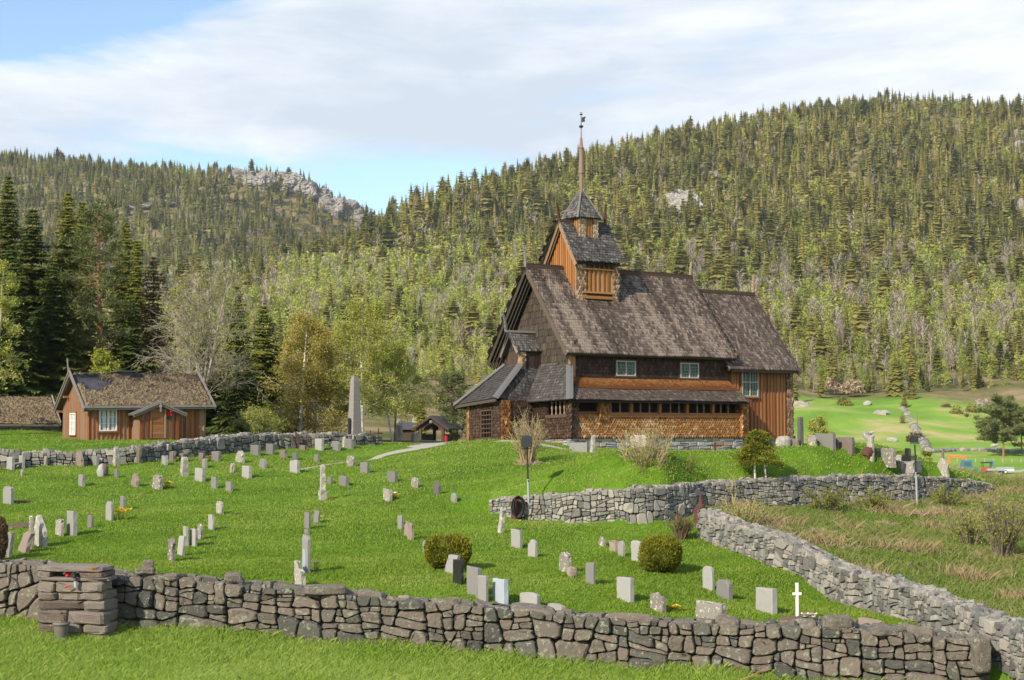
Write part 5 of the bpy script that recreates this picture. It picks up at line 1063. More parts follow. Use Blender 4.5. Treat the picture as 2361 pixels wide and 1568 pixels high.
t1 = MB(); tube(t1, [tp0 + pn_ * .14 + pe * .06 - UPV * .13, tp0 + pn_ * .15 + pe * .07 - UPV * .26], [.042, .038], 8, .6); t1.build('spout', M['steel'], tap, True)
t1 = MB(); tube(t1, [tp0 + pn_ * .16 - pe * .04 - UPV * .22, tp0 + pn_ * .18 - pe * .16 - UPV * .26], [.012, .02], 6, .5); t1.build('handle', M['redplastic'], tap)
bk = at(141, 1462, 34.95); bkz = z1(*bk[:2]) - .02; bk = np.array([bk[0], bk[1], bkz]); tub = MB()
lathe(tub, bk, [(.125, 0), (.13, .02), (.165, .34), (.17, .36), (.19, .37), (.195, .41), (.18, .42), (.165, .41), (.12, .06), (.01, .05)], 24, .6)
for q_ in (.27, .31): lathe(tub, bk + (0, 0, q_), [(.155 + (q_ - .27) * .1, 0), (.165 + (q_ - .27) * .1, .008), (.155 + (q_ - .27) * .1, .016)], 24, .8)
tag(tub.build('plant_tub', M['plastic'], smooth=True, origin=bk), 'brown grey plastic tub standing before the slab pillar', 'tub')
# loose stones lying on the front wall
def loose(u, v, d, w, h, seed, label, t=.5, name='cap_stone', mat='boulder', flat=.5, cat='stone', amp=.12):
    p = at(u, v, d); s = d / F; mb = MB(); rock(mb, p + (0, 0, h * s * .45), (w * s / 2, w * s * .36, h * s * .56), seed, 18, 12, amp, t, .2, flat)
    return tag(mb.build(name, M[mat], origin=p), label, cat)
loose(342, 1311, 36.5, 26, 20, 1, 'small squared block standing on top of the front wall, right of the slab pillar', .55, flat=.35, amp=.05)
loose(335, 1322, 36.4, 44, 14, 2, 'flat stone under the small squared block on the front wall', .45)
loose(538, 1342, 36.2, 40, 22, 3, 'wedge shaped capstone on the front wall with flat stones beside it', .45)
loose(395, 1338, 36.3, 34, 16, 4, 'light domed capstone on the front wall right of the squared block', .6)
loose(748, 1367, 35.9, 95, 18, 5, 'long thin slab lying on the front wall before a cracked gravestone', .5, flat=.3, amp=.05)
loose(930, 1385, 36.1, 26, 12, 6, 'pale pinkish stone peeping over the front wall', .9, mat='redstone')
loose(1930, 1449, 33.9, 66, 30, 7, 'rounded grey boulder on the front wall below the brown grave bed', .45)
loose(2042, 1462, 33.7, 80, 16, 8, 'flat ledge of slate on the front wall near its right end', .4)
loose(2262, 1542, 32.9, 40, 70, 9, 'leaning slab propped against the right end of the front wall', .4, flat=.4)
# ================================================================ GRAVESTONES
CONV = dict(A=(0, 806.7, .34283), B=(576.2, 921.9, .34283), C=(806.7, 1068.3, .3186), D=(1611, 953, .3188), Z=(1037.1, 691.4, .36746), V=(0, 0, 1.0))
def outline(kind, w, h, r, rough):
    hw = w / 2; n = max(2, int(h / .16)); L = [(-hw, -.25)] + [(-hw + r.normal(0, rough), h * k / n) for k in range(1, n)]
    if kind == 'round': top = [(-hw * math.cos(a), h - hw * .8 + hw * .8 * math.sin(a)) for a in np.linspace(0, math.pi, 9)]
    elif kind == 'point': top = [(-hw, h - w * .35), (-hw * .45, h - w * .12), (0, h), (hw * .5, h - w * .14), (hw, h - w * .38)]
    elif kind == 'spire': top = [(-hw, h * .62), (-hw * .6, h * .8), (-hw * .1, h), (hw * .3, h * .97), (hw * .7, h * .72), (hw, h * .55)]
    elif kind == 'spirel': top = [(-hw, h * .5), (-hw * .5, h * .68), (hw * .2, h * .9), (hw * .45, h), (hw * .75, h * .96), (hw, h * .62)]
    elif kind == 'shoulder': top = [(-hw, h - .12 * w), (-hw * .75, h - .10 * w), (-hw * .6, h), (hw * .6, h), (hw * .75, h - .1 * w), (hw, h - .12 * w)]
    elif kind == 'rough': top = [(hw * q, h * (1 - abs(r.normal(0, .07)) - .10 * abs(q) ** 3)) for q in np.linspace(-1, 1, 6)]
    elif kind == 'notch': top = [(-hw, h), (-hw * .35, h * .86), (0, h * .62), (hw * .35, h * .80), (hw, h * .95)]
    elif kind == 'arch': top = [(-hw, h * .93), (-hw * .6, h * .99), (0, h * 1.0), (hw * .6, h * .99), (hw, h * .93)]
    else: top = [(-hw, h + r.normal(0, .008)), (0, h + r.normal(0, .004)), (hw, h + r.normal(0, .012))]
    R = [(hw + r.normal(0, rough), h * k / n) for k in range(n - 1, 0, -1)] + [(hw, -.25)]
    hi = min(top[0][1], top[-1][1]) - .02
    return np.array([p for p in L if p[1] < hi] + top + [p for p in R if p[1] < hi])
def slab(mb, o, kind, w, h, T, r, rough, t, lean=(0, 0), yaw=0.0, m=0, taper=0.0):
    P = outline(kind, w, h, r, rough)[::-1]; cy, sy = math.cos(yaw), math.sin(yaw)
    X = cn * cy + ce * sy; Y = ce * cy - cn * sy; n = len(P); c = P.mean(0); rings = []
    for k, (off, s) in enumerate(((-.5, .93 if rough < .02 else .88), (-.42, 1.0), (.42, 1.0), (.5, .93 if rough < .02 else .88))):
        q = c + (P - c) * s if s < 1 else P; q = np.where(P[:, 1:2] < -.2, P, q); q = q + r.normal(0, rough * .7, q.shape)
        tp = 1 - taper * np.clip(q[:, 1] / max(h, .01), 0, 1)
        off_ = off * T * tp + r.normal(0, rough * .6, n)
        V = o + (q[:, 0] * tp)[:, None] * X + off_[:, None] * Y + q[:, 1][:, None] * UPV
        V = V + np.clip(q[:, 1], 0, 9)[:, None] * (lean[0] * np.array([1, 0, 0]) + lean[1] * np.array([0, 1, 0])); rings.append(V)
    V = np.vstack(rings); f = [tuple(range(n)), tuple(range(4 * n - 1, 3 * n - 1, -1))]
    for a in range(3):
        for i in range(n): j = (i + 1) % n; f.append((a * n + i, (a + 1) * n + i, (a + 1) * n + j, a * n + j))
    mb.add(V, [tuple(reversed(q)) for q in f], t, m)
FOOT = []
def stone(reg, xc, yt, yb, w, kind, mat, tone, label, lean=0.0, d0=36.6, T=None, yaw=None, d=None, rough=None, cat='gravestone'):
    ox, oy, s = CONV[reg]; u, vt, vb, wp = ox + xc * s, oy + yt * s, oy + yb * s, w * s
    p = ground(u, vb, d0) if d is None else at(u, vb, d)
    if d is not None and d > 0: p[2] = min(p[2], z1(p[0], p[1])) if p[2] - z1(p[0], p[1]) < .5 else p[2]
    dd = p[1]; h = (vb - vt) / F * dd; W_ = wp / F * dd * (1.0 if kind in ('boulder', 'obelisk') else 1.17); r = np.random.default_rng(int(xc * 7 + yt)); mb = MB()
    p = p - np.array([0, 0, .02]); FOOT.append((p[0], p[1], W_))
    rg = rough if rough is not None else (.006 if mat in ('granite', 'blackstone', 'bluestone', 'white') else .016)
    yw = r.normal(0, .09) if yaw is None else yaw
    if kind == 'boulder':
        rock(mb, p + (0, 0, h * .42), (W_ / 2, W_ * .34, h * .60), int(xc), 18, 12, .16, tone, .3, .75)
        return tag(mb.build('gravestone', M[mat], origin=p), label, cat)
    if kind == 'pillar':
        sd = W_ / 1.36; slab(mb, p, 'rough' if rg > .01 else 'flat', sd, h, sd * .9, r, rg, tone, (lean, 0), yw, taper=.12)
        return tag(mb.build('gravestone', M[mat], origin=p), label, cat)
    if kind == 'obelisk':
        e = thing('gravestone', p, label, cat); sd = W_ / 1.36; hb = h * .27
        slab(mb, p, 'flat', sd, hb, sd, r, rg, tone, (0, 0), yw); mb.build('base', M[mat], e); m2 = MB(); slab(m2, p + (0, 0, hb - .01), 'point', sd * .66, h - hb, sd * .62, r, rg, np.clip(tone + .05, 0, 1), (0, 0), yw, taper=.2); m2.build('shaft', M[mat], e); return e
    T_ = T if T is not None else float(np.clip(.30 * W_, .08, .17)); Wd = max((W_ - .84 * T_) / .56, .14)
    slab(mb, p, kind, Wd, h, T_, r, rg, tone, (lean, 0), yw)
    return tag(mb.build('gravestone', M[mat], origin=p), label, cat)
G = 'granite'; L_ = 'lichen'; RS = 'redstone'
ST = [
 ('A',70,718,803,60,'flat',G,.72,'pale grey block gravestone at the far left in front of the back wall'),
 ('A',147,710,795,58,'flat',G,.70,'pale grey block gravestone just right of the leftmost one by the back wall'),
 ('A',148,800,845,32,'round',G,.6,'tiny grey stone in the grass below the two pale blocks at far left'),
 ('A',305,715,780,36,'flat',L_,.4,'dim grey gravestone standing close against the left part of the back wall'),
 ('A',530,675,778,100,'point',RS,.45,'broad reddish gravestone with sloping shoulders before the back wall'),
 ('A',642,712,777,60,'flat',G,.5,'small grey gravestone right of the broad reddish one by the back wall'),
 ('A',782,645,782,46,'pillar',L_,.5,'tall square lichened pillar beside the back wall below the house'),
 ('A',922,655,757,86,'flat',RS,.12,'wide dark brown gravestone with streaked face by the back wall'),
 ('A',1108,705,772,62,'notch',G,.66,'broken pale gravestone with notched top and rusty stain'),
 ('A',1158,680,750,52,'flat',RS,.25,'brownish gravestone just behind the broken notched one'),
 ('A',1226,695,752,52,'flat',RS,.25,'brownish gravestone half hidden behind the speckled lichen pillar'),
 ('A',1240,712,848,56,'pillar',L_,.55,'speckled rounded lichen pillar in the lawn below the back wall'),
 ('A',1357,692,752,48,'flat',RS,.22,'dark brownish gravestone just behind a low grey one, by the orange flower'),
 ('A',1376,728,792,58,'rough',G,.55,'low grey gravestone in front of the dark brownish one beside the orange flower'),
 ('A',1454,680,748,66,'flat',G,.38,'square brown grey gravestone right of the orange flower'),
 ('A',1615,675,757,70,'spire',L_,.5,'rough grey pointed gravestone like a small peak'),
 ('A',1718,638,708,72,'flat',G,.35,'wide streaked brown gravestone close under the back wall'),
 ('A',1817,630,702,54,'flat',G,.32,'narrower brown gravestone right of the wide streaked one under the back wall'),
 ('A',1907,673,724,66,'flat',RS,.3,'squat brownish gravestone with low brown plant at its left side'),
 ('A',1985,688,740,48,'flat',G,.25,'small dark grey gravestone above the white rough block'),
 ('A',2128,700,752,50,'flat',G,.38,'small tilted grey gravestone beside the thin path', .06),
 ('A',2147,595,672,66,'flat',G,.85,'white gravestone beside a small green bush by the rusty crosses'),
 ('A',2256,610,672,84,'shoulder',G,.5,'wide bluish grey gravestone right of the small green bush'),
 ('B',666,260,325,76,'arch',G,.42,'wide grey gravestone at the foot of the tall stone obelisk'),
 ('B',515,255,300,26,'rough',L_,.5,'small lichened stone behind the white gravestone by the green bush'),
 ('B',632,242,318,26,'rough',L_,.6,'narrow lichened stone to the left of the obelisk foot'),
 ('B',834,238,300,50,'rough',L_,.65,'pale lichened stone behind the rusty crosses right of the obelisk'),
 ('B',768,240,296,26,'rough',L_,.6,'narrow speckled stone just right of the obelisk foot'),
 ('B',358,305,338,40,'flat',RS,.2,'low brown stone among the rusty iron crosses'),
 ('A',550,836,915,68,'flat',G,.55,'grey gravestone with bluish right side below the white and brown round stone'),
 ('A',783,803,860,44,'flat',G,.36,'small grey brown stone in the open lawn right of the round stone'),
 ('A',908,828,918,80,'point',RS,.5,'reddish gravestone with orange lichen on its peaked top'),
 ('A',1060,833,936,84,'rough',L_,.32,'wide dark brown gravestone with uneven top left of the single daffodil'),
 ('A',1343,795,884,80,'flat',G,.72,'tilted pale gravestone with dark streaks in the middle of the left lawn', .03),
 ('A',1442,853,930,52,'flat',G,.48,'small grey gravestone with rounded corner below the tilted pale streaked one'),
 ('A',1541,885,950,56,'flat',G,.5,'small square grey gravestone with green leaves at its right side'),
 ('A',1558,757,825,46,'rough',L_,.45,'leaning lichened stone left of the yellow flower', .12),
 ('A',1660,778,860,80,'flat',G,.78,'wide white streaked gravestone right of the yellow flower'),
 ('A',1768,727,795,62,'round',G,.48,'grey gravestone with rounded top in the upper lawn'),
 ('A',1981,738,826,76,'rough',G,.9,'bright white rough hewn block at the end of the thin path'),
 ('A',2170,767,1008,72,'obelisk',L_,.62,'tall lichened obelisk gravestone on a square base in mid lawn'),
 ('A',2218,850,900,38,'flat',G,.36,'small grey stone just behind the lichened obelisk'),
 ('A',2312,850,913,76,'flat',G,.40,'wide low grey gravestone right of the lichened obelisk'),
 ('A',56,913,1035,74,'rough',G,.6,'large rough grey gravestone at far left beside purple flowers'),
 ('A',736,1016,1148,54,'round',G,.66,'tall pale grey stone left of the big daffodil clump'),
 ('A',825,982,1080,50,'flat',G,.46,'grey stone standing just behind the big daffodil clump'),
 ('A',1478,1012,1104,52,'rough',L_,.62,'pale lichened stone with red flowers to its right'),
 ('A',1420,1106,1210,46,'flat',G,.78,'small white stone below the pale one with red flowers'),
 ('A',208,1115,1338,48,'spirel',L_,.25,'dark slender pointed stone behind the leaning one at lower left'),
 ('A',275,1110,1322,98,'spirel',L_,.85,'tall pale pointed stone covered in lichen at lower left'),
 ('A',150,1212,1362,86,'rough',RS,.5,'thick stone leaning to the right in front of the dark slender one', .36),
 ('A',400,1127,1250,62,'rough',L_,.5,'rough stone with dark right side between the tall pointed and the inscribed one'),
 ('A',483,1084,1246,90,'flat',G,.62,'large gravestone with faint inscription on its bluish right side'),
 ('A',607,1113,1198,46,'flat',G,.36,'small plain grey stone right of the large inscribed gravestone'),
 ('A',48,1225,1395,62,'flat',G,.5,'grey stone leaning behind the brown bush at the left edge', .12),
 ('A',1153,1255,1425,58,'rough',L_,.20,'dark rough stone, nearest of the close group of five'),
 ('A',1213,1248,1385,52,'flat',G,.8,'leaning whitish stone between the dark rough one and the white pair', .10),
 ('A',1252,1185,1320,48,'flat',G,.85,'white slender stone at the back of the close group of five', -.05),
 ('A',1299,1200,1318,50,'flat',G,.78,'white stone with bluish side right of the white slender one'),
 ('A',1346,1165,1272,46,'rough',L_,.4,'speckled brown stone, rightmost of the close group of five'),
 ('A',2067,1090,1205,38,'flat',G,.42,'slim plain grey stone at the top of the long central row'),
 ('A',2125,1080,1165,44,'flat',G,.45,'leaning grey stone right of the slim plain one, yellow flower beside it', .12),
 ('A',2064,1205,1235,44,'flat',G,.5,'low grey block between the slim plain stone and the cracked one'),
 ('A',2058,1228,1500,64,'rough',G,.6,'large grey stone with frost like crack pattern in the central row'),
 ('A',2056,1340,1500,44,'flat','bluestone',.15,'smooth blue grey slim stone before the cracked pattern stone'),
 ('A',1998,1412,1510,46,'rough',L_,.7,'short speckled stone left of the smooth blue grey slim one'),
 ('B',335,1130,1262,92,'rough',L_,.85,'squat cracked pale gravestone directly behind the front wall slab'),
 ('B',1003,125,272,44,'round',L_,.6,'tall rough lichened stone left of the lychgate'),
 ('B',1106,115,225,36,'round',L_,.62,'tall lichened stone standing on a wider foot by the lychgate'),
 ('B',680,370,448,60,'rough',L_,.3,'brown grey stone standing on the edge of the thin path'),
 ('B',772,418,492,62,'flat',G,.42,'grey stone just below the thin path, right of the one at its edge'),
 ('B',957,480,553,70,'flat',G,.34,'dark grey square stone in the lawn below the knoll'),
 ('B',1108,515,588,66,'rough',L_,.45,'speckled stone with mossy top right of the dark grey square one'),
 ('B',925,600,680,60,'flat',L_,.5,'brownish stone with yellow and white flowers at its right'),
 ('B',1257,547,640,56,'point',G,.18,'dark pointed stone with rusty top on the lawn'),
 ('B',1370,627,688,52,'round',G,.62,'small pale rounded stone right of the dark pointed one'),
 ('B',1012,775,870,38,'flat',G,.55,'slim grey stone above and left of the big thuja bush'),
 ('B',1056,812,918,36,'spire',RS,.7,'pale pointed stone tucked behind a speckled one near the big thuja'),
 ('B',1080,822,942,42,'rough',RS,.6,'speckled pinkish stone in front of the pale pointed one'),
 ('B',1180,940,1030,40,'round',G,.6,'grey stone peeping out at the left side of the big thuja'),
 ('B',1686,712,895,40,'pillar',L_,.8,'tall slim pale stone leaning before the retaining wall end', .10),
 ('B',1792,868,994,66,'flat',G,.7,'pale grey gravestone with mottled right side below the floodlight pole'),
 ('B',1900,938,1060,60,'rough',G,.78,'white gravestone with streaked left side right of the pale mottled one'),
 ('B',2118,1022,1160,72,'round',L_,.32,'dark weathered gravestone with rounded top behind a pink boulder'),
 ('B',2165,1118,1193,72,'boulder',RS,.75,'rough pinkish boulder beside the dark weathered gravestone'),
 ('B',2290,1090,1240,58,'flat',G,.46,'plain grey upright stone right of the pinkish boulder'),
 ('B',1338,1040,1168,76,'flat',G,.66,'pale stone leaning in front of the big thuja', .30),
 ('B',1400,1072,1245,66,'flat','blackstone',.5,'polished black gravestone beside the leaning pale one'),
 ('B',1506,1122,1318,88,'flat',G,.50,'large plain grey brown slab behind the front wall'),
 ('B',1567,1178,1355,62,'flat',G,.62,'light grey square pillar stone next to the large grey brown slab'),
 ('B',1684,1208,1370,98,'flat','bluestone',.5,'bluish granite gravestone behind the front wall'),
 ('B',1882,1295,1400,98,'rough',G,.85,'low white broken stone rising over the front wall'),
 ('B',2060,1370,1425,106,'rough',G,.75,'very low pale block barely showing over the front wall'),
 ('C',1826,528,598,46,'spire',L_,.3,'tiny dark pointed stone above the row by the round thuja'),
 ('C',1905,556,636,54,'flat',RS,.75,'pinkish stone, left in the row leading to the round thuja'),
 ('C',1963,556,670,54,'round',G,.66,'slim rounded grey stone between the pinkish and the white one'),
 ('C',2072,556,712,62,'arch',G,.88,'white rounded stone touching the left side of the round thuja'),
 ('C',1992,822,995,106,'flat',G,.8,'large white gravestone with brown side in the lower right lawn'),
 ('C',2227,938,1072,100,'rough',L_,.3,'broken brown gravestone left of the yellow daffodils by the front wall'),
 ('D',68,1102,1278,70,'round',G,.82,'tall white gravestone with rounded top on the right lawn'),
 ('D',183,1200,1340,104,'shoulder',G,.44,'grey gravestone with cut shoulders beside the tall white rounded one'),
 ('D',487,1260,1440,132,'flat',G,.8,'wide white gravestone left of the white cross'),
 ('D',1245,1490,1560,150,'flat',RS,.75,'low pinkish block behind the right part of the front wall'),
 ('D',88,1362,1510,178,'flat',L_,.42,'low wide lichened stone behind the front wall left of the wide white gravestone'),
 # at the foot of the church
 ('Z',810,892,957,90,'flat',G,.56,'plain grey square stone at the foot of the church gallery'),
 ('Z',892,838,962,30,'pillar',L_,.95,'whitish leaning post stone before the church foundation', .08),
 ('Z',1188,840,950,86,'rough',L_,.75,'lichened upright stone seen through the leafing shrub by the church'),
 ('Z',1425,868,935,80,'flat',G,.40,'slate slab leaning at the middle of the church foundation'),
 ('Z',1560,875,937,70,'flat',G,.46,'grey slab at the church foundation left of the small iron cross'),
 ('Z',1722,868,938,66,'round',L_,.42,'rounded old stone by the church wall right of the small iron cross'),
 ('Z',1784,868,940,52,'round',L_,.62,'speckled old stone next to the small juniper tree at the church'),
 # right of the church, on the crest
 ('D',612,205,278,112,'boulder',L_,.75,'rough pale boulder at the right corner of the church'),
 ('D',690,228,280,62,'flat',RS,.3,'brown stone between the pale boulder and the tall dark pillar'),
 ('D',735,78,285,42,'pillar',G,.10,'tall dark grey pillar right of the church chancel'),
 ('D',686,165,228,24,'pillar','blackstone',.5,'small black post left of the tall dark pillar'),
 ('D',820,220,295,50,'round',L_,.45,'speckled rounded stone right of the tall dark pillar'),
 ('D',885,172,225,50,'rough',L_,.65,'speckled stone top showing behind the wide grey slab on the crest'),
 ('D',915,218,305,112,'flat',G,.40,'wide grey slab on the crest right of the speckled rounded stone'),
 ('D',985,250,312,40,'round',RS,.25,'narrow brown stone at the right side of the wide grey slab'),
 ('D',1058,232,318,92,'arch',RS,.15,'broad brown gravestone with rounded top on the crest'),
 ('D',1345,255,345,136,'flat',L_,.30,'wide dark lichen spotted block on the right crest'),
 ('D',1440,300,350,46,'rough',L_,.7,'low pale stone between the lichen block and the black cross stone'),
 ('D',1764,325,440,58,'spire',L_,.6,'tall rough pointed stone standing alone at the right end of the knoll'),
]
for row in ST:
    a = list(row[:9]); kw = {'lean': row[9]} if len(row) > 9 else {}
    if a[0] == 'Z' : kw['d0'] = 60
    if a[0] == 'D' and a[3] < 460: kw['d0'] = 62
    if a[0] == 'A' and a[3] < 860: kw['d0'] = 50
    if a[0] == 'B' and a[3] < 700: kw['d0'] = 45
    stone(*a, **kw)
# the foot block of the tall stone by the lychgate belongs to it: a plinth of its own
p = ground(576.2 + 1108 * .34283, 921.9 + 282 * .34283, 60); mb = MB(); s = p[1] / F
slab(mb, p, 'flat', .45, .62, .4, rng, .012, .6); tag(mb.build('plinth', M['lichen'], origin=p), 'square lichened plinth under the tall stone by the lychgate', 'plinth')
# inscription on the big gravestone
def crossbars(e, p, h, w, th, mat, t=.5, lean=0.0, X=None, flare=1.0, drop=.30):
    X = cn * .8 + ce * .6 if X is None else X; X = X / np.linalg.norm(X); up_ = UPV + np.array([1, 0, 0]) * lean; Yv = np.cross(X, UPV)
    m1 = MB(); bar(m1, p - UPV * .1, p + up_ * h, th, th * .7, up=Yv, t=t); m1.build('upright', M[mat], e)
    m2 = MB(); c = p + up_ * h * (1 - drop); bar(m2, c - X * w / 2, c + X * w / 2, th, th * .75, up=Yv, t=t); m2.build('crossbar', M[mat], e)
def cross(name, u, vt, vb, w, th, mat, label, lean=0.0, d0=45, X=None, drop=.30):
    p = ground(u, vb, d0); h = (vb - vt) / F * p[1]; e = thing(name, p, label, 'cross'); crossbars(e, p, h, w / F * p[1], th, mat, .5, lean, X, drop=drop); return e
cross('grave_cross', 1837.5, 1346, 1429, 21, .062, 'white', 'white painted wooden cross standing on a fresh grave', d0=36.6, X=np.array([1, .25, 0]), drop=.30)
cross('grave_cross', 690, 997, 1034, 20, .06, 'rust', 'leaning rusty iron cross in front of the end of the back wall', -.25, 60, np.array([1, .2, 0]))
cross('grave_cross', 712, 1003, 1034, 24, .05, 'rust', 'squat rusty iron cross just left of the white gravestone by the back wall', -.18, 60, np.array([1, .1, 0]))
cross('grave_cross', 852, 992, 1026, 22, .06, 'rust', 'rusty iron cross close to the right of the obelisk', .05, 60, np.array([1, .3, 0]))
cross('grave_cross', 869, 988, 1024, 20, .06, 'rust', 'taller rusty iron cross right of the pair beside the obelisk', .1, 60, np.array([1, .3, 0]))
cross('grave_cross', 674, 1004, 1034, 14, .05, 'rust', 'leftmost small rusty iron cross by the back wall', .05, 60, np.array([1, .3, 0]))
cross('grave_cross', 1037.1 + 1663 * .36746, 691.4 + 895 * .36746, 691.4 + 962 * .36746, 18, .08, 'rust', 'small dark iron cross before the church foundation', 0, 62, np.array([1, .4, 0]))
# tall obelisk
po = ground(817, 1026, 60); s = po[1] / F; ob = thing('obelisk', po, 'tall pinkish stone obelisk with a black tablet, highest stone in the churchyard', 'obelisk')
def prism4(mb, o, z0, z1_, w0, w1, t, yaw=.12):
    X = ce * math.cos(yaw) + cn * math.sin(yaw); Y = -ce * math.sin(yaw) + cn * math.cos(yaw); V = []
    for z, w in ((z0, w0), (z1_, w1)):
        for a, b in ((-1, -1), (1, -1), (1, 1), (-1, 1)): V.append(o + X * a * w / 2 + Y * b * w / 2 + UPV * z)
    mb.add(np.array(V), [(0, 3, 2, 1), (4, 5, 6, 7), (0, 1, 5, 4), (1, 2, 6, 5), (2, 3, 7, 6), (3, 0, 4, 7)], t)
hO = (1026 - 868) * s; m1 = MB(); prism4(m1, po, -.2, .35, .86, .80, .55); prism4(m1, po, .35, .42, .80, .60, .55); m1.build('base', M['obeliskstone'], ob)
m1 = MB()
for k in range(8):
    a, b = k / 8, (k + 1) / 8; prism4(m1, po, .42 + a * (hO - .72), .42 + b * (hO - .72), .60 - .22 * a, .60 - .22 * b, .55)
prism4(m1, po, hO - .3, hO, .38, .28, .5); m1.build('shaft', M['obeliskstone'], ob)
m1 = MB(); q = po - ce * .315 + UPV * .45; pts = [q + cn * a + UPV * b for a, b in ((-.15, 0), (.15, 0), (.15, .95), (.10, 1.06), (0, 1.1), (-.10, 1.06), (-.15, .95))]; extrude(m1, np.array(pts), -ce, .03, .5); m1.build('tablet', M['blackstone'], ob)
# black cross stone on its plinth, branch shaped stone
pk = ground(1611 + 1520 * .3188, 953 + 388 * .3188, 62); s = pk[1] / F * .3188; kb = thing('gravestone', pk, 'polished black stone with wide foot on a rough plinth at the right crest', 'gravestone')
m1 = MB(); slab(m1, pk, 'rough', 1.1, 45 * s, .7, rng, .02, .5, yaw=1.1); m1.build('plinth', M['lichen'], kb); m1 = MB(); slab(m1, pk + (0, 0, 45 * s), 'flat', .95, 37 * s, .4, rng, .004, .5, yaw=1.1); m1.build('base', M['blackstone'], kb); m1 = MB(); slab(m1, pk + (-.05, 0, 82 * s), 'shoulder', .36, 50 * s, .16, rng, .004, .5, yaw=1.1); m1.build('headstone', M['blackstone'], kb)
pk = ground(1611 + 1238 * .3188, 953 + 325 * .3188, 62); s = pk[1] / F * .3188; m1 = MB(); H_ = 185 * s
tube(m1, [pk - (0, 0, .2), pk + (.02, 0, H_ * .45), pk + (.0, 0, H_ * .78)], [.17, .15, .15], 10, .7); tube(m1, [pk + (-.02, 0, H_ * .62), pk + (-.16, 0, H_ * .80), pk + (-.24, 0, H_ * .98)], [.12, .11, .09], 8, .75); tube(m1, [pk + (.02, 0, H_ * .66), pk + (.12, .1, H_ * .82), pk + (.14, .1, H_ * .84)], [.11, .10, .08], 8, .7); tube(m1, [pk + (-.22, 0, H_ * .9), pk + (.0, 0, H_ * .93), pk + (.18, 0, H_ * .96)], [.05, .06, .04], 7, .8)
tag(m1.build('tree_stump_stone', M['lichen'], origin=pk), 'pale stone shaped like a lopped tree trunk on the right crest', 'gravestone')
m1 = MB(); p2 = ground(1611 + 1222 * .3188, 953 + 326 * .3188, 62); rock(m1, p2 + (0, 0, .14), (.22, .12, .26), 4, 12, 10, .3, .6); tag(m1.build('iron_marker', M['rust'], origin=p2), 'rusty lump shaped marker at the foot of the trunk shaped stone', 'marker')
# rusty pedestal on the retaining wall where the walls meet
p2 = at(1615, 1183, 52.8); m1 = MB(); e = thing('iron_pedestal', p2, 'rusty iron pedestal standing where the two right walls meet', 'pedestal'); slab(m1, p2 - (0, 0, .1), 'flat', .34, .30, .32, rng, .004, .5); m1.build('base', M['rust'], e); m1 = MB(); lathe(m1, p2 + (0, 0, .20), [(.15, 0), (.14, .06), (.08, .12), (.05, .30), (.04, .44), (.02, .48)], 8, .5); m1.build('stem', M['rust'], e)
# half round white and brown stone with a plant
p2 = ground(685 * .34283, 806.7 + 852 * .34283, 50); m1 = MB(); rock(m1, p2 + (0, 0, .22), (.24, .2, .34), 9, 16, 12, .08, .95); e = thing('gravestone', p2, 'rounded white and brown stone with a tuft of leaves in the left lawn', 'gravestone'); m1.build('body', M['granite'], e); m1 = MB(); rock(m1, p2 + (.10, .02, .26), (.20, .21, .32), 10, 14, 10, .08, .05); m1.build('brown_side', M['redstone'], e)
# grave bed with flowers at the white cross
def bed(u, v, wu, wd, label, d0=36.6):
    p = ground(u, v, d0); w = wu / F * p[1]; th = np.linspace(0, 6.283, 25)[:-1]; mb = MB(); V = []
    for k, (s_, z_) in enumerate(((1.0, 0), (.8, .05), (.4, .08))):
        x = p[0] + np.cos(th) * w / 2 * s_ * (1 + .12 * np.sin(th * 3)); y = p[1] + np.sin(th) * wd / 2 * s_; V.append(np.column_stack([x, y, Z(x, y) + z_ + .01 + rng.normal(0, .01, 24)]))
    V = np.vstack(V + [[[p[0], p[1], z1(p[0], p[1]) + .09]]]); f = [(a * 24 + i, a * 24 + (i + 1) % 24, (a + 1) * 24 + (i + 1) % 24, (a + 1) * 24 + i) for a in range(2) for i in range(24)] + [(48 + i, 48 + (i + 1) % 24, 72) for i in range(24)]
    mb.add(V, f, rng.uniform(.3, .7, len(V))); return tag(mb.build('grave_bed', M['soil'], origin=p), label, 'grave bed')
bed(1835, 1433, 78, 1.0, 'brown bark covered grave bed at the foot of the white cross')
bed(1940, 1440, 90, 1.4, 'wider brown earth bed right of the white cross')
bed(40, 1214, 90, 1.3, 'bare brown earth patch at the left behind the leaning stones')
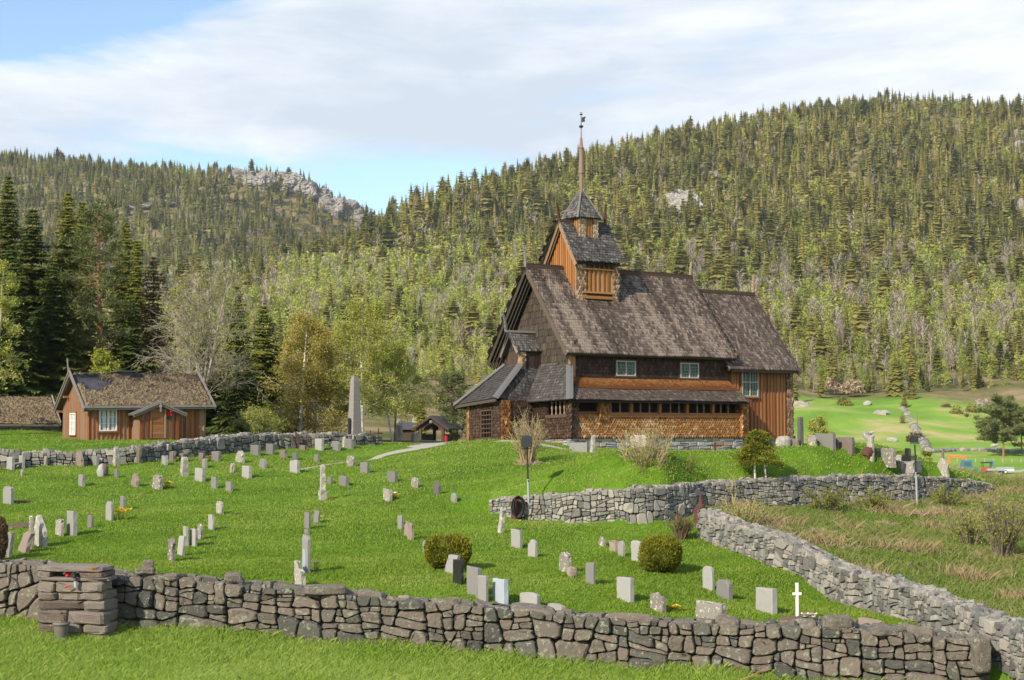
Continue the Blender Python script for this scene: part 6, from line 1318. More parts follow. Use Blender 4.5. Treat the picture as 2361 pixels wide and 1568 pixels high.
def flowers(u, v, n, w, h, mats, label, d0=36.6, leafy=True, name='flower_clump', size=.045, cat='flowers'):
    p = ground(u, v, d0); s = p[1] / F; e = thing(name, p, label, cat); r = np.random.default_rng(int(u * 3 + v)); st = MB(); fl = [MB() for _ in mats]
    for k in range(n):
        a = r.uniform(0, 6.28); q = math.sqrt(r.uniform(0, 1)) * w * s / 2; b = p + np.array([math.cos(a) * q, math.sin(a) * q * .7, 0]); hh = h * s * r.uniform(.65, 1.05); t_ = b + np.array([r.normal(0, .03), r.normal(0, .03), hh])
        tube(st, [b, (b + t_) / 2 + r.normal(0, .01, 3), t_], [.006, .005, .004], 3, .5, cap=False); m_ = fl[r.integers(len(mats))]
        for g in range(6):
            an_ = g * 1.047 + r.uniform(0, .4); d = np.array([math.cos(an_), math.sin(an_) * .6 - .3, r.uniform(.0, .6)]); d2 = np.array([-math.sin(an_), math.cos(an_), .2]) * .4; m_.add(np.array([t_, t_ + (d + d2) * size * .6, t_ + d * size, t_ + (d - d2) * size * .6]), [(0, 1, 2, 3)], r.uniform(.2, .9))
        for g in range(3 if leafy else 1):
            d = r.normal(0, 1, 3); d[2] = abs(d[2]) + 1.2; d /= np.linalg.norm(d); L = hh * r.uniform(.5, .95); sd = np.cross(d, r.normal(0, 1, 3)); sd /= np.linalg.norm(sd) + 1e-6
            st.add(np.array([b - sd * .012, b + sd * .012, b + d * L * .6 + sd * .012, b + d * L + (0, 0, -L * .1), b + d * L * .6 - sd * .012]), [(0, 1, 2, 3, 4)], r.uniform(.2, .7))
    st.build('stems', M['grass'], e)
    for m_, nm in zip(fl, mats): m_.build('petals', M[nm], e)
    return e
flowers(278, 1199, 26, 34, 26, ['yellow'], 'large clump of yellow daffodils beside a pale grey stone', size=.11)
flowers(386, 1126, 9, 12, 13, ['yellow'], 'single bright daffodil tuft right of the wide dark brown gravestone', size=.15)
flowers(411, 1060, 3, 7, 5, ['yellow'], 'tiny yellow flowers between the brownish gravestones near the back wall', size=.12)
flowers(484, 1060, 4, 7, 6, ['orange'], 'small orange flower left of the square brown grey gravestone', size=.16)
flowers(548, 1088, 3, 6, 7, ['yellow'], 'small yellow flower between the leaning lichened stone and the white streaked one', size=.13)
flowers(42, 1160, 60, 40, 4, ['petalpink'], 'low mat of purple pink flowers at far left', leafy=False, size=.08)
flowers(909, 1150, 8, 12, 12, ['yellow', 'petalwhite'], 'yellow and white flowers right of a brownish stone', size=.13)
flowers(1553, 1410, 12, 18, 12, ['yellow'], 'yellow daffodils behind the front wall right of the broken brown gravestone', size=.10)
flowers(1862, 1433, 46, 26, 15, ['petalwhite', 'petalwhite', 'petalpink'], 'bunch of white and pale pink flowers at the white cross', leafy=False, size=.10)
flowers(1884, 1437, 14, 16, 5, ['petalblue'], 'violet pansies on the grave bed right of the white bunch', leafy=False, size=.08)
flowers(729, 1318, 6, 14, 22, ['petalwhite', 'yellow'], 'white narcissi right of the smooth blue grey slim stone', size=.10)
flowers(722, 1323, 12, 14, 8, ['petalblue'], 'dark blue flowers below the white narcissi', size=.06)
flowers(546, 1187, 8, 14, 3, ['petalpink'], 'few red flowers in the grass right of the pale lichened stone', leafy=False, size=.06)
flowers(763, 1152, 5, 8, 6, ['redplastic'], 'dark red flowers at the foot of the lichened obelisk', leafy=False, size=.06)
flowers(1079, 1345, 14, 10, 12, ['rust'], 'dark red heather between the polished black stone and the grey slab', size=.07)
flowers(1216, 1382, 24, 24, 10, ['brownleaf'], 'withered brown plant tuft rising behind the front wall', d0=36.9, size=.08)
flowers(739, 1196, 4, 8, 6, ['yellow'], 'small yellow flower right of the leaning grey stone', size=.08)
# --- floodlight poles
def floodlight(u, vb, vt, label, d0, box):
    p = ground(u, vb, d0); s = p[1] / F; h = (vb - vt) * s; e = thing('floodlight_pole', p, label, 'floodlight'); m1 = MB(); tube(m1, [p - (0, 0, .2), p + (-.03, 0, h * .48)], .042, 10, .6); m1.build('pole', M['steel'], e, True)
    m1 = MB(); tube(m1, [p + (-.03, 0, h * .46), p + (-.06, 0, h * .86)], .03, 10, .2); m1.build('upper_pole', M['iron'], e, True); m1 = MB(); tube(m1, [p + (-.02, -.03, h * .46), p + (-.02, -.10, h * .46)], .03, 8, .3); m1.build('clamp', M['iron'], e)
    m1 = MB(); c = p + np.array([-.08, 0, h * .93]); w, hh, dp = box; f_ = [c + np.array(q) for q in ((-w/2, -dp/2, -hh/2), (w/2, -dp/2, -hh/2), (w/2, -dp/2, hh*.30), (w/2, -dp*.2, hh/2), (-w/2, -dp*.2, hh/2), (-w/2, -dp/2, hh*.3))]
    V = np.array([(x, c[1] + dp/2, z) for x, y, z in f_]); V[:, 0] = c[0] + (V[:, 0] - c[0]) * .8; V[:, 2] = c[2] + (V[:, 2] - c[2]) * .75
    n = 6; m1.add(np.vstack([np.array(f_), V]), [tuple(range(n)), tuple(range(2*n-1, n-1, -1))] + [(i, n + i, n + (i+1) % n, (i+1) % n) for i in range(n)], .5)
    lamp_ = m1.build('lamp_housing', M['iron'], e); m2 = MB()
    for sx in (-1, 1): bar(m2, c + (sx * (w/2 + .012), 0, -hh * .65), c + (sx * (w/2 + .012), 0, .02), .015, .05, up=(0, 1, 0)); 
    bar(m2, c + (-w/2 - .02, 0, -hh * .62), c + (w/2 + .02, 0, -hh * .62), .05, .02); m2.build('bracket', M['iron'], lamp_); return e
floodlight(1219, 1200, 1008, 'black floodlight on a steel pole by the end of the retaining wall', 50, (.36, .40, .26))
floodlight(2114, 1170, 1003, 'slender floodlight pole before the right part of the retaining wall', 55, (.26, .26, .22))
# --- rucksack of black hoses hung on the wall end
p = ground(1188, 1194, 50) - (0, .25, 0); e = thing('hose_reel', p, 'black hose coiled round a rusty reel with an orange strip at the wall end', 'hose reel'); m1 = MB(); s = p[1] / F
slab(m1, p, 'rough', .30, .72, .22, rng, .01, .5, yaw=1.0); m1.build('reel_stand', M['rust'], e); m1 = MB(); bar(m1, p + (-.16, -.16, .62), p + (.12, -.16, .66), .07, .05, up=(0, 1, 0)); m1.build('orange_strip', M['orange'], e); m1 = MB()
th = np.linspace(0, 6.283, 25)
for k in range(7): rx, rz = .17 + .04 * (k % 3) , .29 + .015 * k; tube(m1, np.column_stack([p[0] + .10 + rx * np.cos(th), p[1] - .12 - .03 * k + .02 * np.sin(3 * th), p[2] + .42 + rz * np.sin(th)]), .022, 6, .5, cap=False)
m1.build('hose', M['rubber'], e, True)
p2 = ground(1199, 1203, 50); m1 = MB(); rock(m1, p2 + (0, 0, .03), (.05, .04, .04), 2, 8, 6, .1); tag(m1.build('hose_nozzle', M['orange'], origin=p2), 'small orange hose nozzle in the grass below the hose reel', 'nozzle')
p2 = at(1735, 1552, 33.6); p2[2] = z1(p2[0], p2[1]); m1 = MB(); tube(m1, [p2 + (-.45, -.1, .02), p2 + (-.1, -.05, .14), p2 + (.35, 0, .36)], [.014, .012, .006], 5, .8); tube(m1, [p2 + (-.5, -.15, .03), p2 + (0, -.12, .06), p2 + (.35, -.1, .05)], [.012, .01, .006], 5, .8); tube(m1, [p2 + (-.1, -.05, .14), p2 + (.05, -.05, .18), p2 + (.2, -.06, .16)], [.008, .006, .004], 4, .8)
tag(m1.build('fallen_twig', M['pinebark'], origin=p2), 'reddish fallen twig lying in the grass before the front wall, right of centre', 'twig')
# ================================================================ TIMBER HOUSE WITH TURF ROOF
hn = np.array([-.545, .838, 0]); he = np.array([.838, .545, 0]); HO = at(202.5, 1015, 88.3); HO[2] = -.62
def Hh(a, b, z): return HO + he * a + hn * b + np.array([0, 0, z + a * .018])
house = thing('timber_house', Hh(3.6, 2.4, 0), 'small red brown timber house with turf roof and gabled porch, left of the church', 'house')
HL, HB, HE, HR = 7.02, 4.6, 1.98, 3.72
def hb(mb, name, mat, parent=None, smooth=False): return mb.build(name, M[mat], parent or house, smooth)
m1 = MB()
boards(m1, [Hh(0,0,-.3), Hh(HL,0,-.3), Hh(HL,0,HE), Hh(0,0,HE)], -hn, .26, .07, (.32, .17), seed=61, low=0)
boards(m1, [Hh(0,HB,-.5), Hh(0,0,-.5), Hh(0,0,HE), Hh(0,HB/2,HR-.15), Hh(0,HB,HE)], -he, .20, .06, (.5, .13), seed=62, low=0)
boards(m1, [Hh(HL,0,-.3), Hh(HL,HB,-.3), Hh(HL,HB,HE), Hh(HL,HB/2,HR-.15), Hh(HL,0,HE)], he, .3, .07, (.4, .15), seed=63, low=0)
p = Hh(.1, .1, -.4); obox(m1, p, Hh(HL-.1,.1,-.4) - p, Hh(.1,HB-.05,-.4) - p, np.array([0,0,HE+.3]), .1); hb(m1, 'wall', 'houseboard')
# turf roof: lumpy sods on both slopes
def turf_slope(mb, A, B, C, D, out, seed, nu=90, nv=36, th=.20, bare=None, seedt=.5):
    r = np.random.default_rng(seed); U, V = np.meshgrid(np.linspace(0, 1, nu), np.linspace(0, 1, nv)); U, V = U.ravel(), V.ravel(); A, B, C, D = (np.asarray(q, float) for q in (A, B, C, D))
    P = A + (B - A) * U[:, None] + (D - A) * V[:, None] + (A - B + C - D) * (U * V)[:, None]; nn = np.cross(B - A, D - A); nn /= np.linalg.norm(nn); nn = nn if nn @ np.asarray(out) > 0 else -nn
    h = th + .05 * smoothnoise(np.column_stack([U * 9, V * 5]), 2.0, seed) + r.normal(0, .022, len(U)) - .10 * ((U < .012) | (U > .988) | (V < .01))
    if bare is not None: h = np.where(bare(U, V), .03, h)
    i = np.arange(nv - 1)[:, None] * nu; j = np.arange(nu - 1)[None]; f = np.stack([i + j, i + j + 1, i + nu + j + 1, i + nu + j], -1).reshape(-1, 4)
    fm = bare((U[f].mean(1)), (V[f].mean(1))).astype(int) if bare is not None else 0
    t = np.clip(seedt + .22 * smoothnoise(np.column_stack([U * 7, V * 4]), 2.2, seed + 3) - .55 * np.clip(V - .35, 0, 1) * (1 if bare is not None else 0) + r.normal(0, .1, len(U)), 0, 1)
    mb.add(P + nn * h[:, None], f, t, fm); extrude(mb, np.array([A, B, C, D]), -nn, .08, .1); 
    # dry grass tufts
    k = r.integers(0, len(U), 2600); k = k[h[k] > .1]; b = (P + nn * h[:, None])[k]; d = (A - D) / np.linalg.norm(A - D) * .6 + nn * .5 + r.normal(0, .35, (len(k), 3)); L = r.uniform(.10, .28, len(k))[:, None]; s = np.cross(d, nn); s /= np.linalg.norm(s, axis=1)[:, None] + 1e-6
    T = np.stack([b - s * .025, b + s * .025, b + d * L], 1).reshape(-1, 3); mb.add(T, np.arange(len(T)).reshape(-1, 3), np.repeat(np.clip(t[k] + .03 + r.normal(0, .1, len(k)), 0, 1), 3))
ob = .42
barepatch = lambda u, v: ((v > .50) & (u < .25 + .05 * np.sin(v * 19)) & (v < .97)) & ~((u < .06) & (v < .7)) | ((v > .88) & (v < .96) & (u > .44) & (u < .56))
m1 = MB(); turf_slope(m1, Hh(-.35,-ob,HE-.22), Hh(HL+.4,-ob,HE-.22), Hh(HL+.4,HB/2,HR), Hh(-.35,HB/2,HR), -hn + UPV, 5, bare=barepatch, seedt=.58)
m1.build('roof', [M['turf'], M['gateroof']], house); m1 = MB(); turf_slope(m1, Hh(HL+.4,HB+ob,HE-.22), Hh(-.35,HB+ob,HE-.22), Hh(-.35,HB/2,HR), Hh(HL+.4,HB/2,HR), hn + UPV, 6, 50, 20); m1.build('roof', M['turf'], house)
m1 = MB(); bar(m1, Hh(-.4,-ob-.05,HE-.16), Hh(HL+.45,-ob-.05,HE-.16), .10, .22, t=.3); bar(m1, Hh(-.4,-ob-.10,HE-.10), Hh(HL+.45,-ob-.10,HE-.10), .06, .12, t=.75); hb(m1, 'eaves_log', 'greywood')
def hrake(a, b0, z0_, b1, z1_, t, h=.22, w=.06):
    m1 = MB(); A, B = Hh(a, b0, z0_), Hh(a, b1, z1_); d = B - A; nn = np.cross(d, he); nn /= np.linalg.norm(nn); nn = nn if nn[2] > 0 else -nn; obox(m1, A + nn * .10, d, -nn * h, he * w, t); obox(m1, A + nn * .16 - he * .05, d, -nn * .1, he * .1, min(1, t + .15)); hb(m1, 'barge_board', 'greywood')
for a in (-.42, HL + .42):
    hrake(a, -ob - .12, HE - .28, HB / 2 + .12, HR + .26, .36); hrake(a, HB + ob + .12, HE - .28, HB / 2 - .12, HR + .26, .28)
m1 = MB(); bar(m1, Hh(-.42, HB/2 + .1, HR - .1), Hh(-.42, HB/2 + .42, HR + 1.05), .07, .06, up=he, t=.5); bar(m1, Hh(HL+.42, HB/2, HR), Hh(HL+.42, HB/2 - .25, HR + .75), .07, .06, up=he, t=.85); hb(m1, 'crossed_rafter_tip', 'greywood')
for b_, z_ in ((-.15, HE - .28), (1.0, HE + .55), (HB + .1, HE - .3), (HB - 1.1, HE + .55)): m1 = MB(); bar(m1, Hh(-.38, b_, z_), Hh(.1, b_, z_), .13, .13, t=.35); hb(m1, 'purlin_end', 'houseboard')
m1 = MB(); p = Hh(2.55, HB/2 - .3, HR - .1); obox(m1, p, he * .75, hn * .6, UPV * .36, .5); p = Hh(2.3, HB/2 - .45, HR + .26); obox(m1, p, he * 1.25, hn * .9, UPV * .06, .6); hb(m1, 'chimney', 'gateroof')
plF = Plane([Hh(0,0,0), Hh(HL,0,0), Hh(HL,0,HE), Hh(0,0,HE)], -hn); plG = Plane([Hh(0,HB,0), Hh(0,0,0), Hh(0,0,HE), Hh(0,HB,HE)], -he)
def h_on(u, v, b):
    r_ = ray(u, v); k = r_[0]; p = HO + hn * b; a = (k * p[1] - p[0]) / (he[0] - k * he[1]); y = (p + he * a)[1]; return a, r_[2] * y - HO[2] - a * .018
def h_ong(u, v):
    r_ = ray(u, v); k = r_[0]; b = (k * HO[1] - HO[0]) / (hn[0] - k * hn[1]); y = (HO + hn * b)[1]; return b, r_[2] * y - HO[2]
a0, zt = h_on(232, 947, -.06); a1, zb = h_on(267, 991, -.06); window(house, plF, a0, a1, zb, zt, 2, 3, name='window', fm='white', mm='white', gm='curtain', fw=.06, casing='redboard')
b0, zt = h_ong(177, 954); b1, zb = h_ong(164.5, 1000); window(house, plG, HB - b1, HB - b0, zb, zt, 2, 3, name='window', fm='white', mm='white', gm='curtain', fw=.05, light=1, casing='redboard')
# porch
PA0, _ = h_on(320, 990, -1.0); PA1, _ = h_on(409, 990, -1.0); PD = -1.0; PE = 1.50; pm_ = (PA0 + PA1) / 2; PR = 1.98
m1 = MB(); boards(m1, [Hh(PA0,PD,-.3), Hh(PA1,PD,-.3), Hh(PA1,PD,PE), Hh(pm_,PD,PR-.08), Hh(PA0,PD,PE)], -hn, .24, .07, (.5, .2), seed=65, low=0); boards(m1, [Hh(PA0,0,-.3), Hh(PA0,PD,-.3), Hh(PA0,PD,PE), Hh(PA0,0,PE)], -he, .2, .06, (.66, .12), seed=66, low=0)
boards(m1, [Hh(PA1,PD,-.3), Hh(PA1,0,-.3), Hh(PA1,0,PE), Hh(PA1,PD,PE)], he, .2, .06, (.5, .12), seed=67, low=0); hb(m1, 'porch_wall', 'houseboard')
m1 = MB()
for (aA, aB) in ((PA0 - .42, pm_), (PA1 + .42, pm_)):
    A, B = Hh(aA, PD - .25, PE - .12), Hh(aB, PD - .25, PR + .04); Cc, D = Hh(aB, .0, PR + .04), Hh(aA, .0, PE - .12); pts = np.array([A, B, Cc, D]); nn = np.cross(B - A, D - A); nn /= np.linalg.norm(nn); nn = nn if nn[2] > 0 else -nn; extrude(m1, pts, nn, .10, .3)
hb(m1, 'porch_roof', 'greywood')
for (aA, aB) in ((PA0 - .45, pm_), (PA1 + .45, pm_)): m1 = MB(); bar(m1, Hh(aA, PD - .29, PE - .15), Hh(aB, PD - .29, PR + .01), .05, .18, t=.35); bar(m1, Hh(aA, PD - .33, PE - .07), Hh(aB, PD - .33, PR + .09), .05, .06, t=.6); hb(m1, 'porch_barge_board', 'greywood')
m1 = MB(); bar(m1, Hh(pm_, PD - .36, PR - .42), Hh(pm_, PD - .36, PR + .28), .09, .05, up=-hn, t=.55); rock(m1, Hh(pm_, PD - .36, PR - .1), (.09, .04, .12), 3, 8, 6, .05, .5); hb(m1, 'porch_pendant', 'greywood')
da0, dzt = h_on(349.5, 947.5, PD - .05); da1, dzb = h_on(377, 1010, PD - .05); plP = Plane([Hh(0,PD,-.3), Hh(HL,PD,-.3), Hh(HL,PD,1.5), Hh(0,PD,1.5)], -hn); m1 = MB(); k = 0; z = dzb
while z < dzt - .03:
    hh = min(.14 * rng.uniform(.85, 1.15), dzt - z); p = plP.at(da0, z + .3, .05); obox(m1, p, he * (da1 - da0), UPV * (hh - .012), -hn * .04, np.clip(.35 + rng.normal(0, .1), 0, 1)); z += hh
dd_ = hb(m1, 'door', 'houseboard'); m1 = MB()
for q, t in ((da0 - .10, .35), (da1 + .02, .62)): p = plP.at(q, dzb + .3, .04); obox(m1, p, he * .10, UPV * (dzt - dzb + .1), -hn * .08, t)
p = plP.at(da0 - .12, dzt + .3, .04); obox(m1, p, he * (da1 - da0 + .26), UPV * .1, -hn * .07, .4); m1.build('door_frame', M['houseboard'], dd_)
m1 = MB()
for q in (PA0 + .02, PA1 - .14, da0 - .38, da1 + .30): p = plP.at(q, 0, .08); obox(m1, p, he * .17, UPV * (PE + .22), -hn * .05, .06)
hb(m1, 'porch_corner_board', 'houseboard')
la, lz = h_on(387.5, 960, PD - .1); lp = Hh(la, PD - .14, lz); e = thing('hanging_basket', lp, 'red flower basket hanging beside the porch door of the timber house', 'flower basket'); m1 = MB()
for k in range(60): c = lp + rng.normal(0, .06, 3) + (0, 0, .18); d = rng.normal(0, .05, (4, 3)); m1.add(c + d, [(0, 1, 2, 3)], rng.uniform(0, 1))
m1.build('flowers', M['redplastic'], e); m1 = MB(); lathe(m1, lp - (0, 0, .16), [(.04, 0), (.09, .10), (.10, .2)], 10, .5); m1.build('pot', M['iron'], e)
# --- low turf roofed shed at far left
SO = at(134, 984, 96.5); se = np.array([.97, .24, 0]); sn = np.array([-.24, .97, 0])
def Sh(a, b, z): return SO + se * a + sn * b + UPV * z
shed = thing('turf_shed', Sh(-3, 2, 0), 'low stone shed with a brown turf roof, cut by the left edge', 'shed')
m1 = MB(); turf_slope(m1, Sh(-7, -.3, .16), Sh(.15, -.3, .16), Sh(-.55, 2.6, 1.78), Sh(-7, 2.6, 1.78), -sn + UPV, 9, 80, 30, .16, seedt=.55); turf_slope(m1, Sh(-.55, 5.5, .16), Sh(-7, 5.5, .16), Sh(-7, 2.6, 1.78), Sh(-.55, 2.6, 1.78), sn + UPV, 10, 30, 12); m1.build('roof', M['turf'], shed)
m1 = MB(); stonework(m1, [Sh(-7, 0, -.7), Sh(0, 0, -.7), Sh(0, 0, .2), Sh(-7, 0, .2)], -sn, .5, .2, 9, (.5, .2)); p = Sh(-7, .1, -.7); obox(m1, p, se * 6.9, sn * 5.2, UPV * .9, .3); p = Sh(-.7, .1, .1); extrude(m1, np.array([Sh(-.25, 0, .1), Sh(-.55, 2.6, 1.7), Sh(-.25, 5.2, .1)]), -se, .1, .3); m1.build('wall', M['drystone'], shed)
m1 = MB(); bar(m1, Sh(-7, -.36, .10), Sh(.2, -.36, .10), .12, .14, t=.2); bar(m1, Sh(.16, -.36, .22), Sh(-.52, 2.6, 1.98), .07, .14, t=.75); m1.build('verge_board', M['greywood'], shed)
# --- lychgate
LO = at(1011, 1016, 128); LO[2] = z1(LO[0], LO[1]); le = np.array([.93, -.36, 0]); ln = np.array([.36, .93, 0])
def Lg(a, b, z): return LO + le * a + ln * b + UPV * z
gate = thing('lychgate', LO, 'small open lychgate with dark saddle roof and arched opening at the end of the path', 'gate')
m1 = MB()
for sg in (-1, 1):
    extrude(m1, np.array([Lg(sg * 1.62, -1.7, 1.05), Lg(0, -1.7, 2.08), Lg(0, 1.7, 2.08), Lg(sg * 1.62, 1.7, 1.05)]) + UPV * .0, UPV, .09, .4 if sg > 0 else .75)
m1.build('roof', M['gateroof'], gate)
for b_ in (-1.45, 1.45):
    m1 = MB(); arch = [Lg(.70 * math.cos(t), b_, .95 + .55 * math.sin(t)) for t in np.linspace(math.pi, 0, 13)]; n = len(arch)
    outer = [Lg(1.45 * -math.cos(t), b_, 1.05 + (1.02 * (1 - abs(math.cos(t))))) for t in np.linspace(0, math.pi, 13)]
    V = np.array(arch + outer); V2 = V + ln * .08; m1.add(np.vstack([V, V2]), [(i, i + 1, n + i + 1, n + i) for i in range(n - 1)] + [(2 * n + i + 1, 2 * n + i, 3 * n + i, 3 * n + i + 1) for i in range(n - 1)] + [(i, 2 * n + i, 2 * n + i + 1, i + 1) for i in range(n - 1)], .4); m1.build('gable_board', M['darkwood'], gate)
    for sg in (-1, 1): m1 = MB(); bar(m1, Lg(sg * 1.66, b_ - .28, 1.0), Lg(0, b_ - .28, 2.05), .06, .16, t=.4); m1.build('barge_board', M['darkwood'], gate)
for sg in (-1, 1):
    for b_ in (-1.4, 1.4): m1 = MB(); bar(m1, Lg(sg * 1.0, b_, -.3), Lg(sg * 1.0, b_, 1.4), .22, .22, up=le, t=.5); m1.build('post', M['darkwood'], gate)
    m1 = MB(); p = Lg(sg * 1.05, -1.3, -.2); obox(m1, p, le * .06, ln * 2.6, UPV * .85, .4); m1.build('side_wall', M['darkwood'], gate)
m1 = MB(); rock(m1, Lg(0, -1.56, 1.66), (.14, .06, .12), 2, 10, 8, .05, .8, 0, .6); m1.build('lamp', M['muntin'], gate)
# two red figures? no: a red post box like bin stands beside the gate post
p = Lg(1.42, -1.75, 0); m1 = MB(); tube(m1, [p - (0, 0, .2), p + (0, 0, .45)], .05, 6, .3); slab(m1, p + (0, 0, .25), 'round', .2, .3, .15, rng, .003, .5); tag(m1.build('red_bin', M['redplastic'], origin=p), 'small red box on a post beside the right post of the lychgate', 'bin')
# brown shed wall between lychgate and the lichened stones
p = at(945, 1012, 133); p[2] = z1(p[0], p[1]); m1 = MB(); q0 = p - np.array([.9, 0, .2]); obox(m1, q0, np.array([1.9, -.2, 0]), np.array([.2, 1.5, 0]), UPV * 1.3, .4); e = thing('brown_hut', p, 'low brown boarded hut showing left of the lychgate', 'hut'); m1.build('wall', M['darkwood'], e); m1 = MB()
extrude(m1, np.array([q0 + (-.2, -.3, 1.2), q0 + (2.2, -.5, 1.2), q0 + (2.3, 1.0, 1.75), q0 + (-.1, 1.2, 1.75)]), UPV, .08, .5); m1.build('roof', M['gateroof'], e)

# ================================================================ TREES NEAR BY
def spruce_near(u, vt, d, rpx, seed, label, tint=.4, zb=.06, u_base=None, sparse=1.0, mats=('spruce', 'bark'), group=None, vb=None, name='spruce_tree', per=12, rise=.0):
    x = (u - CX) / F * d; zg = z1(x, d); top = at(u, vt, d)[2]; h = top - zg; R = rpx / F * d * 1.18; p = np.array([x, d, zg]); r = np.random.default_rng(seed); e = thing(name, p, label, 'tree', group)
    tr = MB(); tube(tr, [p - (0, 0, .3), p + (0, 0, h * .3), p + (0, 0, h * .7), p + (0, 0, h * .99)], [.016 * h + .03, .013 * h, .006 * h, .01], 7, .45); tr.build('trunk', M[mats[1]], e)
    cr_ = MB(); V = []; T = []; levels = int(np.clip(h * 4.2, 10, 80)); dens = max(1, int(2))
    for k in range(levels):
        q = zb + (1 - zb) * (k + r.uniform(-.3, .3)) / levels; L0 = R * (1 - q) ** .75 * r.uniform(.72, 1.15) + .10; n = max(3, int(per * sparse * (1 if q < .8 else .7))); a0 = r.uniform(0, 6.28)
        for j in range(n):
            a = a0 + j * 6.283 / n + r.normal(0, .22); L = L0 * r.uniform(.6, 1.2); ca, sa = math.cos(a), math.sin(a); rad = np.array([ca, sa, 0]); sid = np.array([-sa, ca, 0]); b0 = p + (0, 0, q * h); up_ = .25 if q > .75 else rise
            t0 = tint + r.normal(0, .09); ns = max(3, int(L / .28) + 2); pr_ = None
            for s_ in range(1, ns + 1):
                f = s_ / ns; c = b0 + rad * L * f + UPV * L * (up_ * f - .38 * f * f + .16 * f ** 4); w = (.26 + .34 * L * (1 - abs(f - .45) * 1.3)) * .62
                for sg in (-1, 1):
                    tip = c + sid * sg * w + rad * w * .8 - UPV * w * r.uniform(.2, .8) + r.normal(0, .03, 3); bb_ = c - rad * L / ns * .9 + UPV * .03; e1 = c + rad * .10 * L
                    V += [bb_, tip, e1 - UPV * .05]; T += [t0 - .05, t0 + .10 * f, t0]
                if r.uniform() < .6: V += [c - rad * .1, c + sid * .06 - UPV * r.uniform(.12, .32), c + rad * .12]; T += [t0 - .1] * 3
    V = np.array(V); cr_.add(V, np.arange(len(V)).reshape(-1, 3), np.clip(T, 0, 1)); cr_.build('crown', M[mats[0]], e); return e
def limbs(p, h, r, n1=9, n2=5, n3=3, spread=.5, zb=.25, curve=.25, base_r=None, wig=.06, upw=.9, stems=1):
    "skeleton of a broadleaf tree: list of (points, radii), and the twig ends"
    out = []; ends = []; br = base_r or h * .018
    for st in range(stems):
        ln_ = r.normal(0, .05 if stems == 1 else .16, 2); pts = np.array([p + np.array([ln_[0] * q * h + (st * .15 if stems > 1 else 0), ln_[1] * q * h, q * h]) + r.normal(0, wig * .25 * h * q * .3, 3) * (q > 0) for q in np.linspace(0, .93, 8)]); out.append((pts, np.linspace(br, br * .18, 8)))
        for i in range(n1):
            q = zb + (0.95 - zb) * (i + r.uniform(0, 1)) / n1; k = q / .93 * 7; k0 = min(int(k), 6); b = pts[k0] + (pts[k0 + 1] - pts[k0]) * (k - k0); a = i * 2.4 + r.uniform(-.5, .5); L = spread * h * (1.08 - q) ** .55 * r.uniform(.7, 1.15)
            d0 = np.array([math.cos(a), math.sin(a), upw * r.uniform(.6, 1.3)]); d0 /= np.linalg.norm(d0); c = [b]; dd = d0.copy()
            for s_ in range(5): dd = dd + np.array([0, 0, -curve * .25]) + r.normal(0, .11, 3); dd /= np.linalg.norm(dd); c.append(c[-1] + dd * L / 5)
            c = np.array(c); r0 = max(.012, br * .42 * (1.1 - q)); out.append((c, np.linspace(r0, r0 * .3, 6)))
            for j in range(n2):
                f = r.uniform(.25, 1) * 5; f0 = min(int(f), 4); b2 = c[f0] + (c[f0 + 1] - c[f0]) * (f - f0); d2 = (c[f0 + 1] - c[f0]); d2 = d2 / np.linalg.norm(d2) + r.normal(0, .55, 3) + (0, 0, .15); d2 /= np.linalg.norm(d2); L2 = L * r.uniform(.22, .45); e_ = [b2]; dd = d2
                for s_ in range(3): dd = dd + r.normal(0, .16, 3) - (0, 0, curve * .3); dd /= np.linalg.norm(dd); e_.append(e_[-1] + dd * L2 / 3)
                e_ = np.array(e_); out.append((e_, np.linspace(max(.011, r0 * .4), .008, 4)))
                for g in range(n3):
                    b3 = e_[r.integers(1, 4)]; d3 = r.normal(0, .6, 3) + d2 - (0, 0, curve); d3 /= np.linalg.norm(d3); L3 = L2 * r.uniform(.3, .6); e3 = b3 + d3 * L3 - (0, 0, curve * L3 * .4); out.append((np.array([b3, (b3 + e3) / 2 + r.normal(0, .02, 3), e3]), np.array([.011, .009, .006]))); ends.append((b3, e3))
                ends.append((e_[1], e_[3]))
    return out, ends
def leaves(mb, ends, r, per, size, spread, tint, tsd=.12, droop=0.0):
    B = np.array([a for a, b in ends]); E = np.array([b for a, b in ends]); n = len(B) * per; k = np.repeat(np.arange(len(B)), per); f = r.uniform(0, 1.15, n)[:, None]; c = B[k] + (E[k] - B[k]) * f + r.normal(0, spread, (n, 3)) - np.array([0, 0, droop]) * r.uniform(0, 1, (n, 1))
    a = r.normal(0, 1, (n, 3)); a /= np.linalg.norm(a, axis=1)[:, None]; b = np.cross(a, r.normal(0, 1, (n, 3))); b /= np.linalg.norm(b, axis=1)[:, None] + 1e-6; s = size * r.uniform(.6, 1.3, n)[:, None]
    V = np.stack([c - a * s, c - b * s * .6, c + a * s, c + b * s * .6], 1).reshape(-1, 3); t = np.clip(tint + .15 * smoothnoise(c, .8, 5) + r.normal(0, tsd, n), 0, 1); mb.add(V, np.arange(n * 4).reshape(-1, 4), np.repeat(t, 4))
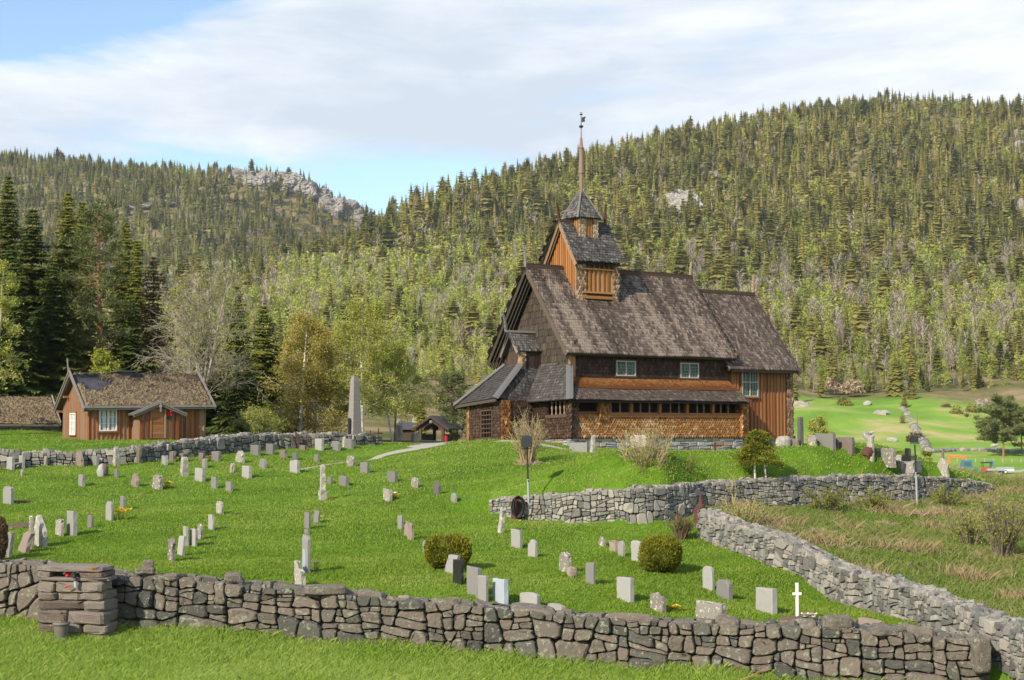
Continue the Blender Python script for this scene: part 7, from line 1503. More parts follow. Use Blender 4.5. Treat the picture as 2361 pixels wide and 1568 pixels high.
def broad(u, vt, d, rpx, seed, label, name='birch_tree', leafm='leaf', barkm='birchbark', per=14, size=.075, tint=.5, n1=16, n2=7, n3=3, zb=.22, curve=.3, stems=1, upw=.9, spread=None, vb=None, cat='tree', lsp=.14, tsides=6, base_r=None, droop=.1, twigs='twig', group=None, dz=0.0):
    x = (u - CX) / F * d; zg = z1(x, d) + dz; h = at(u, vt, d)[2] - zg; p = np.array([x, d, zg - .05]); r = np.random.default_rng(seed); e = thing(name, p, label, cat, group); sk, ends = limbs(p, h, r, n1, n2, n3, spread or rpx / F * d / h * 1.15, zb, curve, base_r, stems=stems, upw=upw)
    tr = MB(); tw = MB()
    for q, (pts, rad) in enumerate(sk):
        if q < stems or (rad[0] > .03 and barkm == 'twig'): tube(tr, pts, rad, tsides if rad[0] > .05 else 4, .6, cap=False)
        else: tube(tw, pts, rad, 4 if rad[0] > .03 else 3, rng.uniform(.2, .6), cap=False)
    tr.build('trunk', M[barkm], e, True)
    if not tw.empty(): tw.build('twigs', M[twigs], e)
    if per: lv = MB(); leaves(lv, ends, r, per, size, lsp, tint, droop=droop); lv.build('crown', M[leafm], e)
    return e
spruce_near(10, 402, 117, 75, 1, 'tall spruce cut by the left edge, its top highest of the left group', .42)
spruce_near(68, 478, 109, 98, 2, 'broad dark spruce at the left edge behind the turf shed', .26, per=14)
spruce_near(150, 440, 122, 80, 3, 'spruce with yellow green sunlit top between the dark spruce and the pine', .62)
spruce_near(182, 462, 126, 55, 13, 'narrower spruce with sunlit top just left of the pine', .58)
spruce_near(286, 508, 124, 55, 4, 'slim spruce right behind the pine', .52)
spruce_near(312, 548, 121, 50, 5, 'short yellow topped spruce at the right of the pine', .56)
spruce_near(350, 588, 110, 62, 6, 'half dead brown spruce with bare twigs at the right of the pine', .5, mats=('brownleaf', 'bark'), sparse=.6)
spruce_near(118, 600, 103, 85, 7, 'dark low spruce filling the gap below the sunlit spruce', .22, per=13)
spruce_near(300, 690, 106, 70, 8, 'dark low spruce behind the middle of the timber house', .24)
spruce_near(545, 655, 119, 52, 9, 'sunlit spruce right of the bare willow', .50)
spruce_near(606, 698, 113, 62, 10, 'yellow tipped spruce at the right end of the left wood', .46, per=13)
spruce_near(560, 800, 104, 70, 11, 'dark low spruce above the right end of the timber house', .22, zb=.02)
spruce_near(640, 790, 116, 48, 12, 'small dark spruce against the golden birch', .28, zb=.02)
spruce_near(480, 760, 112, 70, 14, 'dark spruce behind the bare willow', .24, zb=.02)
spruce_near(20, 560, 100, 70, 15, 'dark spruce foot just above the turf shed at the left edge', .2)
spruce_near(385, 730, 118, 55, 16, 'dark spruce behind the left half of the bare willow', .25)
spruce_near(971, 900, 130, 16, 17, 'small yellow green spruce standing left of the lychgate roof', .75)
spruce_near(2133, 1030, 92, 26, 18, 'small golden spruce right of the second floodlight', .7, sparse=.8)
# the pine with a bare red stem
def pine_near(u, vt, d, rpx, seed, label, zb=.42, tint=.5, name='pine_tree', mats=('pine', 'pinebark'), flat=.5, n=46, leafs=70, sz=.16):
    x = (u - CX) / F * d; zg = z1(x, d); h = at(u, vt, d)[2] - zg; p = np.array([x, d, zg]); R = rpx / F * d; r = np.random.default_rng(seed); e = thing(name, p, label, 'tree'); tr = MB(); wob = lambda q: np.array([.05 * h * math.sin(q * 3 + seed) * q * .4, 0, q * h])
    tube(tr, [p - (0, 0, .3)] + [p + wob(q) for q in np.linspace(.05, .97, 9)], np.linspace(.018 * h + .05, .02, 10), 8, .5); cw_ = MB(); V = []; T = []
    for k in range(n):
        q = zb + (1 - zb) * (k / n) ** .9; prof = math.sin(min(1, (q - zb) / (1 - zb) * 1.0 + .22) * math.pi * .86) ** .7; L = R * prof * r.uniform(.55, 1.1); a = k * 2.4 + r.normal(0, .3); b = p + wob(q); t_ = b + np.array([math.cos(a) * L, math.sin(a) * L, L * r.uniform(-.15, .35)]); mid = (b + t_) / 2 - UPV * L * .05; tube(tr, [b, mid, t_], [.05, .035, .012], 4, .55, cap=False)
        for g in range(3 + int(L * 2.2)):
            f = r.uniform(.35, 1.08); c0 = b + (t_ - b) * f + r.normal(0, .18, 3) * (1, 1, .6); m_ = leafs // 4; dv = r.normal(0, 1, (m_, 3)); dv[:, 2] = np.abs(dv[:, 2]) * .8 + .1; dv /= np.linalg.norm(dv, axis=1)[:, None]; L3 = sz * 2.6 * r.uniform(.6, 1.2, (m_, 1)); s = np.cross(dv, r.normal(0, 1, (m_, 3))); s /= np.linalg.norm(s, axis=1)[:, None] + 1e-6; s *= sz * .22
            c = c0 + r.normal(0, .14, (m_, 3)); V.append(np.stack([c - s, c + s, c + dv * L3], 1).reshape(-1, 3)); T.append(np.full(m_ * 3, tint + r.normal(0, .12)))
    tr.build('trunk', M[mats[1]], e, True); cw_.add(np.vstack(V), np.arange(sum(len(v) for v in V)).reshape(-1, 3), np.clip(np.concatenate(T), 0, 1)); cw_.build('crown', M[mats[0]], e); return e
pine_near(230, 476, 105, 92, 21, 'tall pine with reddish bare lower stem rising behind the timber house', .36, .45, n=70)
pine_near(1043, 862, 128, 56, 22, 'low dark pine behind the lychgate', .12, .35, n=40)
pine_near(2310, 922, 318, 74, 23, 'broad solitary pine with reddish stem in the far meadow at right', .22, .7, n=64, sz=.42, leafs=60)
pine_near(2352, 940, 326, 45, 24, 'darker pine at the right picture edge next to the solitary pine', .32, .35, n=30, sz=.4, leafs=50)
broad(445, 622, 99, 118, 31, 'big bare willow with crooked pale branches behind the timber house', name='willow_tree', barkm='twig', per=1, size=.05, tint=.5, n1=17, n2=13, n3=5, zb=.22, curve=.30, upw=1.1, base_r=.13, stems=4)
broad(692, 712, 107, 84, 32, 'golden leafed birch with white stem left of the obelisk', leafm='goldleaf', per=15, size=.068, tint=.5, n1=34, n2=10, n3=3, zb=.08, curve=.75, base_r=.17, lsp=.2, droop=.4)
broad(726, 738, 108, 66, 33, 'second golden birch stem, smaller and right of the first', leafm='goldleaf', per=14, size=.068, tint=.5, n1=28, n2=9, n3=3, zb=.10, curve=.75, base_r=.14, lsp=.2, droop=.4)
broad(835, 690, 108, 104, 34, 'large fresh green birch behind the obelisk', per=13, size=.07, tint=.5, n1=32, n2=10, n3=3, zb=.20, curve=.5, base_r=.18, lsp=.2, droop=.3)
broad(905, 796, 112, 70, 35, 'lower green birch with several leaning stems right of the obelisk', per=12, size=.075, tint=.5, n1=12, n2=8, n3=3, zb=.25, curve=.3, stems=3, base_r=.08, lsp=.18)
broad(785, 840, 112, 42, 36, 'small green birch sapling between the golden and the large green birch', per=12, size=.07, tint=.5, n1=16, n2=7, n3=3, zb=.15, base_r=.07)
broad(-12, 588, 92, 62, 37, 'pale leafing willow reaching in at the left picture edge', name='willow_tree', barkm='twig', per=7, size=.07, tint=.7, n1=24, n2=9, n3=3, zb=.3, curve=.5, base_r=.16)
broad(228, 808, 101, 36, 38, 'small bright green tree behind the ridge of the timber house', per=22, size=.075, tint=.6, n1=18, n2=7, n3=3, zb=.3, base_r=.07)
broad(22, 884, 104, 48, 39, 'bright green bush behind the turf shed', name='bush', per=16, size=.07, tint=.6, n1=12, n2=6, n3=3, zb=.05, stems=3, base_r=.05, cat='bush')
broad(585, 955, 96, 60, 40, 'low green bush at the right end of the timber house', name='bush', per=8, size=.05, tint=.5, n1=8, n2=5, n3=2, zb=.05, stems=4, base_r=.03, cat='bush')
broad(1890, 958, 112, 40, 41, 'young yellow green birch right of the chancel', per=14, size=.07, tint=.65, n1=16, n2=6, n3=3, zb=.12, base_r=.05, lsp=.12)
# shrubs in the churchyard
def shrub(u, vt, vb, rpx, seed, label, d0=45, leafm=None, stems=26, per=4, size=.03, tint=.5, twigm='drystalk', d=None, spreadk=1.0, dark=.5, cat='shrub'):
    p = ground(u, vb, d0) if d is None else at(u, vb, d); s = p[1] / F; h = (vb - vt) * s; R = rpx * s; r = np.random.default_rng(seed); e = thing('shrub', p, label, cat); tr = MB(); ends = []
    for k in range(stems):
        a = r.uniform(0, 6.28); q = math.sqrt(r.uniform(.0, 1)); tip = p + np.array([math.cos(a) * R * q, math.sin(a) * R * q, h * r.uniform(.62, 1.02) * (1 - .25 * q)]); b = p + np.array([math.cos(a) * R * .18 * q, math.sin(a) * R * .18 * q, -.08]); mid = b + (tip - b) * .5 + np.array([math.cos(a), math.sin(a), 0]) * -R * .10 * q + r.normal(0, .04, 3); pts = np.array([b, (b + mid) / 2 + r.normal(0, .015, 3), mid, (mid + tip) / 2 + r.normal(0, .03, 3), tip]); tube(tr, pts, [.021, .018, .014, .010, .006], 4, np.clip(dark + r.normal(0, .18), 0, 1), cap=False)
        for g in range(7):
            f = r.uniform(.3, 1) * 4; f0 = min(int(f), 3); b2 = pts[f0] + (pts[f0 + 1] - pts[f0]) * (f - f0); d2 = (pts[f0 + 1] - pts[f0]) / np.linalg.norm(pts[f0 + 1] - pts[f0]) + r.normal(0, .45, 3); d2 /= np.linalg.norm(d2); e2 = b2 + d2 * h * r.uniform(.10, .24); tube(tr, [b2, (b2 + e2) / 2 + r.normal(0, .01, 3), e2], [.007, .006, .004], 3, np.clip(dark + .1 + r.normal(0, .18), 0, 1), cap=False); ends.append((b2, e2))
    tr.build('stems', M[twigm], e)
    if leafm: lv = MB(); leaves(lv, ends, r, per, size, .05, tint); lv.build('leaves', M[leafm], e)
    return e
shrub(1216, 948, 1072, 50, 51, 'budding brown shrub with pale dead grass at its foot on the knoll', 50, 'goldleaf', 70, 2, .03, .6)
shrub(1493, 965, 1130, 74, 52, 'open leafing shrub growing on top of the retaining wall', d=55.6, leafm='leaf', stems=72, per=3, size=.035, tint=.5)
shrub(1715, 1140, 1228, 62, 53, 'half leafed shrub below the junction of the two right walls', 46, 'leaf', 40, 4, .035, .42)
shrub(2310, 1108, 1290, 78, 54, 'tall leafing shrub at the right picture edge in the rough field', 38, 'leaf', 50, 5, .035, .38, 'bark')
shrub(2235, 1170, 1262, 55, 55, 'lower leafing shrub left of the tall one in the rough field', 38, 'leaf', 34, 5, .035, .35, 'bark')
shrub(1905, 1118, 1182, 60, 56, 'dark green shrub at the foot of the retaining wall', 50, 'leaf', 30, 8, .035, .2, 'bark')
shrub(2010, 1125, 1180, 58, 57, 'low bramble right of the dark green shrub by the retaining wall', 50, 'leaf', 26, 7, .035, .22, 'bark')
shrub(2180, 1112, 1170, 60, 58, 'thin bramble before the right end of the retaining wall', 52, 'leaf', 26, 6, .035, .25, 'bark')
shrub(1570, 1180, 1245, 34, 59, 'heap of withered brown branches in the corner of the walls', 45, None, 60, 0, twigm='brownleaf', dark=.5, cat='branch heap')
shrub(1690, 1062, 1155, 10, 60, 'thin sapling with few leaves rising from the wall', d=56.5, leafm='leaf', stems=3, per=3, size=.035, tint=.5)
shrub(1555, 1040, 1112, 60, 61, 'low green undergrowth right of the open leafing shrub', d=57.2, leafm='leaf', stems=20, per=8, size=.035, tint=.22, twigm='bark')
def thuja(u, vt, vb, wpx, seed, label, d0=36.6, mats=('thuja', 'bark'), n=11000, notch=0.0):
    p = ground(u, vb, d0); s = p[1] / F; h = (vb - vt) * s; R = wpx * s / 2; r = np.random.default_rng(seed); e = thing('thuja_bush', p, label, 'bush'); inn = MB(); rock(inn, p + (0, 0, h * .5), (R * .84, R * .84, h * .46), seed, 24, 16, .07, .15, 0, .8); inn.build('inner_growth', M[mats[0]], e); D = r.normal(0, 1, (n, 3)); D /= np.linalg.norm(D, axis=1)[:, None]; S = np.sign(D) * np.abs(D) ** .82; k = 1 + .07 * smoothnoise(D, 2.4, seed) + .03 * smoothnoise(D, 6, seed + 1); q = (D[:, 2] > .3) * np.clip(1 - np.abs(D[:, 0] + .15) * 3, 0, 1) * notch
    c = p + np.array([0, 0, h * .5]) + S * np.array([R, R, h * .5]) * (k - q)[:, None] * r.uniform(.86, 1.0, (n, 1)); up_ = np.array([0, 0, 1.0]); a = D * .8 + up_ * .7 + r.normal(0, .35, (n, 3)); a /= np.linalg.norm(a, axis=1)[:, None]; b = np.cross(a, r.normal(0, 1, (n, 3))); b /= np.linalg.norm(b, axis=1)[:, None] + 1e-6; L = r.uniform(.03, .065, (n, 1)); t = np.clip(.45 + .22 * smoothnoise(D, 3.5, seed + 4) + r.normal(0, .14, n), 0, 1)
    V = np.stack([c - a * L * .4, c - b * L * .35, c + a * L, c + b * L * .35], 1).reshape(-1, 3); f = MB(); f.add(V, np.arange(n * 4).reshape(-1, 4), np.repeat(t, 4)); f.build('foliage', M[mats[0]], e)
thuja(1032, 1231, 1312, 112, 71, 'large clipped thuja bush with a dip in its top', notch=.10)
thuja(1523, 1236, 1319, 99, 72, 'round clipped thuja bush on the right lawn')
thuja(-6, 1192, 1294, 44, 73, 'brown thuja bush cut by the left picture edge', mats=('brownleaf', 'bark'), n=3500)
# juniper like small tree with two stems by the church
p = at(1741, 1112, 57.8); p[2] = z1(p[0], p[1]); s = p[1] / F; e = thing('juniper_tree', p, 'small ragged evergreen with two thin stems in front of the chancel', 'tree'); m1 = MB(); tube(m1, [p - (0, 0, .2), p + (-.02, 0, .9), p + (.0, 0, 1.9)], [.045, .038, .02], 7, .5); tube(m1, [p + (.42, .1, -.2), p + (.40, .1, .7), p + (.30, .1, 1.7)], [.04, .035, .02], 7, .3); m1.build('trunk', M['birchbark'], e, True); m1 = MB(); r = np.random.default_rng(5); V = []; T = []
for k in range(135):
    q = r.uniform(0, 1); zc = 1.12 + 1.18 * q; Rr = .80 * (1 - q) ** .7 + .10; a = r.uniform(0, 6.28); g = Rr * math.sqrt(r.uniform(.1, 1)); c0 = p + np.array([.12 + math.cos(a) * g, math.sin(a) * g * .8, zc - g * .10]); m_ = 95; t0 = .4 + r.normal(0, .14); dv = r.normal(0, 1, (m_, 3)) * (1, 1, .55); dv /= np.linalg.norm(dv, axis=1)[:, None]; c = c0 + dv * r.uniform(.02, .22, (m_, 1)) * (1.2, 1, .7); aa = dv + r.normal(0, .3, (m_, 3)); aa /= np.linalg.norm(aa, axis=1)[:, None]; b = np.cross(aa, r.normal(0, 1, (m_, 3))); b /= np.linalg.norm(b, axis=1)[:, None]; L = r.uniform(.03, .075, (m_, 1)); V.append(np.stack([c - b * L * .4, c + b * L * .4, c + aa * L], 1).reshape(-1, 3)); T.append(np.full(m_ * 3, t0 - .08))
m1.add(np.vstack(V), np.arange(sum(map(len, V))).reshape(-1, 3), np.clip(np.concatenate(T), 0, 1)); m1.build('crown', M['thuja'], e)
# ================================================================ THE FAR MEADOW
for u, v, w, h, lab in ((2031, 965, 46, 20, 'largest pale boulder in the far meadow'), (2004, 977, 18, 8, 'small pale boulder just left and below the largest in the far meadow'), (2000, 934, 18, 8, 'small boulder above the largest one in the far meadow'), (1916, 962, 14, 8, 'small boulder in the far meadow behind the black post'), (2056, 1017, 22, 8, 'low boulder left of the far field wall'), (2253, 960, 16, 10, 'boulder among bushes right of the far field wall'), (2293, 1031, 18, 7, 'flat pale boulder left of the solitary pine'), (1845, 948, 44, 22, 'grey rock heap behind the church chancel')):
    p = ground(u, v, 180, 460); s = p[1] / F; m1 = MB(); rock(m1, p + (0, 0, h * s * .3), (w * s / 2, w * s / 2, h * s * .7), int(u), 18, 12, .22, .75, 0, .8); tag(m1.build('boulder', M['rockface'] if w < 40 else M['drystone'], origin=p), lab, 'boulder')
def far_wall(pts, label, size, n):
    P = np.array([ground(u, v, 180, 460) for u, v in pts]); k = np.concatenate([[0], np.cumsum(np.linalg.norm(np.diff(P, axis=0), axis=1))]); m1 = MB(); r = np.random.default_rng(int(pts[0][0]))
    for s in np.linspace(0, k[-1], n):
        c = np.array([np.interp(s, k, P[:, i]) for i in range(3)]) + r.normal(0, .25, 3) * (1, 1, 0); q = size * r.uniform(.5, 1.2) * .8; rock(m1, c + (0, 0, q * .3), (q, q, q * .8), r.integers(999), 8, 6, .2, np.clip(.4 + r.normal(0, .2), 0, 1))
    tag(m1.build('stone_wall', M['drystone'], origin=P[0]), label, 'stone wall')
far_wall([(2082, 945), (2092, 966), (2108, 990), (2122, 1012), (2140, 1044)], 'tumbled pale stone wall climbing the far meadow', 1.1, 120)
far_wall([(2142, 1044), (2200, 1041), (2260, 1040), (2300, 1043), (2360, 1046)], 'low stone wall along the foot of the far meadow', .8, 120)
ribbon('road', [ground(u, v, 180, 330) for u, v in ((2130, 1101), (2200, 1098), (2270, 1095), (2330, 1088), (2420, 1080))], [3.5] * 5, .04, M['gravel'])
for k, u in enumerate(range(2206, 2362, 21)):
    p = ground(u, 1066, 200, 400); m1 = MB(); bar(m1, p - (0, 0, .2), p + (0, 0, .75), .16, .16, up=(0, 1, 0), t=.8); tag(m1.build('fence_post', M['granite'], origin=p), 'pale fence post in the row between far meadow and road', 'fence post', 'fence posts along the far road')
p = ground(2116, 1010, 180, 420); m1 = MB(); tube(m1, [p, p + (-.2, 0, (1010 - 950) * p[1] / F)], [.16, .10], 6, .5); tag(m1.build('utility_pole', M['palewood'], origin=p), 'thin pale pole standing beside the far field wall', 'pole')
p = at(2108, 1092, 75) ; p = ground(2108 + 66, 1118, 70, 140); m1 = MB(); tube(m1, [p - (0, 0, .2), p + (0, 0, 1.1)], .06, 6, .4); tag(m1.build('wooden_post', M['greywood'], origin=p), 'short grey post standing beyond the right end of the retaining wall', 'post')
# --- vehicles
def wheel(par, c, R, w, ax):
    e = bpy.data.objects.new('wheel', None); COL.objects.link(e); e.parent = par; ORG[e.name] = ORG[par.name]; ax = np.asarray(ax, float)
    m1 = MB(); tube(m1, [c - ax * w / 2, c + ax * w / 2], R, 14, .4); m1.build('tyre', M['rubber'], e); m1 = MB(); tube(m1, [c - ax * (w / 2 + .02), c + ax * (w / 2 + .02)], R * .55, 12, .5); m1.build('rim', M['white'], e)
vx = np.array([1.0, -.12, 0]); vy = np.array([.12, 1.0, 0])
def vb(par, o, name, mat, x0, x1, y0, y1, z0, z1_, t=.5, slope=0):
    m1 = MB(); p = o + vx * x0 + vy * y0 + UPV * z0; ex, ey, ez = vx * (x1 - x0), vy * (y1 - y0), UPV * (z1_ - z0); V = np.array([p, p+ex, p+ex+ey, p+ey, p+ez+vx*slope, p+ex+ez-vx*slope, p+ex+ey+ez-vx*slope-vy*slope*.3, p+ey+ez+vx*slope-vy*slope*.3]); m1.add(V, [tuple(reversed(q)) for q in QB], t); return m1.build(name, M[mat], par)
o = ground(2228, 1098, 200, 330); k = o[1] / F
tk = thing('flatbed_truck', o, 'old green truck with blue cab and grey flatbed parked on the far road', 'truck'); vb(tk, o, 'flatbed', 'greywood', -3.6, -.9, -1, 1, .95, 1.35, .5); vb(tk, o, 'body', 'greenpaint', -1.6, 2.1, -1, 1, .55, 1.45); c_ = vb(tk, o, 'cab', 'bluepaint', -1.0, 1.0, -.95, .95, 1.45, 2.75, .4, .22); vb(tk, o, 'windscreen', 'glass', -.62, .62, -1.0, -.93, 1.75, 2.45, .4, .1)
for x in (-2.3, -1.3, -.3): wheel(tk, o + vx * x - vy * .9 + UPV * .42, .45, .3, vy); wheel(tk, o + vx * x + vy * .9 + UPV * .42, .45, .3, vy)
o2 = ground(2253, 1097, 200, 330) + vy * 1.0; tr2 = thing('tractor', o2, 'small blue and red tractor with dark roof parked right of the green truck', 'tractor'); vb(tr2, o2, 'bonnet', 'bluepaint', -1.5, .2, -.4, .4, .7, 1.4); vb(tr2, o2, 'cab', 'redpaint', .9, 2.5, -.7, .7, .5, 1.4); vb(tr2, o2, 'cab_roof', 'rubber', .7, 2.7, -.8, .8, 2.15, 2.35, .5, .2)
for x in (1.0, 2.4):
    for y in (-.68, .6): vb(tr2, o2, 'roof_post', 'rubber', x, x + .08, y, y + .08, 1.4, 2.16)
wheel(tr2, o2 - vx * .4 - vy * .75 + UPV * .62, .62, .35, vy); wheel(tr2, o2 + vx * 1.9 - vy * .8 + UPV * .4, .4, .3, vy); wheel(tr2, o2 - vx * .4 + vy * .75 + UPV * .62, .62, .35, vy); wheel(tr2, o2 + vx * 1.9 + vy * .8 + UPV * .4, .4, .3, vy)
o3 = ground(2186, 1097, 200, 330) + vy * 3; ex = thing('excavator', o3, 'orange excavator with raised boom half hidden behind the tall pointed stone', 'excavator'); vb(ex, o3, 'tracks', 'rubber', -1.8, .8, -1.1, 1.1, 0, .7); vb(ex, o3, 'body', 'orange', -1.6, .5, -1, 1, .7, 1.9); m1 = MB(); bar(m1, o3 + vx * .2 + UPV * 1.5, o3 + vx * .8 + UPV * 3.4, .3, .35, t=.5); bar(m1, o3 + vx * .7 + UPV * 3.4, o3 + vx * 3.4 + UPV * 3.1, .3, .38, t=.5); m1.build('boom', M['orange'], ex); m1 = MB(); bar(m1, o3 + vx * 3.3 + UPV * 3.2, o3 + vx * 3.5 + UPV * 1.4, .25, .3, t=.4); m1.build('dipper_arm', M['orange'], ex)
for u, mat, lab in ((2293, 'iron', 'dark low trailer parked right of the tractor on the far road'), (2315, 'white', 'grey and white trailer at the right of the far road')):
    o4 = ground(u, 1096 - (u > 2300) * 3, 200, 330); t4 = thing('trailer', o4, lab, 'trailer'); vb(t4, o4, 'bed', mat, -1.5, 1.5, -.8, .8, .5, .8); vb(t4, o4, 'drawbar', 'iron', -2.6, -1.5, -.1, .1, .5, .6); vb(t4, o4, 'side_board', 'steel', -1.5, 1.5, -.85, -.8, .82, 1.2)
    wheel(t4, o4 - vy * .85 + UPV * .35, .35, .2, vy); wheel(t4, o4 + vy * .85 + UPV * .35, .35, .2, vy)
o5 = ground(2286, 1091, 200, 330); t5 = thing('road_sign', o5, 'small blue sign beside the far road', 'sign'); vb(t5, o5, 'post', 'steel', -.05, .05, -.05, .05, 0, 2.0); vb(t5, o5, 'plate', 'bluepaint', -.35, .35, -.1, -.06, 1.2, 2.1)
# street lamp head beyond the birches
p = np.array([(757 - CX) / F * 135, 135.0, 0]); p[2] = z1(p[0], p[1]); top_ = at(757, 826, 135)[2]; e = thing('street_lamp', p, 'grey street lamp showing between the golden and the green birch', 'street lamp'); m1 = MB(); tube(m1, [p + (.3, 0, 0), (p[0] + .3, p[1], top_ - .2), (p[0] + .1, p[1], top_)], .06, 8, .4); m1.build('post', M['steel'], e); m1 = MB(); rock(m1, (p[0] - .1, p[1], top_ + .02), (.42, .16, .12), 4, 12, 8, .02, .9, .2, .6); m1.build('lamp_head', M['steel'], e)
# bushes of the meadow edge
def farbush(u, v, w, h, kind, lab, seed):
    p = ground(u, v, 180, 470); s = p[1] / F; m1 = MB()
    if kind == 'spruce':
        V, Fq, T, sv, sf = hill_spruce(h * s, 22, 9, seed, w / h / 2 * 1.0); m1.add(V + p, Fq, np.clip(.4 + T, 0, 1), 0); m1.add(sv + p, sf, .5, 1); o = m1.build('spruce_tree', [M['hillspruce'], M['bark']], origin=p); tag(o, lab, 'tree')
    else:
        r = np.random.default_rng(seed); n = 420; D = r.normal(0, 1, (n, 3)); D[:, 2] = np.abs(D[:, 2]); D /= np.linalg.norm(D, axis=1)[:, None]; c = p + D * np.array([w * s / 2, w * s / 2, h * s]) * r.uniform(.4, 1, (n, 1)); a = r.normal(0, 1, (n, 3)) + D; a /= np.linalg.norm(a, axis=1)[:, None]; b = np.cross(a, r.normal(0, 1, (n, 3))); b /= np.linalg.norm(b, axis=1)[:, None]; L = w * s * .10; V = np.stack([c - a * L, c - b * L * .35, c + a * L, c + b * L * .35], 1).reshape(-1, 3); m1.add(V, np.arange(n * 4).reshape(-1, 4), np.repeat(np.clip(.5 + r.normal(0, .15, n), 0, 1), 4)); tag(m1.build('bush', M[kind], origin=p), lab, 'bush')
for i, a in enumerate(((1832, 940, 30, 84, 'spruce', 'spruce standing right at the chancel corner in the far meadow edge'), (1893, 913, 26, 66, 'spruce', 'slender dark spruce at the upper left edge of the far meadow'), (1966, 893, 30, 70, 'spruce', 'spruce with round shape above the middle of the far meadow'), (2000, 898, 26, 55, 'spruce', 'shorter spruce beside the round shaped one above the far meadow'), (2065, 912, 60, 95, 'spruce', 'broad light spruce at the top of the far field wall'), (2102, 925, 34, 48, 'spruce', 'dark bushy spruce right of the top of the far field wall'), (2084, 945, 24, 42, 'spruce', 'small spruce right at the upper end of the far field wall'),
        (1945, 936, 40, 22, 'hillspruce', 'low dark juniper in the upper far meadow'), (2080, 982, 16, 30, 'brownleaf', 'rust brown bush left of the far field wall'), (1920, 900, 50, 34, 'drystalk', 'straw brown leafless bush at the upper far meadow'), (1965, 905, 60, 30, 'drystalk', 'grey leafless bush by the round shaped spruce'), (2110, 1018, 46, 22, 'brownleaf', 'brown heather mound beside the far field wall'), (2205, 965, 40, 30, 'hillspruce', 'dark juniper clump on the slope right of the far field wall'), (2240, 962, 40, 34, 'hillspruce', 'second dark juniper clump nearer the solitary pine'), (2180, 950, 36, 20, 'brownleaf', 'brown bush on the slope above the far field wall'), (2265, 945, 44, 26, 'haretwig', 'pale bush above the solitary pine'), (2285, 985, 30, 18, 'brownleaf', 'small brown bush left of the solitary pine'))): farbush(*a, 900 + i)

# ================================================================ GRASS
def blades(name, x, y, h, w, tint, mat, label, kind_cat='grass', lean=.45, z=None):
    n = len(x); z = Z(x, y) if z is None else z; r = np.random.default_rng(n); a = r.uniform(0, 6.283, n); l = r.normal(0, lean, (n, 2)) + np.array([.15, .05]); s = np.column_stack([np.cos(a), np.sin(a), np.zeros(n)]) * (w / 2)[:, None]; b = np.column_stack([x, y, z - .01]); m_ = b + np.column_stack([l * (h * .45)[:, None], h * .62]); t_ = b + np.column_stack([l * (h * 1.15)[:, None], h * .98])
    V = np.stack([b - s, b + s, m_ + s * .8, t_, m_ - s * .8], 1).reshape(-1, 3); mb = MB(); mb.add(V, np.arange(n * 5).reshape(-1, 5), np.repeat(np.clip(tint, 0, 1), 5)); o = mb.build(name, M[mat]); return tag(o, label, kind_cat, None, 'stuff')
def field(n, d0, d1, u0=-300, u1=2620):
    r = np.random.default_rng(int(d0 * 10)); d = np.sqrt(r.uniform(d0 ** 2, d1 ** 2, n)); u = r.uniform(u0, u1, n); return (u - CX) / F * d, d
def off_path(x, y):
    P = np.array(PATH)[:, :2]; k = np.ones(len(x), bool); P = np.vstack([P, ]); w_ = [.15, .22, .4, .75, 1.05, 1.1, 1.1]
    for i in range(len(P) - 1):
        for t in np.linspace(0, 1, 14): c = P[i] + (P[i + 1] - P[i]) * t; k &= (x - c[0]) ** 2 + (y - c[1]) ** 2 > (w_[i] + (w_[i + 1] - w_[i]) * t) ** 2
    Q = np.array([at(1150, 1018, 79.5), at(1200, 1020.5, 78.5), at(1250, 1024, 77.8), at(1315, 1029, 77.3)])[:, :2]
    for i in range(3):
        for t in np.linspace(0, 1, 8): c = Q[i] + (Q[i + 1] - Q[i]) * t; k &= (x - c[0]) ** 2 + (y - c[1]) ** 2 > .5 ** 2
    for (bx, by, bw) in [(*ground(1835, 1433, 36.6)[:2], .42), (*ground(1940, 1440, 36.6)[:2], .55), (*ground(40, 1214, 36.6)[:2], .6)]: k &= (x - bx) ** 2 + (y - by) ** 2 > bw ** 2
    return k
FWy = lambda x: np.interp(x, np.array(fp)[:, 0], np.array(fp)[:, 1])
X, Y = [], []
for n, a, b in ((150000, 36, 46), (130000, 46, 60), (90000, 60, 80), (40000, 80, 104)):
    x, y = field(n, a, b); X.append(x); Y.append(y)
x = np.concatenate(X); y = np.concatenate(Y); k = (~in_rough(x, y)) & off_path(x, y) & (y > FWy(x) + .5) & (y < 104); x, y = x[k], y[k]
P2 = np.column_stack([x, y]); mott = smoothnoise(P2, .55, 41) * .5 + smoothnoise(P2, 1.9, 42) * .35 + smoothnoise(P2, .16, 43) * .4; r = np.random.default_rng(6)
tuft = np.clip(smoothnoise(P2, 2.6, 44), 0, 1)
hgt = (.042 + .026 * r.uniform(0, 1, len(x)) + .05 * tuft * (r.uniform(0, 1, len(x)) < .5)) * np.where(y > 60, 1.15, 1)
blades('lawn_grass', x, y, hgt, .010 + .00042 * y, np.where((x > -1) & (y - np.interp(x, UPWP[:, 0], UPWP[:, 1]) > .5) & (y - np.interp(x, UPWP[:, 0], UPWP[:, 1]) < 1.6) & (x < UPWP[-1, 0]) & (x > UPWP[0, 0]), .92, .45 + .27 * mott) + r.normal(0, .13, len(x)), 'grass', 'short bright green grass of the churchyard lawn')
x, y = field(330000, 26.5, 37.5); k = (y < FWy(x) - .02) ; x, y = x[k], y[k]; P2 = np.column_stack([x, y]); mott = smoothnoise(P2, .7, 51) * .6 + smoothnoise(P2, 2.4, 52) * .4; r = np.random.default_rng(7)
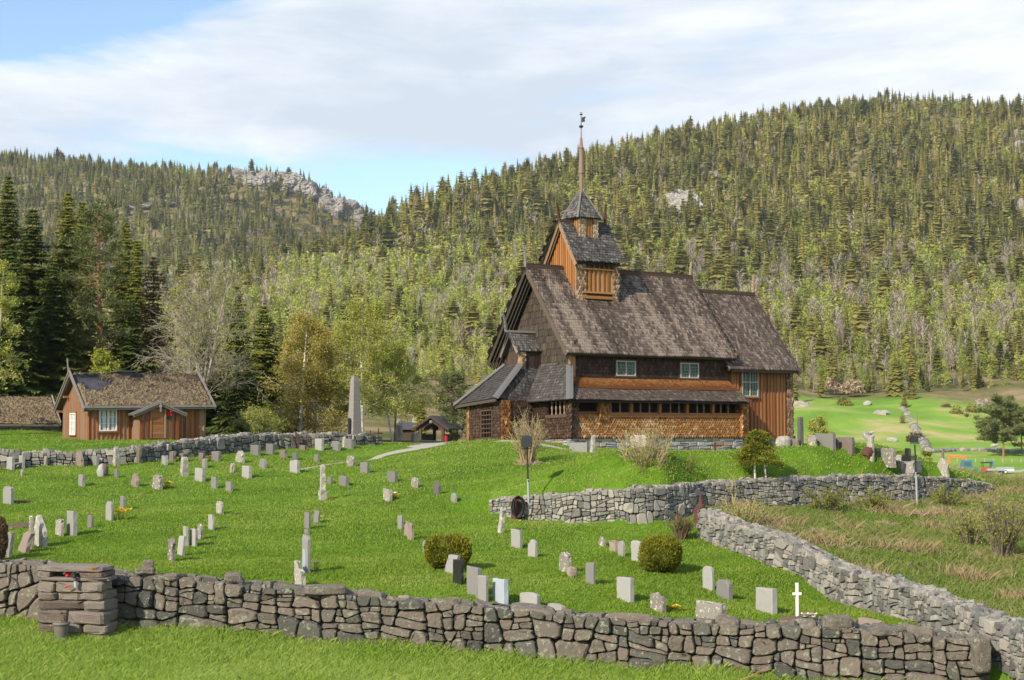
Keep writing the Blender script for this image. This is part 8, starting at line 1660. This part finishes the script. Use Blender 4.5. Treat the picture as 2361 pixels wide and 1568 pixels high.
hgt = .07 + .09 * r.uniform(0, 1, len(x)) + .05 * np.clip(mott, 0, 1) + .10 * np.exp(-((FWy(x) - y) / .35) ** 2) * r.uniform(0, 1, len(x)); blades('foreground_grass', x, y, hgt, np.full(len(x), .0115), .50 + .17 * mott + r.normal(0, .15, len(x)), 'foregrass', 'longer wind combed grass in the foreground before the boulder wall', lean=.5)
x, y = field(350000, 32, 92, 1500, 2950); k = in_rough(x, y); x, y = x[k], y[k]; P2 = np.column_stack([x, y]); mott = smoothnoise(P2, .45, 61) * .6 + smoothnoise(P2, 1.5, 62) * .5; r = np.random.default_rng(8); dry = (smoothnoise(P2, .8, 63) > .62) & (r.uniform(0, 1, len(x)) < .8)
hgt = np.where(dry, r.uniform(.2, .5, len(x)), r.uniform(.08, .22, len(x)) + .16 * np.clip(mott, 0, 1)); blades('meadow_grass', x, y, hgt, .011 + .0003 * y, np.where(dry, .88, .42 + .20 * mott) + r.normal(0, .10, len(x)), 'rough', 'rough tangled grass of the field between the two right walls', lean=.6)
# straw coloured tufts of last year's grass
def tuft_thing(u, v, wpx, hpx, seed, label, d0=36, lean=.8, mat='drystalk', n=240):
    p = ground(u, v, d0); s = p[1] / F; r = np.random.default_rng(seed); mb = MB(); a = r.uniform(0, 6.28, n); L = hpx * s * r.uniform(.6, 1.1, n); d = np.column_stack([np.cos(a) * lean + .4, np.sin(a) * lean, r.uniform(.35, 1.1, n)]); d /= np.linalg.norm(d, axis=1)[:, None]; b = p + np.column_stack([r.normal(0, wpx * s * .22, n), r.normal(0, wpx * s * .2, n), np.zeros(n) - .02]); sd = np.cross(d, [0.3, -1, .2]); sd /= np.linalg.norm(sd, axis=1)[:, None]; m_ = b + d * L[:, None] * .6; t_ = b + d * L[:, None] - UPV * (L * .22)[:, None]; V = np.stack([b - sd * .008, b + sd * .008, m_ + sd * .007, t_, m_ - sd * .007], 1).reshape(-1, 3); mb.add(V, np.arange(n * 5).reshape(-1, 5), np.repeat(np.clip(.6 + r.normal(0, .2, n), 0, 1), 5)); tag(mb.build('dry_grass_tuft', M[mat], origin=p), label, 'grass tuft')
for i, a in enumerate(((1216, 1072, 56, 26, 'pale dead grass round the foot of the budding shrub on the knoll', 50), (1890, 1235, 60, 30, 'large straw tuft in the middle of the rough field'), (1780, 1225, 70, 36, 'brownish straw patch beside the diagonal wall'), (2130, 1195, 40, 36, 'upright straw tuft below the second floodlight'), (2170, 1190, 34, 40, 'fan shaped straw tuft right of the second floodlight'), (2040, 1215, 46, 28, 'straw tuft left of the fan shaped one'), (2090, 1270, 50, 26, 'pale straw tuft in the lower rough field'), (2250, 1285, 40, 26, 'straw tuft near the right shrubs'), (2330, 1290, 40, 30, 'straw tuft at the right picture edge under the tall shrub'), (1960, 1268, 50, 22, 'flattened straw tuft near the diagonal wall'))):
    tuft_thing(a[0], a[1], a[2], a[3], 500 + i, a[4], a[5] if len(a) > 5 else 36)
tuft_thing(240, 1462, 34, 18, 520, 'orange brown dry tuft at the right foot of the slab pillar', 33, .8, 'drystalk', 120)

# ================================================================ AIR
hz = bpy.data.materials.new('haze'); hz.use_nodes = True; t = hz.node_tree; t.nodes.clear(); o_ = N(t, 'ShaderNodeOutputMaterial'); v_ = N(t, 'ShaderNodeVolumePrincipled')
v_.inputs['Color'].default_value = (0.80, 0.90, 1.0, 1); v_.inputs['Density'].default_value = 0.000055; v_.inputs['Anisotropy'].default_value = 0.0; t.links.new(v_.outputs[0], o_.inputs['Volume'])
m1 = MB(); obox(m1, (-3600, -3600, -60), (7200, 0, 0), (0, 7200, 0), (0, 0, 560), .5); hzo = m1.build('haze', hz); hzo['kind'] = 'stuff'; hzo['label'] = 'thin pale blue air over the valley and hills'; hzo['category'] = 'haze'
